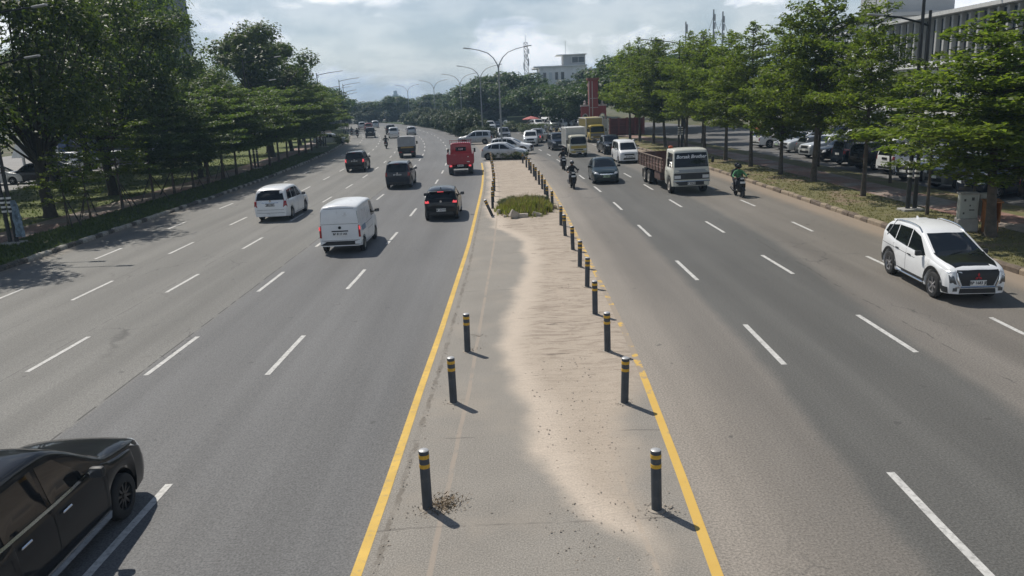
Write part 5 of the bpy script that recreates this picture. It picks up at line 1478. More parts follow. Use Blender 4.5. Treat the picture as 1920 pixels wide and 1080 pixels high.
def strip(name, o0, o1, y0, y1, z, m, dy=2.0, nx=1, curve=True, z2=None):
    """road-following sheet; offsets may be numbers or functions of distance; UV = metres across, metres along"""
    n = max(2, int((y1 - y0) / dy) + 1)
    me = bpy.data.meshes.new(name)
    vs_, uv, fs = [], [], []
    for i in range(n):
        y = y0 + (y1 - y0) * i / (n - 1)
        a = o0(y) if callable(o0) else o0
        b = o1(y) if callable(o1) else o1
        for k in range(nx + 1):
            u = a + (b - a) * k / nx
            zz = z if z2 is None else z + (z2 - z) * k / nx
            vs_.append((u + (bend(y) if curve else 0), y, zz)); uv.append((u, y))
    for i in range(n - 1):
        for k in range(nx):
            a = i * (nx + 1) + k
            fs.append((a, a + 1, a + nx + 2, a + nx + 1))
    me.from_pydata(vs_, [], fs)
    l = me.uv_layers.new(name='UVMap')
    for lp in me.loops: l.data[lp.index].uv = uv[lp.vertex_index]
    me.materials.append(m)
    me.update()
    return obj(name, me)

g = MB(); g.add([(-1400, -300, -0.03), (1400, -300, -0.03), (1400, 2400, -0.03), (-1400, 2400, -0.03)], [(0, 1, 2, 3)])
tag(obj('ground', g.mesh('ground', [M_GROUND])), kind='structure')
road_l = tag(strip('road_away', -19.62, -1.2, -20, 320, 0.0, M_ASPL, 3.0, 6), kind='structure')
road_r = tag(strip('road_oncoming', 1.9, 14.72, -20, 320, 0.0, M_ASPR, 3.0, 5), kind='structure')
u_turn = tag(strip('u_turn_gap', -1.2, 1.9, 71.5, 106, 0.0, M_ASPR, 3.0, 2), kind='structure')
def yl(Y): return float(np.interp(Y, [-20, 8, 10.7, 14.4, 18.6, 23.7, 30, 48, 90], [-2.6, -2.05, -1.97, -1.90, -1.80, -1.72, -1.62, -1.62, -1.62]))
def yr(Y): return float(np.interp(Y, [-20, 8, 10.5, 14.4, 17.4, 20, 30, 40, 60, 75], [1.0, 2.23, 2.36, 2.53, 2.62, 2.65, 2.70, 2.74, 2.6, 2.4]))
# the paved island: gently uneven sand and concrete, a few centimetres proud of the carriageways
def build_median():
    rng = random.Random(5)
    me = strip('median_pavement', lambda y: yl(y) + 0.02, lambda y: yr(y) + 0.02, -20, 71.5, 0.02, M_MED, 0.35, 18)
    from mathutils import noise as mn
    for v in me.data.vertices:
        x, y, z = v.co
        a, b = yl(y) + bend(y), yr(y) + bend(y)
        e = min(1.0, max(0.0, min(x - a, b - x) / 0.5))
        h = mn.noise(Vector((x * 0.9, y * 0.7, 0))) * 0.018 + mn.noise(Vector((x * 2.5, y * 4.0, 3))) * (0.014 if y > 14 and x > -0.3 else 0.003)
        v.co.z = 0.006 + e * (0.028 + h)
    for p in me.data.polygons: p.use_smooth = True
    return me
tag(build_median(), kind='structure')
m2 = tag(strip('median_grass', -1.5, 1.8, 106, 320, 0.10, M_VERGEL, 3.0, 1), kind='structure')

# painted lines: each dash a sheet of its own on its road
M_WHITE = mat('road_paint_white', (0.55, 0.54, 0.51), rough=0.75, var=0.12, vscale=3, dirt=((0.16, 0.155, 0.145), 0.42, 11.0))
M_YELLOW = mat('road_paint_yellow', (0.62, 0.40, 0.075), rough=0.7, var=0.12, vscale=2, dirt=((0.30, 0.235, 0.14), 0.30, 9.0))
def worn_yellow():
    t = NT('road_paint_yellow_worn')
    w = t.noise(t.uv, 2.2, 7, 0.65)
    thr = t.tab(t.v, [(0, 0.30), (13.5, 0.34), (15.0, 0.46), (16.6, 0.64), (20, 0.56), (30, 0.50), (60, 0.52)], 0, 60, 0, 1)
    k = t.rng(t.math('SUBTRACT', w, thr), -0.05, 0.05)
    c = t.mix(t.noise(t.uv, 3, 5), (0.55, 0.335, 0.065), (0.64, 0.43, 0.11))
    c = t.mix(t.rng(t.noise(t.uv, 9, 5, 0.7), 0.6, 0.7, 0, 0.6), c, (0.34, 0.25, 0.15))
    return t.done(t.mix(k, (0.30, 0.25, 0.195), c), 0.75)
LEFT_LINES = {'A': [(-5.35, 15.75, 7.65)], }
def dash(parent, off, y, L, w=0.12, pf=None):
    me = bpy.data.meshes.new('lane_dash')
    vs_ = []
    n = 3
    for i in range(n):
        yy = y + L * i / (n - 1)
        x = (off if pf is None else pf(yy)) + bend(yy)
        vs_ += [(x - w / 2, yy, 0.005), (x + w / 2, yy, 0.005)]
    me.from_pydata(vs_, [], [(2 * i, 2 * i + 1, 2 * i + 3, 2 * i + 2) for i in range(n - 1)])
    me.materials.append(M_WHITE)
    return obj('lane_dash', me, parent)
def lane(parent, tab, y0, period, L, y1, w=0.12):
    f = lambda Y: float(np.interp(Y, [p[0] for p in tab], [p[1] for p in tab]))
    y = y0
    while y < y1:
        dash(parent, 0, y, L, w, f); y += period
lane(road_l, [(8, -5.52), (16, -5.40), (25, -5.15), (34, -5.03), (45, -5.02), (80, -4.9), (230, -4.9)], 8.1, 7.72, 2.85, 190)
lane(road_l, [(16, -8.2), (24, -8.06), (47, -7.95), (90, -7.6), (230, -7.6)], 8.55, 7.6, 2.85, 190)
lane(road_l, [(16, -11.2), (35, -11.15), (50, -11.25), (75, -11.15), (230, -10.9)], 9.3, 7.45, 2.7, 190)
lane(road_l, [(23, -13.95), (34, -14.1), (60, -14.3), (230, -14.0)], 16.2, 7.5, 2.7, 190)
lane(road_l, [(24, -16.7), (40, -17.15), (70, -17.3), (230, -17.0)], 15.9, 7.45, 2.4, 190)
lane(road_r, [(8, 5.36), (10, 5.45), (18, 5.64), (40, 5.62), (55, 5.35), (80, 5.2), (200, 5.4)], 7.4, 7.62, 2.9, 180)
lane(road_r, [(15, 8.5), (23, 8.64), (60, 8.55), (200, 8.6)], 7.9, 7.5, 2.9, 180)
lane(road_r, [(16, 11.35), (24, 11.8), (32, 12.0), (60, 12.0), (200, 12.0)], 15.2, 7.3, 2.4, 180)
tag(strip('edge_line', lambda y: yl(y) - 0.10, lambda y: yl(y) + 0.04, -20, 71, 0.045, M_YELLOW, 2.0, 1), kind='structure').name = 'edge_line_away'
for v in bpy.data.objects['edge_line_away'].data.vertices: v.co.z = 0.012
e2 = tag(strip('edge_line_oncoming', lambda y: yr(y) - 0.02, lambda y: yr(y) + 0.12, -20, 62, 0.012, worn_yellow(), 0.6, 1), kind='structure')

# kerbs of separate painted blocks, then verges, walkways, lawn and car park
M_KERBW = mat('kerb_white', (0.40, 0.385, 0.34), rough=0.85, var=0.3, vscale=4, dirt=((0.09, 0.085, 0.06), 0.62, 5))
M_KERBK = mat('kerb_black', (0.055, 0.052, 0.045), rough=0.85, var=0.3, vscale=5, dirt=((0.20, 0.18, 0.14), 0.32, 5))
M_KERBD = mat('kerb_dusty', (0.27, 0.215, 0.155), rough=0.9, var=0.25, vscale=4, dirt=((0.12, 0.09, 0.06), 0.35, 5))
M_KERBD2 = mat('kerb_dusty_dark', (0.13, 0.10, 0.075), rough=0.9, var=0.3, vscale=4, dirt=((0.25, 0.2, 0.14), 0.3, 5))
def kerb_block(m, L, W=0.2, H=0.2, ch=0.05, side=1):
    mb = MB()
    poly = [(-W / 2, 0), (W / 2, 0), (W / 2, H), (-W / 2 + ch, H), (-W / 2, H - ch)]
    if side < 0: poly = [(-a, b) for a, b in poly][::-1]
    mb.prism(poly, 'Y', -L / 2, L / 2)
    return mb.mesh('kerb_stone', [m])
def kerb(name, off, y0, y1, ylast, mats, L, side, H):
    base = strip(name, off - 0.06, off + 0.06, y0, y1, 0.02, mats[0], 3.0, 1)
    tag(base, kind='structure')
    rng = random.Random(len(name))
    mes = [kerb_block(m, L - 0.02, side=side, H=H) for m in mats]
    y, i = y0, 0
    while y < ylast:
        c = road(off, y + L / 2)
        o = obj('kerb_stone', mes[(i + (rng.random() < 0.16)) % len(mes)], base, (c.x + rng.uniform(-0.02, 0.02), c.y, -0.02 + rng.uniform(-0.025, 0.012)), heading(y) - math.pi / 2 + rng.uniform(-0.012, 0.012))
        y += L; i += 1
    mb = MB()
    while y < y1:
        c = road(off, y + L / 2); mb.box((c.x, c.y, H / 2 - 0.02), (0.2, L - 0.02, H), rz=heading(y) - math.pi / 2); y += L
    o = obj('far_kerb', mb.mesh('far_kerb', [mats[0]]), base); tag(o, kind='stuff')
kerb('kerb_away', -19.72, 20, 230, 128, [M_KERBW, M_KERBK], 0.6, -1, 0.2)
kerb('kerb_oncoming', 14.82, 12, 230, 92, [M_KERBD, M_KERBD, M_KERBD2], 0.6, 1, 0.2)
tag(strip('verge_away', -23.3, -19.8, -10, 320, 0.14, M_VERGEL, 3.0, 1), kind='structure')
tag(strip('walkway_away', -25.7, -23.3, -10, 320, 0.15, M_PAVEL, 3.0, 1), kind='structure')
tag(strip('lawn', -40, -25.7, -10, 320, 0.13, M_LAWN, 3.0, 4, z2=0.15), kind='structure')
tag(strip('service_road', -47, -40, -10, 320, 0.03, mat('service_road_grey', (0.22, 0.215, 0.205), rough=0.8, var=0.2, vscale=0.6), 3.0, 1), kind='structure')
tag(strip('forecourt', -75, -47, -10, 200, 0.05, mat('forecourt_concrete', (0.26, 0.25, 0.235), rough=0.85, var=0.15, vscale=0.6), 3.0, 1), kind='structure')
tag(strip('verge_oncoming', 14.9, 18.3, -10, 320, 0.15, M_VERGER, 3.0, 1), kind='structure')
tag(strip('walkway_oncoming', 18.3, 20.4, -10, 320, 0.16, M_PAVER, 3.0, 1), kind='structure')
tag(strip('verge_car_park', 20.4, 22.0, -10, 320, 0.14, M_VERGER, 3.0, 1), kind='structure')
tag(strip('car_park', 22.0, 37.5, -10, 150, 0.04, M_LOT, 3.0, 1), kind='structure')
# ---------------------------------------------------------------- buildings and masts
M_WALLW = mat('wall_white_paint', (0.74, 0.75, 0.75), rough=0.8, var=0.08, vscale=0.5, dirt=((0.33, 0.33, 0.31), 0.12, 0.7))
M_WALLG = mat('wall_grey_paint', (0.40, 0.41, 0.41), rough=0.8, var=0.1, vscale=0.5)
M_TRIM = mat('trim_white', (0.70, 0.70, 0.68), rough=0.7, var=0.05)
M_CONC = mat('concrete_grey', (0.33, 0.32, 0.30), rough=0.9, var=0.15, vscale=2)
M_POLE = mat('galvanised_pole', (0.30, 0.32, 0.33), rough=0.5, metal=0.4, var=0.1)
M_POLEK = mat('black_pole_paint', (0.014, 0.016, 0.017), rough=0.5, var=0.2, vscale=3)
M_LUM = mat('luminaire_grey', (0.32, 0.33, 0.34), rough=0.5)
M_BRICK = mat('red_wall_paint', (0.27, 0.055, 0.048), rough=0.85, var=0.18, vscale=1.2, dirt=((0.16, 0.05, 0.045), 0.25, 1))
def sub(name, mb, m, parent, smooth=None):
    return obj(name, mb.mesh(name, [m] if not isinstance(m, list) else m, smooth=smooth), parent)
def box_part(name, c, s, m, parent):
    return sub(name, MB().box(c, s), m, parent)
def win(root, c, w, h, axis, pane=M_GLASSB, frame=M_TRIM, sill=True, mull=1, depth=0.16):
    """framed window on a wall facing -x ('x') or -y ('y'): frame proud of the wall, pane set back inside it"""
    fr = MB(); t = 0.09
    def bx(u, v, su, sv, d, dd):
        if axis == 'x': fr.box((c[0] - d, c[1] + u, c[2] + v), (dd, su, sv))
        else: fr.box((c[0] + u, c[1] - d, c[2] + v), (su, dd, sv))
    for s in (1, -1):
        bx(s * (w / 2), 0, t, h + t, 0.05, depth); bx(0, s * h / 2, w - t, t, 0.05, depth)
    for k in range(mull): bx((k + 1) * w / (mull + 1) - w / 2, 0, 0.05, h - t, 0.03, 0.08)
    if sill: bx(0, -h / 2 - 0.09, w + 0.3, 0.07, 0.1, 0.26)
    f = sub('window', fr, frame, root)
    p = MB()
    if axis == 'x': p.box((c[0] - 0.01, c[1], c[2]), (0.05, w - t, h - t))
    else: p.box((c[0], c[1] - 0.01, c[2]), (w - t, 0.05, h - t))
    sub('pane', p, pane, f)
    return f

# long office block along the car park, its upper floors ribbed with white fins
ob = thing('office_building', 'long white office block with tall fins and dark glass at the upper right', 'building', (37.8, 42, 0))
Lb = 36.0
box_part('wall', (9, Lb / 2, 5.4), (18, Lb, 10.8), mat('office_wall', (0.46, 0.46, 0.44), rough=0.8, var=0.12, vscale=0.6, dirt=((0.25, 0.25, 0.23), 0.2, 0.8)), ob)
box_part('cornice', (8.7, Lb / 2, 10.95), (19.4, Lb + 0.8, 0.3), mat('cornice_pale', (0.55, 0.55, 0.52), rough=0.8, var=0.1), ob)
box_part('floor_band', (-0.12, Lb / 2, 6.9), (0.5, Lb + 0.2, 0.5), M_TRIM, ob)
box_part('parapet', (9.2, 9.0, 12.4), (17.6, 17.0, 2.6), mat('parapet_beige', (0.45, 0.40, 0.32), rough=0.85, var=0.15), ob)
fin = MB().box((0, 0, 0), (0.5, 0.26, 3.5)).mesh('fin', [mat('fin_grey', (0.40, 0.40, 0.375), rough=0.8, var=0.1, vscale=2)]); gl = MB().box((0, 0, 0), (0.06, 0.88, 3.3)).mesh('pane', [M_GLASSB])
nfin = int(Lb / 1.2)
for i in range(nfin):
    y = 0.5 + i * 1.2
    obj('fin', fin, ob, (-0.2, y, 8.95))
    obj('pane', gl, ob, (-0.06, y + 0.6, 8.95))
for i in range(12):
    win(ob, (0, 1.8 + i * 2.9, 4.8), 1.9, 1.7, 'x', mull=2)
    win(ob, (0, 1.8 + i * 2.9, 1.7), 1.9, 2.0, 'x', mull=2)
lat = MB().box((0, 0, 0), (0.08, 0.1, 2.2)).mesh('lattice_slat', [mat('lattice_tan', (0.33, 0.27, 0.18), rough=0.8, var=0.2)])
for i in range(34): obj('lattice_slat', lat, ob, (0.2, 3.2 + i * 0.36, 12.35))
fl = thing('flag', 'pink and pale blue flag hanging from the office cornice', 'flag', (37.3, 59.5, 10.6))
sub('flag_staff', MB().tube([(0, 0, 0), (-0.9, 0, 2.1)], 0.03, 6), M_POLE, fl)
for k, (c, a, b) in enumerate((((0.45, 0.14, 0.18), 0.0, 0.6), ((0.33, 0.45, 0.52), 0.6, 1.25))):
    mb = MB()
    n = 6
    vs_ = []
    for i in range(n):
        t = i / (n - 1)
        z = 1.9 - a - (b - a) * t
        for x in (-0.85 + 0.1 * math.sin(t * 4), -0.35 + 0.12 * math.sin(t * 4 + 1)): vs_ += [(x, 0.06 * math.sin(t * 7 + x * 5), z), (x, 0.06 * math.sin(t * 7 + x * 5) + 0.015, z)]
    fs = []
    for i in range(n - 1):
        q = i * 4
        fs += [(q, q + 2, q + 6, q + 4), (q + 1, q + 5, q + 7, q + 3), (q, q + 4, q + 5, q + 1), (q + 2, q + 3, q + 7, q + 6)]
    mb.add(vs_, fs); sub('flag_cloth', mb, mat('flag_%d' % k, c, rough=0.8), fl)

wb = thing('shop_house', 'white three storey building with small dark windows behind the right trees', 'building', (39.2, 80, 0))
box_part('wall', (9, 10, 5.9), (18, 20, 11.8), M_WALLW, wb)
box_part('roof_slab', (9, 10, 12.0), (19.2, 21.2, 0.35), M_WALLG, wb)
box_part('stair_head', (4, 6, 13.3), (7, 6, 2.4), M_WALLG, wb)
for f in range(4):
    z = 1.9 + f * 2.75
    for i in range(6): win(wb, (0, 1.8 + i * 3.2, z), 1.3, 1.35, 'x', mull=1)
    for i in range(4): win(wb, (2.2 + i * 4.2, 0, z), 1.5, 1.35, 'y', mull=2)
    box_part('ledge', (0, 10, z + 0.98), (0.7, 20.2, 0.16), M_TRIM, wb)

# white building over the trees straight ahead
cb = thing('roof_terrace_building', 'pale grey building with square openings and rooftop room above the far trees', 'building', (9.4, 200, 0))
box_part('wall', (5.9, 8, 6.4), (11.8, 16, 12.8), M_WALLW, cb)
box_part('roof_slab', (5.2, 8, 12.95), (13.4, 17, 0.3), M_TRIM, cb)
box_part('canopy_slab', (-1.1, 6, 11.6), (3.0, 9, 0.18), M_TRIM, cb)
for y in (2.0, 9.0): box_part('canopy_post', (-2.3, y, 10.2), (0.25, 0.25, 2.7), M_WALLG, cb)
rr = box_part('roof_room', (8.9, 5, 14.35), (5.6, 6, 2.5), M_WALLG, cb)
box_part('roof_room_slab', (8.2, 5, 15.7), (7.6, 7, 0.2), M_TRIM, rr)
win(cb, (9.9, 2.0, 14.4), 3.2, 1.5, 'y', mull=1, sill=False)
for i, x in enumerate((0.6, 2.1, 3.6, 5.1)): win(cb, (x + 0.6, 0, 10.6), 0.85, 1.9, 'y', pane=M_GLASSB if i in (0, 2, 3) else mat('sky_pane', (0.5, 0.55, 0.58), rough=0.2), mull=0, sill=False)
for x in (1.2, 2.7, 4.6): win(cb, (x, 0, 7.8), 0.95, 1.2, 'y', mull=0, sill=False)
for x in (8.3, 10.9): win(cb, (x, 0, 11.0), 0.5, 0.45, 'y', mull=0, sill=False)
win(cb, (10.7, 0, 8.6), 0.7, 2.2, 'y', mull=0, sill=False)
sub('lightning_rod', MB().tube([(6.9, 4, 15.6), (6.9, 4, 19.3)], 0.05, 5), M_POLE, cb)

# red gate with arches and a stepped tower
gt = thing('arched_gate', 'red painted gate tower with white trimmed arches beside the right hand road', 'gate', (11.5, 105, 0), scale=(0.82, 0.82, 0.92))
box_part('tower', (0.55, 0.6, 4.1), (1.5, 1.4, 8.2), M_BRICK, gt)
box_part('tower_cap', (0.55, 0.6, 8.3), (1.9, 1.8, 0.3), mat('cap_brown', (0.2, 0.07, 0.05), rough=0.8), gt)
for x in (-0.16, 0.35): box_part('pilaster', (x, -0.14, 4.0), (0.14, 0.12, 8.0), mat('stone_pale', (0.46, 0.40, 0.37), rough=0.8, var=0.1), gt)
for z in (1.6, 2.9, 4.3, 5.6): box_part('string_course', (0.62, -0.13, z), (1.3, 0.08, 0.07), mat('stone_pale', (0.46, 0.40, 0.37)), gt)
for sx, nm in ((-0.85, 'arch_wall'), (1.95, 'arch_wall')):
    mb = MB()
    r, hs, H, w = 0.5, 2.7, 4.5, 1.3
    pts = [(-w / 2, 0), (-r, 0)] + [(-r * math.cos(a), hs + r * 1.5 * math.sin(a)) for a in np.linspace(0, math.pi, 11)] + [(r, 0), (w / 2, 0), (w / 2, H), (-w / 2, H)]
    # split into quads by columns so the opening stays clear
    xs = np.linspace(-w / 2, w / 2, 15)
    for a, b in zip(xs, xs[1:]):
        m_ = (a + b) / 2
        lo = 0 if abs(m_) > r else hs + 1.5 * math.sqrt(max(0, r * r - m_ * m_))
        mb.box((sx + m_, 0.3, (lo + H) / 2), (b - a + 0.001, 0.5, H - lo))
    wll = sub(nm, mb, M_BRICK, gt)
    tr = MB(); tr.tube([(sx - r, 0.02, 0.1), (sx - r, 0.02, hs)] + [(sx - r * math.cos(a), 0.02, hs + 1.5 * r * math.sin(a)) for a in np.linspace(0.15, math.pi - 0.15, 9)] + [(sx + r, 0.02, hs), (sx + r, 0.02, 0.1)], 0.08, 6)
    sub('arch_trim', tr, mat('stone_pale', (0.46, 0.40, 0.37)), wll)
    box_part('coping', (sx, 0.3, H + 0.1), (w + 0.15, 0.7, 0.22), mat('stone_pale', (0.46, 0.40, 0.37)), gt)
    sub('finial', MB().lathe([(0.2, 0), (0.26, 0.15), (0.12, 0.3), (0.2, 0.45), (0.02, 0.7)], 10, 'Z', (sx, 0.3, H + 0.2)), mat('stone_pale', (0.46, 0.40, 0.37)), gt)
rw = thing('red_wall', 'dark red boundary wall with panels behind the trunks right of the gate', 'wall', (14.2, 106, 0), scale=(0.9, 1, 0.74))
box_part('wall', (2.6, 0.4, 1.55), (5.2, 0.5, 3.1), mat('wall_maroon', (0.15, 0.042, 0.038), rough=0.85, var=0.25, vscale=1), rw)
for i in range(5): box_part('pier', (0.1 + i * 1.25, 0.1, 1.65), (0.28, 0.3, 3.3), mat('pier_red', (0.21, 0.06, 0.05), rough=0.85, var=0.15), rw)
for z in (0.5, 1.9, 3.15): box_part('rail', (2.6, 0.12, z), (5.2, 0.12, 0.08), mat('pier_red', (0.20, 0.055, 0.045)), rw)
pd = thing('pale_door', 'narrow pale door leaf standing between the gate and the red wall', 'door', (13.25, 104.6, 0))
box_part('leaf', (0, 0, 1.2), (0.85, 0.08, 2.4), mat('door_pale', (0.5, 0.5, 0.47), rough=0.7, var=0.1), pd); box_part('frame', (0.48, 0, 1.25), (0.12, 0.14, 2.5), M_TRIM, pd)

# left side: white block with a blue panel and sign, a slanted notice board, dark tower behind the trees
lb = thing('language_school', 'white building with blue pillar and English sign behind the left lawn', 'building', (-56, 96, 0))
box_part('wall', (3.5, 3, 4.0), (11, 6, 8.0), mat('wall_slate', (0.10, 0.115, 0.135), rough=0.7, var=0.2), lb)
box_part('white_bay', (0.7, -0.15, 4.4), (1.5, 0.5, 7.2), M_WALLW, lb)
box_part('blue_pillar', (2.1, -0.25, 4.0), (0.9, 0.7, 8.0), mat('pillar_blue', (0.05, 0.09, 0.20), rough=0.5, var=0.1), lb)
for z in (2.2, 5.0): win(lb, (0.75, -0.4, z), 0.9, 1.9, 'y', mull=1, sill=False)
sg = box_part('sign_panel', (4.4, -0.2, 4.0), (3.2, 0.3, 3.4), mat('sign_dark_blue', (0.03, 0.045, 0.09), rough=0.5), lb)
tm = text_mesh('English', 0.62, M_INKW, bold=0.02); tm.transform(basis((1, 0, 0), (0, 0, 1), (4.3, -0.37, 3.2))); obj('sign_lettering', tm, sg)
tm = text_mesh('boutique', 0.5, M_INKW, bold=0.015); tm.transform(basis((1, 0, 0), (0, 0, 1), (4.3, -0.37, 2.65))); obj('sign_lettering', tm, sg)
sub('sign_emblem', MB().lathe([(0.001, -0.04), (0.4, -0.04), (0.42, 0.0)], 14, 'Y', (3.6, -0.36, 4.9)), M_INKW, sg)
nb = thing('notice_board', 'slanting white board of tiled panels on two posts by the left forecourt', 'sign', (-44.6, 73, 0))
M_ = Matrix.Rotation(R(-38), 3, 'X')
for i in range(6):
    for j in range(3):
        sub('panel', MB().box(M_ @ Vector((-1.0 + i * 0.42, 0, -0.55 + j * 0.55)) + Vector((0, 0, 2.9)), (0.40, 0.05, 0.53), M=M_), mat('panel_white', (0.50, 0.53, 0.55), rough=0.5, var=0.06), nb)
for x in (-0.5, 0.7): sub('post', MB().tube([(x, 0.1, 0), (x, 0.1, 2.8)], 0.13, 8), M_WALLW, nb)
dt = thing('dark_tower', 'tall dark slab tower rising above the big trees at the upper left', 'building', (-83.5, 150, 0))
box_part('wall', (10, 8, 24), (20, 16, 48), mat('tower_slate', (0.085, 0.10, 0.125), rough=0.6, var=0.15, vscale=0.3), dt)
for i in range(9): box_part('vertical_rib', (12.6 + i * 0.85, -0.2, 24), (0.22, 0.5, 48), mat('rib_grey', (0.12, 0.14, 0.165), rough=0.6), dt)
for i in range(30): box_part('rung', (20.35, 0.3, 9 + i * 1.0), (0.5, 0.5, 0.5), mat('rib_dark', (0.04, 0.045, 0.05), rough=0.6), dt)
wl = thing('white_outbuilding', 'low white house end showing between the left tree trunks', 'building', (-62, 118, 0))
box_part('wall', (6, 3, 2.2), (12, 6, 4.4), M_WALLW, wl); box_part('roof', (6, 3, 4.6), (13, 7, 0.4), M_WALLG, wl)
for i in range(4): win(wl, (1.6 + i * 2.9, 0, 2.3), 1.4, 1.5, 'y')

# far skyline
ht = thing('high_rise', 'pale grey high rise far off above the bend in the road', 'building', (-125.5, 900, -12))
box_part('wall', (2.8, 4, 14), (5.6, 8, 28), mat('high_rise_wall', (0.40, 0.46, 0.50), rough=0.7), ht)
box_part('core', (2.9, 4, 29.5), (3.6, 5, 5), mat('high_rise_core', (0.36, 0.42, 0.46), rough=0.7), ht)
for i in range(9):
    for x in (1.0, 2.8, 4.6): box_part('window_band', (x, -0.08, 3 + i * 2.9), (1.2, 0.2, 1.4), mat('high_rise_glass', (0.20, 0.26, 0.30), rough=0.3), ht)
def lattice(name, label, x, y, z0, h, w, ants, base=0.0):
    o = thing(name, label, 'antenna mast', (x, y, base))
    for sx, sy in ((1, 1), (1, -1), (-1, 1), (-1, -1)):
        sub('leg', MB().tube([(sx * w / 2, sy * w / 2, 0), (sx * w / 2 * 0.75, sy * w / 2 * 0.75, h)], 0.07, 5), M_POLE, o)
    n = int(h / (w * 0.95))
    for i in range(n):
        z = h * i / n; z2 = h * (i + 1) / n; k = w / 2 * (1 - 0.25 * z / h)
        if z < z0: continue
        for sy in (1, -1):
            sub('brace', MB().tube([(-k, sy * k, z), (k, sy * k, z2)], 0.04, 4).tube([(k, sy * k, z), (-k, sy * k, z2)], 0.04, 4), M_POLE, o)
        sub('ring', MB().box((0, 0, z2), (2 * k, 2 * k, 0.06)), M_POLE, o)
    for (dx, z, hh) in ants:
        sub('panel_antenna', MB().rbox((dx, -w / 2, z), (0.3, 0.18, hh), 0.04), mat('antenna_white', (0.5, 0.51, 0.52), rough=0.5), o)
    sub('rod', MB().tube([(0, 0, h), (0, 0, h + 2)], 0.05, 5), M_POLE, o)
    return o
lattice('telecom_tower', 'lattice telecom tower left of the pale building over the trees', 7.0, 230, 8, 21.0, 1.3, [(-0.7, 14.5, 2.0), (0.7, 15.5, 2.0), (0, 17.0, 1.6), (0.8, 18.5, 1.4)])
for x, h, lab in ((37.0, 19.0, 'left'), (38.6, 18.6, 'right')):
    o = thing('roof_mast', 'thin guyed mast, the %s one of the pair behind the right trees' % lab, 'antenna mast', (x, 140, 0), 0, 'masts behind the right trees')
    sub('pole', MB().tube([(0, 0, 0), (0, 0, h)], 0.13, 6), M_POLE, o)
    for s in (1, -1): sub('guy_wire', MB().tube([(0, 0, h * 0.95), (s * 2.0, 0, h * 0.62)], 0.035, 4), M_POLE, o)
    for z in (0.78, 0.86, 0.93): sub('panel_antenna', MB().rbox((0.2, -0.15, h * z), (0.25, 0.15, 1.1), 0.03), mat('antenna_white', (0.5, 0.51, 0.52)), o)
o = thing('aerial_pole', 'single thin aerial pole left of the guyed masts behind the right trees', 'antenna mast', (32.2, 140, 0))
sub('pole', MB().tube([(0, 0, 0), (0, 0, 17.2)], 0.12, 6), M_POLE, o); sub('panel_antenna', MB().rbox((0.2, -0.1, 16), (0.25, 0.15, 1.5), 0.03), mat('antenna_white', (0.5, 0.51, 0.52)), o)
kb = thing('teal_kiosk', 'small teal kiosk with a sign standing at the back of the car park', 'kiosk', (33.5, 74, 0.04))
box_part('wall', (0.9, 0.8, 1.1), (1.9, 1.6, 2.2), mat('kiosk_teal', (0.045, 0.17, 0.21), rough=0.5, var=0.1), kb); box_part('roof', (0.9, 0.7, 2.28), (2.2, 2.0, 0.12), M_WALLW, kb); box_part('counter_opening', (0.9, -0.02, 1.3), (1.3, 0.06, 0.8), M_BLACK, kb); box_part('fascia', (0.9, -0.25, 2.05), (2.0, 0.08, 0.3), M_TRIM, kb)
ot = thing('orange_shed', 'low orange fronted shed at the back of the car park', 'shed', (27.5, 84, 0.04))
box_part('wall', (1.5, 1, 1.1), (3, 2, 2.2), mat('shed_orange', (0.38, 0.11, 0.05), rough=0.7, var=0.15), ot); box_part('roof', (1.5, 0.8, 2.3), (3.4, 2.8, 0.14), M_WALLG, ot)

# ---------------------------------------------------------------- street lamps and poles
def median_lamp(x, y, label, hgt=10.3, s=1.0):
    o = thing('street_lamp', label, 'street lamp', (x, y, 0.0), heading(y) - math.pi / 2, 'two armed lamps along the median')
    sub('base', MB().rbox((0, 0, 0.15), (0.5, 0.5, 0.3), 0.03), M_CONC, o)
    sub('pole', MB().tube([(0, 0, 0), (0, 0, 8.7)], [0.105, 0.065], 10), M_POLE, o, 50)
    for sg in (1, -1):
        pts = [(0, 0, 8.4), (sg * 0.12, 0, 8.85), (sg * 0.45, 0, 9.4), (sg * 0.95, 0, 9.85), (sg * 1.7, 0, 10.12), (sg * 2.55, 0, 10.3)]
        a = sub('arm', MB().tube(pts, [0.055, 0.055, 0.05, 0.045, 0.04, 0.035], 7), M_POLE, o, 50)
        sub('lamp_head', MB().rbox((sg * 2.85, 0, 10.34), (0.75, 0.24, 0.09), 0.03, M=Matrix.Rotation(-sg * R(8), 3, 'Y')), M_LUM, a)
    return o
median_lamp(-0.35, 75.6, 'tall two armed street lamp rising from the shrub at the near end of the gap')
median_lamp(-3.2, 112.9, 'second two armed median lamp, in the bushes behind the turning cars')
median_lamp(-7.7, 143.2, 'third two armed median lamp, farther along the planted median')
median_lamp(-15.5, 178, 'fourth two armed median lamp, small against the far trees')
median_lamp(-25.5, 212, 'farthest two armed median lamp, just above the trees at the bend')
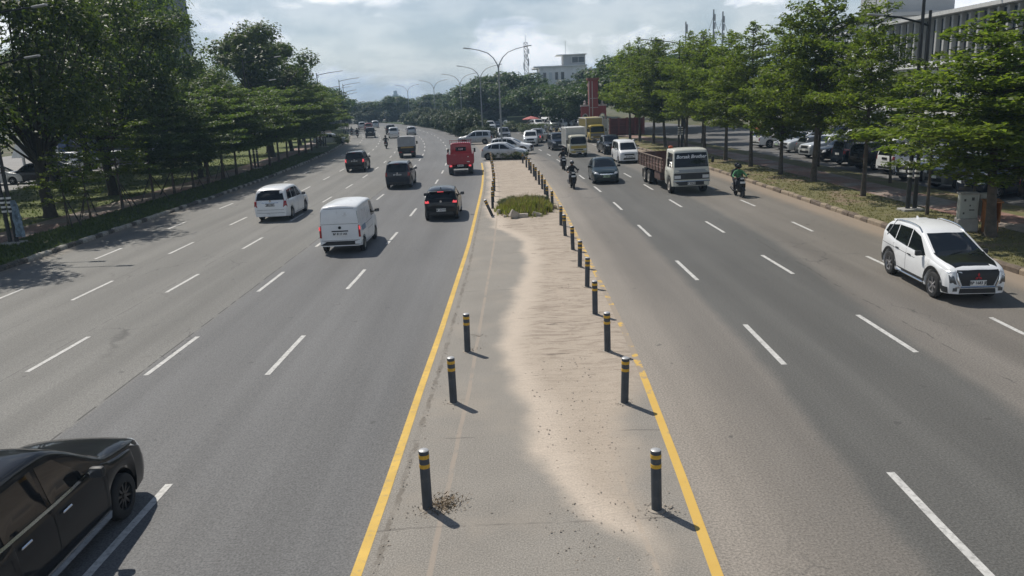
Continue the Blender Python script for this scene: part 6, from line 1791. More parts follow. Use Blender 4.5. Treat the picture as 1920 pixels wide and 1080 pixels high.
def twin_pole(x, y, sg, label, band=True):
    """pair of black posts with white bands, carrying a long high arm and a short lower one towards the road"""
    o = thing('street_lamp', label, 'street lamp', (x, y, 0.14), heading(y) - math.pi / 2, 'black twin post lamps along the kerbs')
    sub('footing', MB().rbox((0, 0, 0.04), (0.9, 0.7, 0.12), 0.02), M_CONC, o)
    for dx, h in ((-0.15, 10.0), (0.15, 8.2)):
        p = sub('post', MB().tube([(dx, 0, 0.05), (dx, 0, h)], [0.095, 0.06], 10), M_POLEK, o, 50)
        if band:
            for k in range(4): sub('band', MB().lathe([(0.1, 0), (0.105, 0.005), (0.105, 0.085), (0.1, 0.09)], 12, 'Z', (dx, 0, 1.45 + k * 0.2)), M_TRIM, p)
    for dx, z, L in ((-0.15, 9.8, 3.0), (0.15, 7.75, 2.0)):
        pts = [(dx, 0, z - 0.15), (dx + sg * 0.4, 0, z), (dx + sg * L * 0.6, 0, z + 0.22), (dx + sg * L, 0, z + 0.34)]
        a = sub('arm', MB().tube(pts, [0.05, 0.045, 0.04, 0.035], 6), M_POLEK, o, 50)
        sub('lamp_head', MB().rbox((dx + sg * (L + 0.25), 0, z + 0.37), (0.65, 0.22, 0.08), 0.03, M=Matrix.Rotation(-sg * R(7), 3, 'Y')), M_LUM, a)
    return o
twin_pole(-22.7, 34.9, 1, 'black twin post lamp with white bands and rags tied to it, lower left')
twin_pole(-23.9, 74.5, 1, 'second black twin post lamp along the left kerb, banded white, among slim trunks')
twin_pole(-25.4, 110, 1, 'third black twin post lamp along the left kerb, arm above the far treetops')
twin_pole(-28.6, 140, 1, 'fourth black twin post lamp along the left kerb, only its arms above the trees')
twin_pole(-34, 170, 1, 'fifth black twin post lamp along the left kerb, arm against the pale sky')
twin_pole(-41.5, 200, 1, 'farthest black twin post lamp along the left kerb, tiny near the bend')
twin_pole(17.4, 32.9, -1, 'black twin post lamp with white bands on the right verge behind the white crossover')
twin_pole(16.6, 74, -1, 'second black twin post lamp on the right, arm above the trees beside the masts')
rg = tag(obj('rag_bundle', MB().mesh('rag_bundle', [])), 'pale blue plastic sheeting tied round the banded lamp at left', 'plastic sheet')
def rag():
    mb = MB(); r_ = random.Random(3)
    n, m_ = 18, 9
    vs_ = []
    for j in range(m_):
        t = j / (m_ - 1)
        for i in range(n):
            a = 2 * math.pi * i / n
            rad = 0.16 + 0.26 * (t ** 0.8) * (0.6 + 0.4 * math.sin(a * 3 + j * 0.4)) + r_.uniform(-0.09, 0.09)
            vs_.append((0.28 + rad * math.cos(a) * 0.9 + 0.16 * t, rad * math.sin(a) * 0.8, 2.75 - 2.3 * t))
    mb.add(vs_, [(j * n + i, j * n + (i + 1) % n, (j + 1) * n + (i + 1) % n, (j + 1) * n + i) for j in range(m_ - 1) for i in range(n)])
    return mb.mesh('rag_bundle', [mat('plastic_pale_blue', (0.15, 0.21, 0.26), rough=0.5, var=0.5, vscale=5)])
rg.data = rag(); rg.location = (-22.55, 34.9, 0.14); rg.scale = (0.62, 0.62, 0.72)

# ---------------------------------------------------------------- bollards
M_BOL = mat('bollard_slate', (0.046, 0.056, 0.068), rough=0.6, var=0.2, vscale=5, dirt=((0.20, 0.16, 0.12), 0.2, 5))
M_BOLY = mat('bollard_band_yellow', (0.58, 0.34, 0.03), rough=0.55, var=0.12, vscale=8, dirt=((0.12, 0.08, 0.04), 0.15, 7))
M_BOLC = mat('bollard_cap', (0.42, 0.42, 0.42), rough=0.45, metal=0.3)
bh, br_ = 0.90, 0.072
b_post = MB().lathe([(br_ * 1.02, -0.03), (br_, 0.02), (br_, bh - 0.01), (br_ * 0.97, bh)], 18, 'Z').mesh('post', [M_BOL], smooth=40)
b_band = MB().lathe([(br_ * 0.99, 0), (br_ + 0.003, 0.002), (br_ + 0.003, 0.056), (br_ * 0.99, 0.058)], 18, 'Z').mesh('band', [M_BOLY], smooth=40)
b_cap = MB().lathe([(0.001, 0.012), (br_ * 0.8, 0.01), (br_ * 0.99, 0.0), (br_ * 0.96, -0.008)], 18, 'Z').mesh('cap', [M_BOLC], smooth=40)
b_foot = MB().lathe([(0.125, -0.02), (0.12, 0.008), (0.09, 0.014), (0.07, 0.016)], 12, 'Z').mesh('footing', [mat('mortar_ring', (0.30, 0.265, 0.22), rough=0.9, var=0.3, vscale=12)])
def bollard(x, y, label, tilt=(0, 0), s=1.0, z=0.03, group='bollards on the median'):
    o = thing('bollard', label, 'bollard', (x, y, z), (tilt[0], tilt[1], random.Random(int(y * 100)).uniform(0, 6)), group, (1, 1, s))
    obj('post', b_post, o); obj('cap', b_cap, o, (0, 0, bh)); obj('footing', b_foot, o)
    obj('band', b_band, o, (0, 0, bh - 0.115)); obj('band', b_band, o, (0, 0, bh - 0.255))
    return o
ORD = ['nearest', 'second', 'third', 'fourth', 'fifth', 'sixth', 'seventh', 'eighth', 'ninth', 'tenth', 'eleventh', 'twelfth', 'thirteenth', 'fourteenth', 'fifteenth', 'sixteenth', 'seventeenth', 'eighteenth', 'nineteenth', 'twentieth', 'twenty first', 'twenty second', 'twenty third', 'twenty fourth', 'twenty fifth', 'twenty sixth', 'twenty seventh', 'twenty eighth', 'twenty ninth', 'thirtieth']
rb = random.Random(8)
for i, (x, y) in enumerate([(1.85, 9.5), (1.99, 13.3), (2.07, 16.3), (2.14, 19.3), (2.25, 22.3), (2.30, 25.1), (2.33, 28.1), (2.28, 31.1), (2.30, 33.8), (2.26, 39.2), (2.15, 41.6), (2.19, 45.1), (2.16, 47.9), (2.09, 50.6), (1.99, 53.4), (1.95, 56.0), (1.84, 58.5), (1.77, 61.2), (1.63, 63.7), (1.44, 68.0)]):
    tl = (0, R(4)) if i == 4 else (rb.uniform(-0.035, 0.035), rb.uniform(-0.035, 0.035))
    bollard(x, y, '%s dark bollard with two yellow bands in the row along the right edge' % ORD[i], tl, rb.uniform(0.97, 1.03))
for i, (x, y, tl) in enumerate([(-1.33, 9.8, (0, R(0.3))), (-1.21, 13.7, (0, R(0.0))), (-1.08, 16.7, (0, R(1.2)))]):
    o_ = bollard(x, y, '%s dark bollard with yellow bands in the left row, beside the yellow line' % ORD[i], (0, 0), 1.0)
    o_.rotation_euler = (0, tl[1], 0)
lo = bollard(-0.80, 37.6, 'knocked over dark bollard leaning left beside the grassy mound', (0, 0)); lo.rotation_euler = (R(8), R(-22), 0)
for i in range(13):
    y = 40.2 + i * 2.62
    x = float(np.interp(y, [40, 50, 60, 74], [-0.80, -0.86, -1.05, -1.50]))
    bollard(x + rb.uniform(-0.03, 0.03), y, '%s bollard of the tight left row beyond the grassy mound' % ORD[i], (rb.uniform(-0.03, 0.03), rb.uniform(-0.03, 0.03)), rb.uniform(0.95, 1.03))

# ---------------------------------------------------------------- small street things
cbn = thing('control_cabinet', 'grey control cabinet with dark marks on a concrete plinth, right verge', 'cabinet', (16.75, 27.75, 0.15), R(-14), scale=0.8)
sub('plinth', MB().rbox((0, 0, 0.3), (0.85, 0.6, 0.6), 0.03), M_CONC, cbn)
sub('case', MB().rbox((0, 0, 1.15), (0.75, 0.5, 1.1), 0.02), mat('cabinet_grey', (0.36, 0.38, 0.35), rough=0.6, var=0.1, vscale=3, dirt=((0.12, 0.12, 0.11), 0.15, 3)), cbn)
sub('lid', MB().rbox((0, 0, 1.73), (0.84, 0.6, 0.06), 0.015), M_CONC, cbn)
for dx, z, s_ in ((-0.2, 1.45, 0.12), (0.12, 1.5, 0.16), (-0.22, 0.85, 0.1), (0.02, 1.2, 0.08)): sub('notice', MB().box((dx, -0.258, z), (s_ * 0.7, 0.006, s_ * 0.9)), mat('notice_dark', (0.06, 0.06, 0.06), rough=0.6), cbn)
sub('notice_lettering', MB().box((0.1, -0.2585, 1.0), (0.22, 0.006, 0.05)), mat('notice_dark', (0.06, 0.06, 0.06)), cbn)
sub('rear_case', MB().rbox((0.72, 0.2, 1.2), (0.5, 0.4, 1.0), 0.02), mat('cabinet_grey_side', (0.33, 0.34, 0.31), rough=0.6, var=0.1), cbn)
orb = thing('orange_bin', 'open fronted orange box with white bags inside next to the grey cabinet', 'box', (17.35, 27.3, 0.15), R(-12), scale=0.78)
mo = mat('bin_orange', (0.32, 0.125, 0.035), rough=0.6, var=0.2, vscale=4, dirt=((0.2, 0.09, 0.04), 0.2, 3))
sub('side_panel', MB().box((-0.3, 0, 0.95), (0.04, 0.5, 0.95)), mo, orb); sub('side_panel', MB().box((0.3, 0, 0.95), (0.04, 0.5, 0.95)), mo, orb)
sub('back_panel', MB().box((0, 0.24, 0.95), (0.58, 0.03, 0.95)), mo, orb); sub('shelf', MB().box((0, 0, 0.5), (0.56, 0.46, 0.04)), mo, orb)
sub('roof_panel', MB().box((0, -0.04, 1.46), (0.74, 0.62, 0.05), M=Matrix.Rotation(R(8), 3, 'X')), mo, orb)
for x in (-0.26, 0.26): sub('leg', MB().box((x, 0, 0.24), (0.05, 0.4, 0.48)), mo, orb)
for k, (x, y, z, r) in enumerate(((-0.08, -0.05, 0.66, 0.15), (0.1, 0.0, 0.72, 0.13), (0.02, -0.02, 0.92, 0.11))):
    mb = MB(); bm = bmesh.new(); bmesh.ops.create_icosphere(bm, subdivisions=2, radius=r)
    rr_ = random.Random(k)
    for v in bm.verts: v.co = Vector((v.co.x * rr_.uniform(0.85, 1.15) + x, v.co.y * rr_.uniform(0.85, 1.1) + y, v.co.z * rr_.uniform(0.9, 1.3) + z))
    bm.verts.index_update(); mb.add([v.co for v in bm.verts], [[v.index for v in f.verts] for f in bm.faces]); bm.free()
    tag(obj('plastic_bag', mb.mesh('plastic_bag', [mat('bag_white', (0.62, 0.60, 0.58), rough=0.5, var=0.1)], smooth=50), None, (17.35, 27.3, 0.15), R(-12), 0.78), ['white knotted plastic bag, front one in the orange box', 'white plastic bag at the right side in the orange box', 'small white bag on top of two others in the orange box'][k], 'bag', 'bags in the orange box')
# ---------------------------------------------------------------- vegetation placed in the scene
r7 = random.Random(77)
# right hand row of tiered trees on the verge
right_row = [  # x, y, family, variant, height scale, width scale, label
 (16.9, 26.5, 'term', 4, 0.82, 1.4, 'big tiered tree on the right verge beside the grey cabinet'),
 (17.4, 31.6, 'sapling', 0, 1.35, 1.3, 'slim small tree just right of the banded lamp on the right verge'),
 (17.6, 37.9, 'slim', 0, 1.0, 1.1, 'airy pointed tree on the right verge left of the banded lamp'),
 (17.8, 44.7, 'term', 1, 1.16, 1.22, 'tallest thick trunked tiered tree on the right verge behind the green rider'),
 (17.5, 49.3, 'term', 4, 0.92, 1.05, 'yellowish green tiered tree left of the thick trunked one on the right verge'),
 (17.4, 55.1, 'slim', 1, 1.02, 1.3, 'bushy tiered tree above the flatbed truck cab'),
 (17.2, 60.8, 'term', 0, 1.04, 1.15, 'tiered tree behind the flatbed truck bed on the right verge'),
 (17.0, 66.5, 'term', 3, 1.10, 1.2, 'full crowned tiered tree above the white minivan'),
 (16.8, 72.5, 'slim', 1, 1.10, 1.35, 'pointed tiered tree right of the white minivan'),
 (16.2, 79.0, 'term', 2, 1.14, 1.2, 'tiered tree over the dark pickup on the right verge'),
 (16.1, 84.8, 'term', 4, 1.20, 1.2, 'tiered tree in front of the red wall, right one'),
 (15.6, 90.5, 'slim', 0, 1.18, 1.45, 'tiered tree in front of the red wall, middle one'),
 (15.4, 96.3, 'term', 1, 1.22, 1.15, 'tiered tree in front of the red wall, left one'),
]
for x, y, f, i, h, w, lab in right_row:
    put_tree('terminalia_tree', lab, f, i, (x, y, 0.13), h, w, r7.uniform(0, 6), 'tiered trees along the right verge')
back_row = [(21.2, 42.5, 'sapling', 1, 1.3), (21.4, 53.1, 'slim', 1, 0.85), (21.6, 35.4, 'sapling', 0, 1.1), (21.0, 83, 'term', 0, 0.9), (21.0, 92, 'slim', 1, 1.0), (25.5, 100, 'term', 2, 1.1), (21.0, 30.0, 'term', 1, 0.82)]
where = ['small tree beside the silver parked car at the car park edge', 'tree behind the thick trunked one at the car park edge', 'small tree in front of the dark parked pickup at the car park edge', 'tree behind the white minivan at the car park edge', 'tree at the far end of the car park edge', 'tall tree behind the red wall, rising over its right end', 'large tree at the far right edge before the parked scooters']
for (x, y, f, i, h), lab in zip(back_row, where):
    put_tree('terminalia_tree', lab, f, i, (x, y, 0.13), h, h * 1.05, r7.uniform(0, 6), 'tiered trees at the car park edge')
# left hand row of young trees by the kerb
left_row = [(-23.0, 40.0, 'sapling', 0, 0.85), (-23.3, 42.8, 'sapling', 1, 0.95), (-23.2, 46.3, 'sapling', 2, 1.32), (-23.4, 51.0, 'young', 2, 0.80), (-23.4, 54.3, 'young', 0, 0.85), (-23.2, 57.2, 'young', 1, 0.90), (-23.4, 60.7, 'young', 2, 1.0), (-23.5, 64.3, 'young', 0, 1.06), (-23.8, 68.4, 'young', 1, 1.08), (-23.6, 72.1, 'young', 2, 1.02), (-23.6, 77.7, 'young', 1, 1.08), (-23.8, 81.6, 'young', 0, 1.08), (-24.0, 85.6, 'young', 2, 1.08), (-24.2, 91.4, 'young', 1, 1.12), (-24.7, 96.5, 'young', 0, 1.2), (-25.3, 102, 'young', 2, 1.2), (-25.9, 107.5, 'young', 1, 1.2), (-26.8, 113.5, 'young', 0, 1.2)]
for i, (x, y, f, v, h) in enumerate(left_row):
    o = put_tree('young_tree', '%s young layered tree from the banded lamp in the row along the left kerb' % ORD[i].replace('nearest', 'first'), f, v, (x, y, 0.13), h, h * (1.15 if f == 'sapling' else 1.28), r7.uniform(0, 6), 'young trees along the left kerb')
    if i < 8:
        for k in range(3):
            a = r7.uniform(0, 6.28) + k * 2.1
            s = 1.0 / h
            sub('stake', MB().tube([(math.cos(a) * 0.75 * s, math.sin(a) * 0.75 * s, 0), (math.cos(a) * 0.06, math.sin(a) * 0.06, 1.55 * s)], 0.025 * s, 5), M_BARKD, o)
big = [(-26.0, 32.8, 'broad', 1, 0.92, 0.95, 'dense tree at the left frame edge shading the kerb by the banded lamp'), (-26.3, 44.1, 'broad', 0, 1.0, 1.0, 'huge dense tree with thick trunk nearest on the left lawn'), (-28.2, 55.3, 'broad', 1, 1.02, 1.0, 'second huge dense tree on the left lawn, right of the nearest'), (-26.4, 66.9, 'broad', 2, 0.62, 0.75, 'dense dark tree on the left lawn behind the slim row'),
       (-37, 39, 'broad', 2, 1.15, 1.15, 'tall dense tree at the extreme left edge'), (-41, 52, 'broad', 0, 1.25, 1.2, 'tall dense tree behind the nearest huge one on the left'), (-39, 67, 'broad', 1, 1.15, 1.1, 'dense tree whose top meets the sky left of the dark tower edge'), (-31.2, 81, 'broad', 0, 0.76, 0.72, 'low dense tree between the dark tower edge and the tall ragged tree'), (-35, 77, 'broad', 2, 1.28, 1.1, 'dense tree sloping down to the right of the dark tower'),
       (-27.6, 92, 'tall', 0, 0.99, 1.1, 'tall dark tree with ragged crown and gaps standing against the sky at left'), (-30.5, 101, 'tall', 1, 0.90, 1.15, 'dark ragged tree joined behind the tall one at left'), (-28.2, 103, 'broad', 1, 0.74, 0.8, 'dark round tree right of the tall ragged one'),
       (-31, 118, 'broad', 0, 0.72, 0.85, 'dark tree behind the far end of the left row'), (-34, 132, 'broad', 2, 0.66, 0.8, 'dark tree farther behind the left row near the lamp arms'), (-39, 148, 'broad', 1, 0.6, 0.8, 'dark tree where the left row meets the bend'),
       (-43, 80, 'broad', 1, 1.0, 1.1, 'dense tree behind the parked cars at left'), (-45, 60, 'broad', 2, 1.1, 1.2, 'dense tree over the notice board at far left'), (-47, 48, 'broad', 0, 1.1, 1.2, 'dense tree at the far left frame edge behind others'), (-42, 100, 'broad', 0, 0.9, 1.0, 'dense tree behind the tall ragged one')]
for x, y, f, i, h, w, lab in big:
    put_tree('broadleaf_tree', lab, f, i, (x, y, 0.1), h, w, r7.uniform(0, 6), 'large old trees on the left')
# wood along the bend and behind the far right side
rows = []
rows.append(('outer front row of the wood along the bend', [(18 + r7.uniform(-1.5, 2), y + r7.uniform(-3, 3)) for y in range(150, 300, 12)]))
rows.append(('second row of the wood along the bend', [(27 + r7.uniform(-2, 3), y + r7.uniform(-4, 4)) for y in range(160, 300, 13)]))
rows.append(('back row of the wood along the bend', [(38 + r7.uniform(-3, 3), y) for y in range(175, 300, 18)]))
rows.append(('left side of the bend', [(-25.5 + r7.uniform(-2, 1), y + r7.uniform(-3, 3)) for y in range(160, 310, 13)]))
rows.append(('wood closing off the far road', [(o + r7.uniform(-3, 3), y) for y in (252, 268, 285) for o in (-14, -5, 4)]))
kk = 0
for lab, spots in rows:
    for i, (o, y) in enumerate(spots):
        c = road(o, y)
        h = float(np.interp(y, [120, 150, 190, 230, 300], [1.1, 1.2, 1.1, 0.86, 0.80])) * r7.uniform(0.88, 1.12) * (1.0 if o > 0 else 0.9)
        if 985 < 960 + 1440 * c.x / c.y < 1115: h = min(h, (5.6 + 21 / 1440 * c.y) / 9.3)
        put_tree('rain_tree', '%s spreading tree of the %s' % (ORD[i].replace('nearest', 'first'), lab), 'rain', kk % 3, (c.x, c.y, 0.0), h, h * r7.uniform(1.05, 1.35), r7.uniform(0, 6), 'spreading trees along the bend')
        kk += 1
# mid distance trees between the gate and the planted median
for k, (x, y, h, lab) in enumerate([(7.0, 152, 0.86, 'dark spreading tree left of the pale building base'), (13.0, 142, 0.84, 'dark spreading tree in front of the pale building'), (10.2, 124, 0.74, 'low spreading tree left of the red gate'), (-1.0, 178, 1.22, 'spreading tree behind the second median lamp'), (3.5, 172, 1.2, 'spreading tree behind the first median lamp'), (-5.5, 186, 1.1, 'spreading tree between the second and third median lamps'), (21.5, 125, 1.3, 'tall spreading tree behind the red gate'), (19, 113, 1.1, 'spreading tree close behind the red wall'), (27, 118, 1.3, 'spreading tree behind the car park end')]):
    put_tree('rain_tree', lab, 'rain', k % 3, (x, y, 0), h, h * 1.25, r7.uniform(0, 6), 'spreading trees along the bend')
# dark hedge bushes along the outside of the far bend
for i, y in enumerate(range(160, 306, 7)):
    c = road(16.5, y)
    put_tree('bush', '%s dark bush along the outer kerb of the far bend' % ORD[i].replace('nearest', 'first'), 'bush', i % 3, (c.x, c.y, 0.05), r7.uniform(0.9, 1.4), r7.uniform(1.3, 1.8), r7.uniform(0, 6), 'bushes along the far bend', 'shrub', 'stem', 'foliage')
for i in range(12):
    c = road(-18 + i * 3.2, 246 + (i % 3) * 2)
    put_tree('bush', '%s dark bush across the end of the far road, from the left' % ORD[i].replace('nearest', 'first'), 'bush', i % 3, (c.x, c.y, 0.0), r7.uniform(1.0, 1.6), r7.uniform(1.5, 2.0), r7.uniform(0, 6), 'bushes across the far road', 'shrub', 'stem', 'foliage')
# shrubs of the planted median
k = 0
y = 108.0
while y < 215:
    for o in (-0.5, 1.0):
        c = road(o + r7.uniform(-0.4, 0.4), y + r7.uniform(-1, 1))
        h = r7.uniform(0.9, 1.6) if y > 118 else r7.uniform(0.45, 0.8)
        put_tree('bush', '%s bush from the gap along the %s edge of the planted median' % (ORD[k // 2 % 30].replace('nearest', 'first'), 'left' if o < 0 else 'right'), 'bush', k % 3, (c.x, c.y, 0.1), h, min(h * 1.1, 1.2), r7.uniform(0, 6), 'bushes of the planted median', 'shrub', 'stem', 'foliage')
        k += 1
    y += 3.9
for k, (x, y) in enumerate([(-1.3, 74.3), (-0.6, 74.0), (0.2, 73.9), (0.9, 73.6), (1.4, 73.3)]):
    put_tree('shrub', ['leftmost', 'second', 'middle', 'fourth', 'rightmost'][k] + ' low shrub round the foot of the near two armed lamp', 'shrub', k % 3, (x, y, 0.02), 0.42, 0.62, r7.uniform(0, 6), 'low shrubs at the median end', 'shrub', 'stem', 'foliage')
for k, (x, y, h) in enumerate([(4.0, 128, 0.9), (6.5, 131, 0.8), (1.5, 136, 1.0)]):
    put_tree('shrub', ['left', 'right', 'middle'][k] + ' clipped hedge shrub among the far parked cars', 'shrub', k, (x, y, 0), h, h * 1.8, k, 'hedge shrubs by the far cars', 'shrub', 'stem', 'foliage')
put_tree('shrub', 'small yellowish bush at the left kerb opening', 'shrub', 1, (-24.6, 118, 0.1), 0.9, 1.0, 1, None, 'shrub', 'stem', 'foliage')
# grassy mound with broken kerb pieces on the island
rng7 = np.random.default_rng(7)
md = thing('grass_mound', 'overgrown mound of earth and grass in the middle of the paved island', 'mound', (0.85, 39.1, 0.02), scale=(1.08, 1.1, 1.15))
mb = MB(); nn_, mm_ = 20, 7
vs_ = []
for j in range(mm_):
    t = j / (mm_ - 1)
    for i in range(nn_):
        a = 2 * math.pi * i / nn_
        q = 1 - t
        wv = 1 + 0.12 * math.sin(3 * a + 1) + 0.08 * math.sin(7 * a)
        vs_.append((math.cos(a) * 1.38 * q * wv, math.sin(a) * 2.2 * q * wv, 0.34 * (1 - q * q) + 0.05 * math.sin(5 * a + j)))
mb.add(vs_, [(j * nn_ + i, j * nn_ + (i + 1) % nn_, (j + 1) * nn_ + (i + 1) % nn_, (j + 1) * nn_ + i) for j in range(mm_ - 1) for i in range(nn_)])
sub('soil', mb, mat('soil_brown', (0.13, 0.09, 0.06), rough=0.95, var=0.3, vscale=4, bump=0.6, bscale=20), md, 60)
aa, qq = rng7.uniform(0, 6.283, 620), np.sqrt(rng7.uniform(0, 1, 620)) * rng7.choice([1.0, 1.0, 1.0, 1.25], 620)
pts = np.stack([np.cos(aa) * 1.3 * qq, np.sin(aa) * 2.1 * qq, 0.32 * (1 - qq ** 2)], 1)
F_MOUND = foliage('grass_mound_blades', (0.13, 0.155, 0.032), (0.28, 0.29, 0.085), 0.35)
o = obj('grass', tuft_mesh('grass', pts, 0.24, rng7, F_MOUND, 9, 0.014), md); tag(o, kind='stuff')
F_DRYM = foliage('dry_mound_blades', (0.16, 0.125, 0.06), (0.30, 0.26, 0.13), 0.3)
o = obj('dry_grass', tuft_mesh('dry_grass', pts[::3] + np.array([0.06, 0.05, 0]), 0.36, rng7, F_DRYM, 5, 0.012), md); tag(o, kind='stuff')
for k in range(5):
    a = [0.4, 1.3, 2.2, 3.0, 5.6][k]
    tm_, cm_ = tree_kind(('shrub', k % 3)); obj('clump', cm_, md, (math.cos(a) * 0.9, 0.9 + abs(math.sin(a)) * 0.9, 0.12), a, (0.34, 0.34, 0.2))
M_ROCK = mat('broken_concrete', (0.40, 0.36, 0.30), rough=0.9, var=0.2, vscale=4, bump=0.4, bscale=15)
for k, (x, y, sx, sz, a, b, lab) in enumerate([(0.25, 36.5, 0.42, 0.36, 0.5, 0.5, 'tilted broken kerb piece at the front left of the mound'), (0.68, 36.6, 0.5, 0.2, 0.1, 0.0, 'flat lying broken kerb piece at the front of the mound'), (1.35, 36.8, 0.45, 0.2, -0.2, 0.3, 'broken kerb piece at the front right of the mound'), (-0.42, 38.2, 0.3, 0.22, 0.8, 0.1, 'pale broken block beside the leaning bollard'), (-0.2, 37.0, 0.16, 0.12, 0.3, 0.2, 'small reddish stone left of the mound')]):
    mb = MB(); mb.rbox((0, 0, 0), (sx, 0.2, sz), 0.03); rr_ = random.Random(k)
    mb.v = [(v[0] + rr_.uniform(-0.02, 0.02), v[1] + rr_.uniform(-0.02, 0.02), v[2] + rr_.uniform(-0.02, 0.02)) for v in mb.v]
    tag(obj('kerb_fragment', mb.mesh('kerb_fragment', [M_ROCK]), None, (x, y, 0.03 + sz / 2), (0.1, b, a)), lab, 'rubble', 'rubble round the mound')
# loose gravel, leaf litter and grass blades
def scatter_stones(name, label, pts, smin, smax, m, seed):
    rr_ = np.random.default_rng(seed); mb = MB()
    base = [(1, 0, 0), (-1, 0, 0), (0, 1, 0), (0, -1, 0), (0, 0, 0.7), (0, 0, -0.5)]
    fc = [(0, 2, 4), (2, 1, 4), (1, 3, 4), (3, 0, 4), (2, 0, 5), (1, 2, 5), (3, 1, 5), (0, 3, 5)]
    for x, y, z in pts:
        s = rr_.uniform(smin, smax); a = rr_.uniform(0, 6.28)
        mb.add([(x + s * (p[0] * math.cos(a) - p[1] * math.sin(a)) * rr_.uniform(0.6, 1.2), y + s * (p[0] * math.sin(a) + p[1] * math.cos(a)) * rr_.uniform(0.6, 1.2), z + s * p[2] * rr_.uniform(0.4, 0.9) + s * 0.2) for p in base], fc)
    return tag(obj(name, mb.mesh(name, [m], fix=False)), label, 'gravel', None, 'stuff')
pts = []
rr_ = np.random.default_rng(3)
for bx_, by_, n, sd in ((-1.2, 9.75, 120, 0.2), (1.88, 9.45, 90, 0.14), (-1.2, 13.7, 30, 0.16), (-1.0, 16.8, 40, 0.16), (-0.95, 17.9, 40, 0.1), (2.0, 13.3, 30, 0.12), (1.7, 22.4, 40, 0.2), (1.9, 19.4, 30, 0.2)):
    for _ in range(n): pts.append((bx_ + rr_.normal(0, sd), by_ + rr_.normal(0, sd * 0.9), 0.035))
for _ in range(260):
    y = rr_.uniform(8, 16); pts.append((rr_.uniform(0.3, 1.6), y, 0.035))
for _ in range(260):
    y = rr_.uniform(7.5, 40); pts.append((yl(y) + 0.18 + abs(rr_.normal(0, 0.08)), y, 0.03))
for _ in range(160):
    y = rr_.uniform(7.5, 60); pts.append((rr_.uniform(-1.3, 2.2), y, 0.035))
scatter_stones('gravel', 'loose grit and stones on the paved island', pts, 0.006, 0.022, mat('grit_stone', (0.33, 0.285, 0.235), rough=0.9, var=0.3), 5)
aa = rr_.uniform(0, 6.28, 150); pts = np.stack([-1.12 + rr_.normal(0, 0.13, 150), 9.85 + rr_.normal(0, 0.12, 150), np.full(150, 0.04)], 1)
v_, q_ = leaves(np.concatenate([pts, pts + 0.05]), np.tile([0, 0, 1.0], (300, 1)) + rr_.normal(0, 0.7, (300, 3)), 0.07, rr_, 0.2)
tag(obj('leaf_litter', np_mesh('leaf_litter', v_, q_, mat('dry_leaves', (0.17, 0.125, 0.075), rough=0.9, var=0.4, vscale=20), None)), 'dry weeds and leaf litter at the foot of the nearest left bollard', 'leaf litter', None, 'stuff')
pts = []
for _ in range(4200):
    y = 17 + 60 * rr_.uniform() ** 1.5; o_ = rr_.uniform(15.0, 18.2); pts.append((o_ + bend(y), y, 0.15))
F_DRY = foliage('grass_blades_dry', (0.10, 0.10, 0.035), (0.21, 0.19, 0.085), 0.25)
tag(obj('verge_grass', tuft_mesh('verge_grass', np.array(pts), 0.055, rr_, F_DRY, 4, 0.012)), 'short dry grass on the right verge', 'grass', None, 'stuff')
F_GR2 = foliage('grass_blades_green', (0.035, 0.062, 0.015), (0.09, 0.12, 0.03), 0.3)
pts = []
for _ in range(5200):
    y = 26 + 70 * rr_.uniform() ** 1.5; o_ = rr_.uniform(-23.2, -19.9); pts.append((o_ + bend(y), y, 0.14))
for _ in range(4200):
    y = 30 + 70 * rr_.uniform() ** 1.3; o_ = rr_.uniform(-39, -25.8); pts.append((o_ + bend(y), y, 0.14))
tag(obj('lawn_grass', tuft_mesh('lawn_grass', np.array(pts), 0.12, rr_, F_GR2, 5, 0.016)), 'short green grass on the left verge and lawn', 'grass', None, 'stuff')
# ---------------------------------------------------------------- vehicles
PW, PK, PN = paint('white', (0.74, 0.75, 0.75)), paint('black', (0.010, 0.011, 0.013)), paint('navy', (0.016, 0.022, 0.034))
PS, PG = paint('silver', (0.42, 0.43, 0.44), 0.5), paint('grey', (0.16, 0.17, 0.18), 0.4)
PT = paint('dark_teal', (0.018, 0.030, 0.036)); PR = paint('red', (0.33, 0.018, 0.030)); PDR = paint('dull_red', (0.20, 0.03, 0.03))
PSG = paint('pale_silver', (0.52, 0.54, 0.55), 0.3); PB = paint('blue', (0.03, 0.07, 0.16)); PY = paint('ochre_yellow', (0.42, 0.31, 0.045)); PC = paint('cream', (0.55, 0.53, 0.42)); PBR = paint('brown', (0.08, 0.055, 0.045))
def vehicle(kind, name, cat, label, px, py, ref, rot=None, paints=None, scale=1.0, away=True, dr=0.0, group='moving traffic', **kw):
    """stand a vehicle so that the middle of its front ('f') or rear ('r') axle is over the ground point seen at a pixel"""
    g = P(px, py) if not isinstance(px, Vector) else px
    pr = proto(kind)
    a = (heading(g.y) + (0 if away else math.pi) if rot is None else rot) + R(dr)
    s = pr.front if ref == 'f' else (pr.rear if ref == 'r' else 0)
    loc = Vector((g.x - math.cos(a) * s * scale, g.y - math.sin(a) * s * scale, 0.002))
    return pr.put(name, label, cat, loc, a, paints, group, scale, **kw)
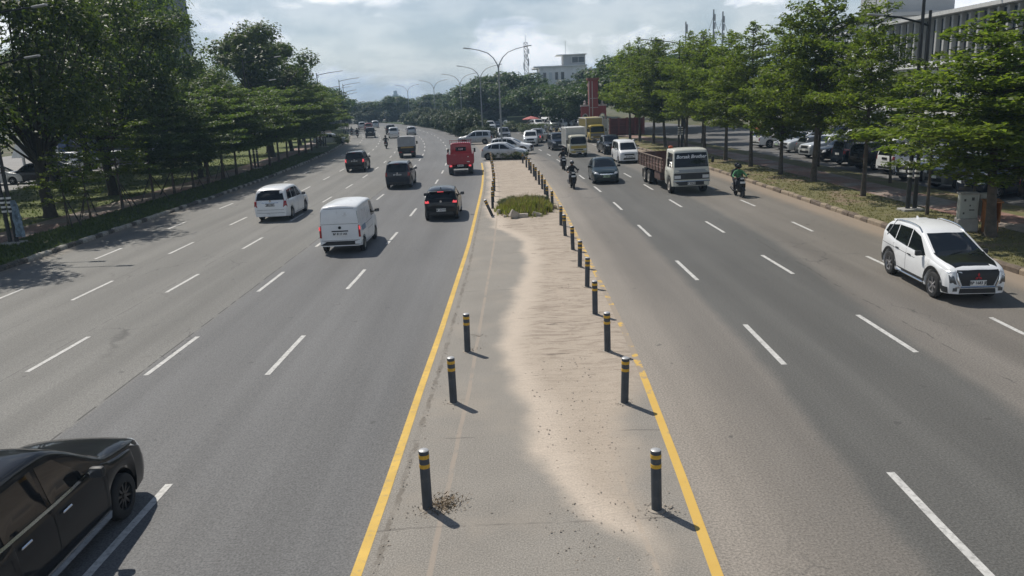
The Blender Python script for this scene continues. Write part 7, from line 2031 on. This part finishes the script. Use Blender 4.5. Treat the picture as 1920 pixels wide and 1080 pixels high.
# going away
vehicle('dark_mpv', 'people_carrier', 'car', 'black people carrier with chrome window line, cut off at the lower left corner', Vector((-6.52, 10.02, 0)), 0, 'f', R(90), {'paint': PK, 'tail': M_RED}, 1.0)
vehicle('mpv', 'people_carrier', 'car', 'white people carrier seen from behind with dark rear window and red lamps', 520, 411, 'r', None, {'paint': PW}, 1.0)
vehicle('van', 'panel_van', 'van', 'white windowless panel van with a blue side sticker seen from behind', 648, 470.5, 'r', None, {'paint': PW}, 1.0)
vehicle('hatch', 'hatchback', 'car', 'black hatchback with lit brake lamps next to the yellow line', 830, 411, 'r', None, {'paint': PK, 'tail': M_REDLIT, 'brake': M_REDLIT}, 1.0)
vehicle('suv', 'sport_utility', 'car', 'dark navy boxy car seen from behind, left of the red truck', 750, 352, 'r', None, {'paint': PN}, 0.98)
vehicle('suv', 'sport_utility', 'car', 'black small utility car with two lit red lamps near the left kerb lanes', 669, 321.5, 'r', None, {'paint': PK, 'tail': M_REDLIT}, 0.97)
vehicle('canopy_truck', 'canopy_truck', 'truck', 'small truck with pale grey canvas canopy and ochre strip seen from behind', 764, 295, 'r', None, {'paint': PG, 'band': PG, 'bumper': PG}, 1.0)
vehicle('drop_side', 'light_truck', 'truck', 'red drop side truck with rails on its cab roof beside the median', 865, 326.5, 'r', None, {'paint': PR}, 1.0)
vehicle('suv', 'sport_utility', 'car', 'dark boxy car with two pale roof lamps, lowest of the far left cluster', 695, 258.5, 'r', None, {'paint': PK, 'tail': M_LAMP})
vehicle('pickup', 'pickup', 'car', 'dull red pickup in the far left cluster, right behind the dark boxy car', 692, 246.5, 'r', None, {'paint': PDR})
vehicle('pickup', 'pickup', 'car', 'white cabbed pickup at the left of the far left cluster', 680, 243, 'r', None, {'paint': PSG})
vehicle('mpv', 'people_carrier', 'car', 'pale car at the top right of the far left cluster', 704, 239.5, 'r', None, {'paint': PSG})
vehicle('pickup', 'pickup', 'car', 'grey silver pickup with pale roof in the middle of the far road', 739, 259, 'r', None, {'paint': PSG})
vehicle('suv', 'sport_utility', 'car', 'dark car just ahead of the grey silver pickup on the far road', 733, 252, 'r', None, {'paint': PK})
vehicle('hatch', 'hatchback', 'car', 'small silver hatchback on the far road right of the grey pickup', 772, 253, 'r', None, {'paint': PS})
# coming towards the camera
fl, rl = P(1748, 557), P(1675, 517)
d_ = (fl - rl).normalized()
a_ = math.atan2(d_.y, d_.x)
mid = fl + Vector((-d_.y, d_.x, 0)) * 0.71
vehicle('crossover', 'crossover', 'car', 'white crossover with black bonnet and silver roof rails on the right', mid, 0, 'f', a_, {'paint': PW}, 1.0).scale = (1.0, 0.86, 0.97)
fl, fr, rl = P(1255, 361), P(1321, 360), P(1212, 341)
d_ = (fl - rl).normalized()
vehicle('flatbed', 'flatbed_truck', 'truck', 'white cab flatbed truck with brown slatted sides and script on its windscreen', (fl + fr) / 2, 0, 'f', math.atan2(d_.y, d_.x), {'paint': paint('off_white', (0.62, 0.61, 0.53))}, 0.98)
vehicle('sedan', 'compact_car', 'car', 'dark teal compact car with pale green plate coming towards the camera', 1135, 343, 'f', None, {'paint': PT}, 1.02, False, -2)
vehicle('minivan', 'minivan', 'van', 'white minivan coming towards the camera just behind the flatbed truck', 1177, 305.5, 'f', None, {'paint': PW}, 1.0, False)
vehicle('pickup', 'pickup', 'car', 'dark pickup behind the white minivan', 1149, 289, 'f', None, {'paint': PK}, 1.0, False)
vehicle('yellow_truck', 'box_truck', 'truck', 'box truck with yellow front and pale ribbed box coming towards the camera', 1083, 293.5, 'f', None, {'paint': PC, 'band': PY, 'bumper': PY}, 1.0, False)
vehicle('big_box_truck', 'box_truck', 'truck', 'larger ochre box truck with dark windscreen in front of the red gate', 1118, 267, 'f', None, {'paint': PY, 'band': PG, 'bumper': PG}, 1.0, False)
vehicle('suv', 'sport_utility', 'car', 'dark navy utility car left of the yellow fronted box truck', 1049, 281.5, 'f', None, {'paint': PN}, 1.0, False)
vehicle('suv', 'sport_utility', 'car', 'white utility car coming towards the camera behind the turning cars', 995, 274.5, 'f', None, {'paint': PSG}, 1.0, False, -8)
vehicle('pickup', 'pickup', 'car', 'grey pickup with a lit red lamp beside the white utility car', 1005, 268, 'r', None, {'paint': PG, 'tail': M_REDLIT}, 1.0, True, -20)
# turning through the gap
vehicle('sedan', 'compact_car', 'car', 'pale grey car turning through the gap, nearest, side on behind the lamp', 972, 297.6, 'f', R(-14), {'paint': PSG}, 1.06, group='cars turning through the gap')
vehicle('crossover', 'crossover', 'car', 'white car turning through the gap, half hidden behind the pale grey one', 984, 288.5, 'f', R(-16), {'paint': PW, 'bonnet': PW}, 1.0, group='cars turning through the gap')
vehicle('mpv', 'people_carrier', 'car', 'silver people carrier side on at the gap, right behind the red truck', 911, 269.5, 'r', R(172), {'paint': PS}, 1.0, group='cars turning through the gap')
vehicle('suv', 'sport_utility', 'car', 'dark car facing the camera behind the lamp post at the gap', 946, 264, 'f', None, {'paint': PG}, 1.0, False)
vehicle('suv', 'sport_utility', 'car', 'white car facing the camera left of the lamp post, beyond the gap', 921, 245.5, 'f', None, {'paint': PSG}, 1.0, False)
vehicle('pickup', 'pickup', 'car', 'white pickup standing at the opening in the left kerb', 620, 271, 'c', R(-6), {'paint': PSG}, 0.95, group=None)
# scooters and riders
SC = 'motor_scooter'
J = {k: mat('jacket_' + k, c, rough=0.85, var=0.15, vscale=6) for k, c in dict(black=(0.014, 0.015, 0.017), green=(0.06, 0.20, 0.09), grey=(0.09, 0.10, 0.11), navy=(0.02, 0.025, 0.04)).items()}
HW, HK, HS = paint('helmet_white', (0.6, 0.6, 0.6)), paint('helmet_black', (0.012, 0.012, 0.013)), paint('helmet_grey', (0.2, 0.2, 0.21))
def ride(px, py, away, pnt, jk, hm, lab, rlab, pas=None, dr=0, group='scooters in the traffic'):
    g = P(px, py)
    a = heading(g.y) + (0 if away else math.pi) + R(dr)
    s = -0.62 if away else 0.62
    loc = Vector((g.x - math.cos(a) * s, g.y - math.sin(a) * s, 0.0))
    proto('scooter').put(SC, lab, 'scooter', loc, a, {'paint': pnt}, group)
    put_rider(rlab, loc, a, jk, hm)
    if pas: put_rider(pas[0], loc, a, pas[1], pas[2], True)
ride(1076, 355, False, PK, J['black'], HS, 'black scooter nearest the right bollard row', 'person in black jacket and grey helmet on the scooter nearest the bollards', dr=2)
ride(1058, 319.5, False, PK, J['black'], HK, 'scooter with a white front plate behind the nearest one by the bollards', 'person in dark clothes and black helmet on the second scooter by the bollards')
ride(1392, 371, False, PK, J['green'], HK, 'black scooter with two riders by the right kerb', 'person in green jacket and dark helmet steering the scooter by the right kerb', ('person in black sitting behind the green jacketed rider', J['black'], HK), dr=0)
ride(724, 279, True, PK, J['black'], HK, 'scooter in the middle lanes left of the canopy truck', 'person in dark jacket riding away left of the canopy truck')
ride(1035, 270, False, PK, J['grey'], HK, 'scooter beside the dark navy utility car', 'person in grey jacket riding beside the dark navy utility car')
ride(1191, 300, False, PK, J['grey'], HW, 'scooter half hidden behind the white minivan', 'person in white helmet riding behind the white minivan')
ride(670.5, 258.5, True, PK, J['black'], HK, 'far scooter at the left kerb, the right one', 'person in black on the right one of the far scooters at the left kerb')
ride(660, 254.5, True, PK, J['navy'], HK, 'far scooter at the left kerb, the left one', 'person in navy on the left one of the far scooters at the left kerb')

# ---------------------------------------------------------------- parked rows
rp = random.Random(21)
LITE = ('panel_gap', 'door_handle', 'wiper', 'plate_lettering', 'mirror_glass', 'badge', 'brake_lamp', 'arch_trim', 'badge_diamond')
def park(kind, pnt, pname, x, y, a, where, group, z=0.045):
    nm = dict(mpv='people_carrier', hatch='hatchback', suv='sport_utility', sedan='compact_car', minivan='minivan', pickup='pickup', crossover='crossover', van='panel_van')[kind]
    cat = 'van' if kind in ('van', 'minivan') else 'car'
    proto(kind).put(nm, '%s %s %s' % (pname, nm.replace('_', ' '), where), cat, (x, y, z), a, {'paint': pnt, 'bonnet': pnt}, group, 1.0, skip=LITE)
front_row = [('mpv', PN, 'dark navy', 24.0, 36.8, -165), ('suv', PK, 'black', 24.9, 33.4, 8), ('pickup', PG, 'dark grey', 24.6, 40.4, -168), ('crossover', PS, 'silver', 24.6, 44.3, -165), ('suv', PW, 'white', 25.4, 47.9, 10), ('suv', PK, 'black', 25.0, 51.0, 12), ('minivan', PN, 'navy and white', 25.2, 54.6, 10), ('mpv', PK, 'black', 25.4, 58.0, -168), ('pickup', PSG, 'pale silver', 25.8, 61.2, -168), ('hatch', PG, 'grey', 26.0, 64.2, 10), ('mpv', PSG, 'pale', 26.2, 67.2, -170), ('sedan', PS, 'silver', 26.4, 70.4, -170), ('pickup', PW, 'white', 26.0, 74.0, 12), ('hatch', PB, 'blue', 26.4, 77.2, 10)]
pos_words = ['directly left of the scooters parked at far right', 'partly behind the big verge trunk at far right', 'third from the right in the car park front row', 'fourth from the right in the car park front row', 'fifth from the right in the car park front row', 'sixth from the right in the car park front row', 'with a pale roof, seventh in the car park front row', 'eighth from the right in the car park front row', 'ninth from the right in the car park front row', 'tenth from the right in the car park front row', 'eleventh from the right in the car park front row', 'twelfth from the right in the car park front row', 'thirteenth from the right in the car park front row', 'last and farthest in the car park front row']
for (k, p_, n, x, y, a), wds in zip(front_row, pos_words):
    park(k, p_, n, x, y, R(a), wds, 'front row of the car park')
cols = [(PK, 'black'), (PW, 'white'), (PS, 'silver'), (PG, 'grey'), (PSG, 'pale silver'), (PN, 'navy'), (PBR, 'brown'), (PW, 'white')]
kinds = ['mpv', 'hatch', 'suv', 'sedan', 'crossover', 'minivan', 'mpv', 'pickup']
for i in range(16):
    p_, n = cols[(i * 3 + 1) % 8]
    park(kinds[(i * 5 + 2) % 8], p_, n, 31.6 + rp.uniform(-0.3, 0.3), 36.5 + i * 3.1, R(rp.choice([10, -170]) + rp.uniform(-3, 3)), 'in the car park back row, %s from the right' % ORD[i].replace('nearest', 'first'), 'back row of the car park')
for i in range(14):   # cars under the trees straight ahead, right of the planted median
    p_, n = cols[(i * 3) % 8]
    row = i // 7; j = i % 7
    x, y = -1.5 + j * 2.5 + row * 1.2, 148 - j * 1.5 + row * 12
    park(kinds[(i * 3 + 1) % 8], p_, n, x, y, R(-80 + rp.uniform(-8, 8)), 'under the far trees ahead, %s row, %s from left' % (['front', 'back'][row], ORD[j].replace('nearest', 'first')), 'cars parked under the far trees', 0.0)
lefts = [('mpv', PW, 'white', -46.0, 70.5, 8), ('suv', PK, 'black', -43.2, 71.0, 186), ('sedan', PG, 'dark grey', -44.6, 77.0, 5), ('hatch', PS, 'silver', -47.0, 82.0, 8), ('sedan', PSG, 'pale silver', -46.6, 86.2, 186), ('minivan', PW, 'white', -50.2, 90.0, 6), ('mpv', PG, 'grey', -44.2, 90.5, 6), ('suv', PSG, 'pale silver', -43.6, 104, 100), ('hatch', PW, 'white', -41.6, 98, 100)]
for i, (k, p_, n, x, y, a) in enumerate(lefts):
    park(k, p_, n, x, y, R(a), 'on the left forecourt beyond the lawn, %s nearest' % ORD[i].replace('nearest', 'first'), 'cars parked on the left forecourt')
for i in range(9):    # scooters in the car park at the right edge
    x, y = 26.8 + i * 0.75, 31.6 + (i % 2) * 0.3 + i * 0.32
    proto('scooter').put(SC, 'parked dark scooter, %s from the left at the far right of the car park' % ORD[i].replace('nearest', 'first'), 'scooter', (x, y, 0.045), R(-100 + rp.uniform(-8, 8)), {'paint': (PK, PG, PS)[i % 3]}, 'scooters parked in the car park')
for i in range(20):   # scooters under the trees left of the red gate
    j = i % 10
    x, y = 3.5 + j * 0.78, 133 - j * 1.6 + (i // 10) * 3.0
    proto('scooter').put(SC, 'parked scooter by the red gate, %s row, %s from the left' % (['front', 'back'][i // 10], ORD[j].replace('nearest', 'first')), 'scooter', (x, y, 0), R(-90 + rp.uniform(-10, 10)), {'paint': (PK, PG, PW)[i % 3]}, 'scooters parked by the red gate', skip=('rim', 'mirror', 'fork', 'exhaust', 'rear_plate'))
um = thing('parasol', 'faded red parasol over a stall among the far parked scooters', 'parasol', (4.6, 136, 0))
sub('pole', MB().tube([(0, 0, 0), (0, 0, 2.3)], 0.03, 6), M_POLE, um)
sub('canopy', MB().lathe([(1.5, 1.95), (1.45, 2.05), (0.8, 2.3), (0.02, 2.5)], 10, 'Z'), mat('parasol_red', (0.42, 0.12, 0.11), rough=0.8, var=0.1), um)
aw = thing('stall_awning', 'long white awning over the stalls left of the red gate', 'awning', (9.0, 134, 0))
sub('sheet', MB().box((0, 0, 2.1), (5.4, 2.0, 0.06), M=Matrix.Rotation(R(8), 3, 'X')), mat('awning_white', (0.62, 0.63, 0.62), rough=0.7, var=0.08), aw)
for x in (-2.6, 0, 2.6):
    for y in (-0.9, 0.9): sub('post', MB().tube([(x, y, 0), (x, y, 2.1)], 0.03, 6), M_POLE, aw)
bn = thing('green_banner', 'dark green banner board above the far parked cars', 'sign', (2.2, 139, 0))
sub('board', MB().box((0, 0, 1.9), (3.4, 0.08, 1.3)), mat('banner_green', (0.05, 0.075, 0.05), rough=0.6, var=0.15), bn); sub('stripe', MB().box((0, -0.05, 2.45), (3.4, 0.02, 0.12)), mat('banner_stripe', (0.30, 0.36, 0.20), rough=0.6), bn)
for x in (-1.5, 1.5): sub('post', MB().tube([(x, 0.1, 0), (x, 0.1, 1.4)], 0.04, 6), M_POLE, bn)
# ---------------------------------------------------------------- air: pale haze filling the whole place
hz_m = bpy.data.materials.new('haze'); hz_m.use_nodes = True
hz_m.node_tree.nodes.clear()
_o = hz_m.node_tree.nodes.new('ShaderNodeOutputMaterial'); _v = hz_m.node_tree.nodes.new('ShaderNodeVolumePrincipled')
_v.inputs['Color'].default_value = (0.52, 0.76, 1.0, 1); _v.inputs['Density'].default_value = 0.00055; _v.inputs['Anisotropy'].default_value = 0.0
hz_m.node_tree.links.new(_v.outputs[0], _o.inputs['Volume'])
hz = MB().box((0, 1050, 25), (2900, 2800, 54))
tag(obj('haze', hz.mesh('haze', [hz_m])), kind='stuff')
scene.cycles.volume_bounces = 0
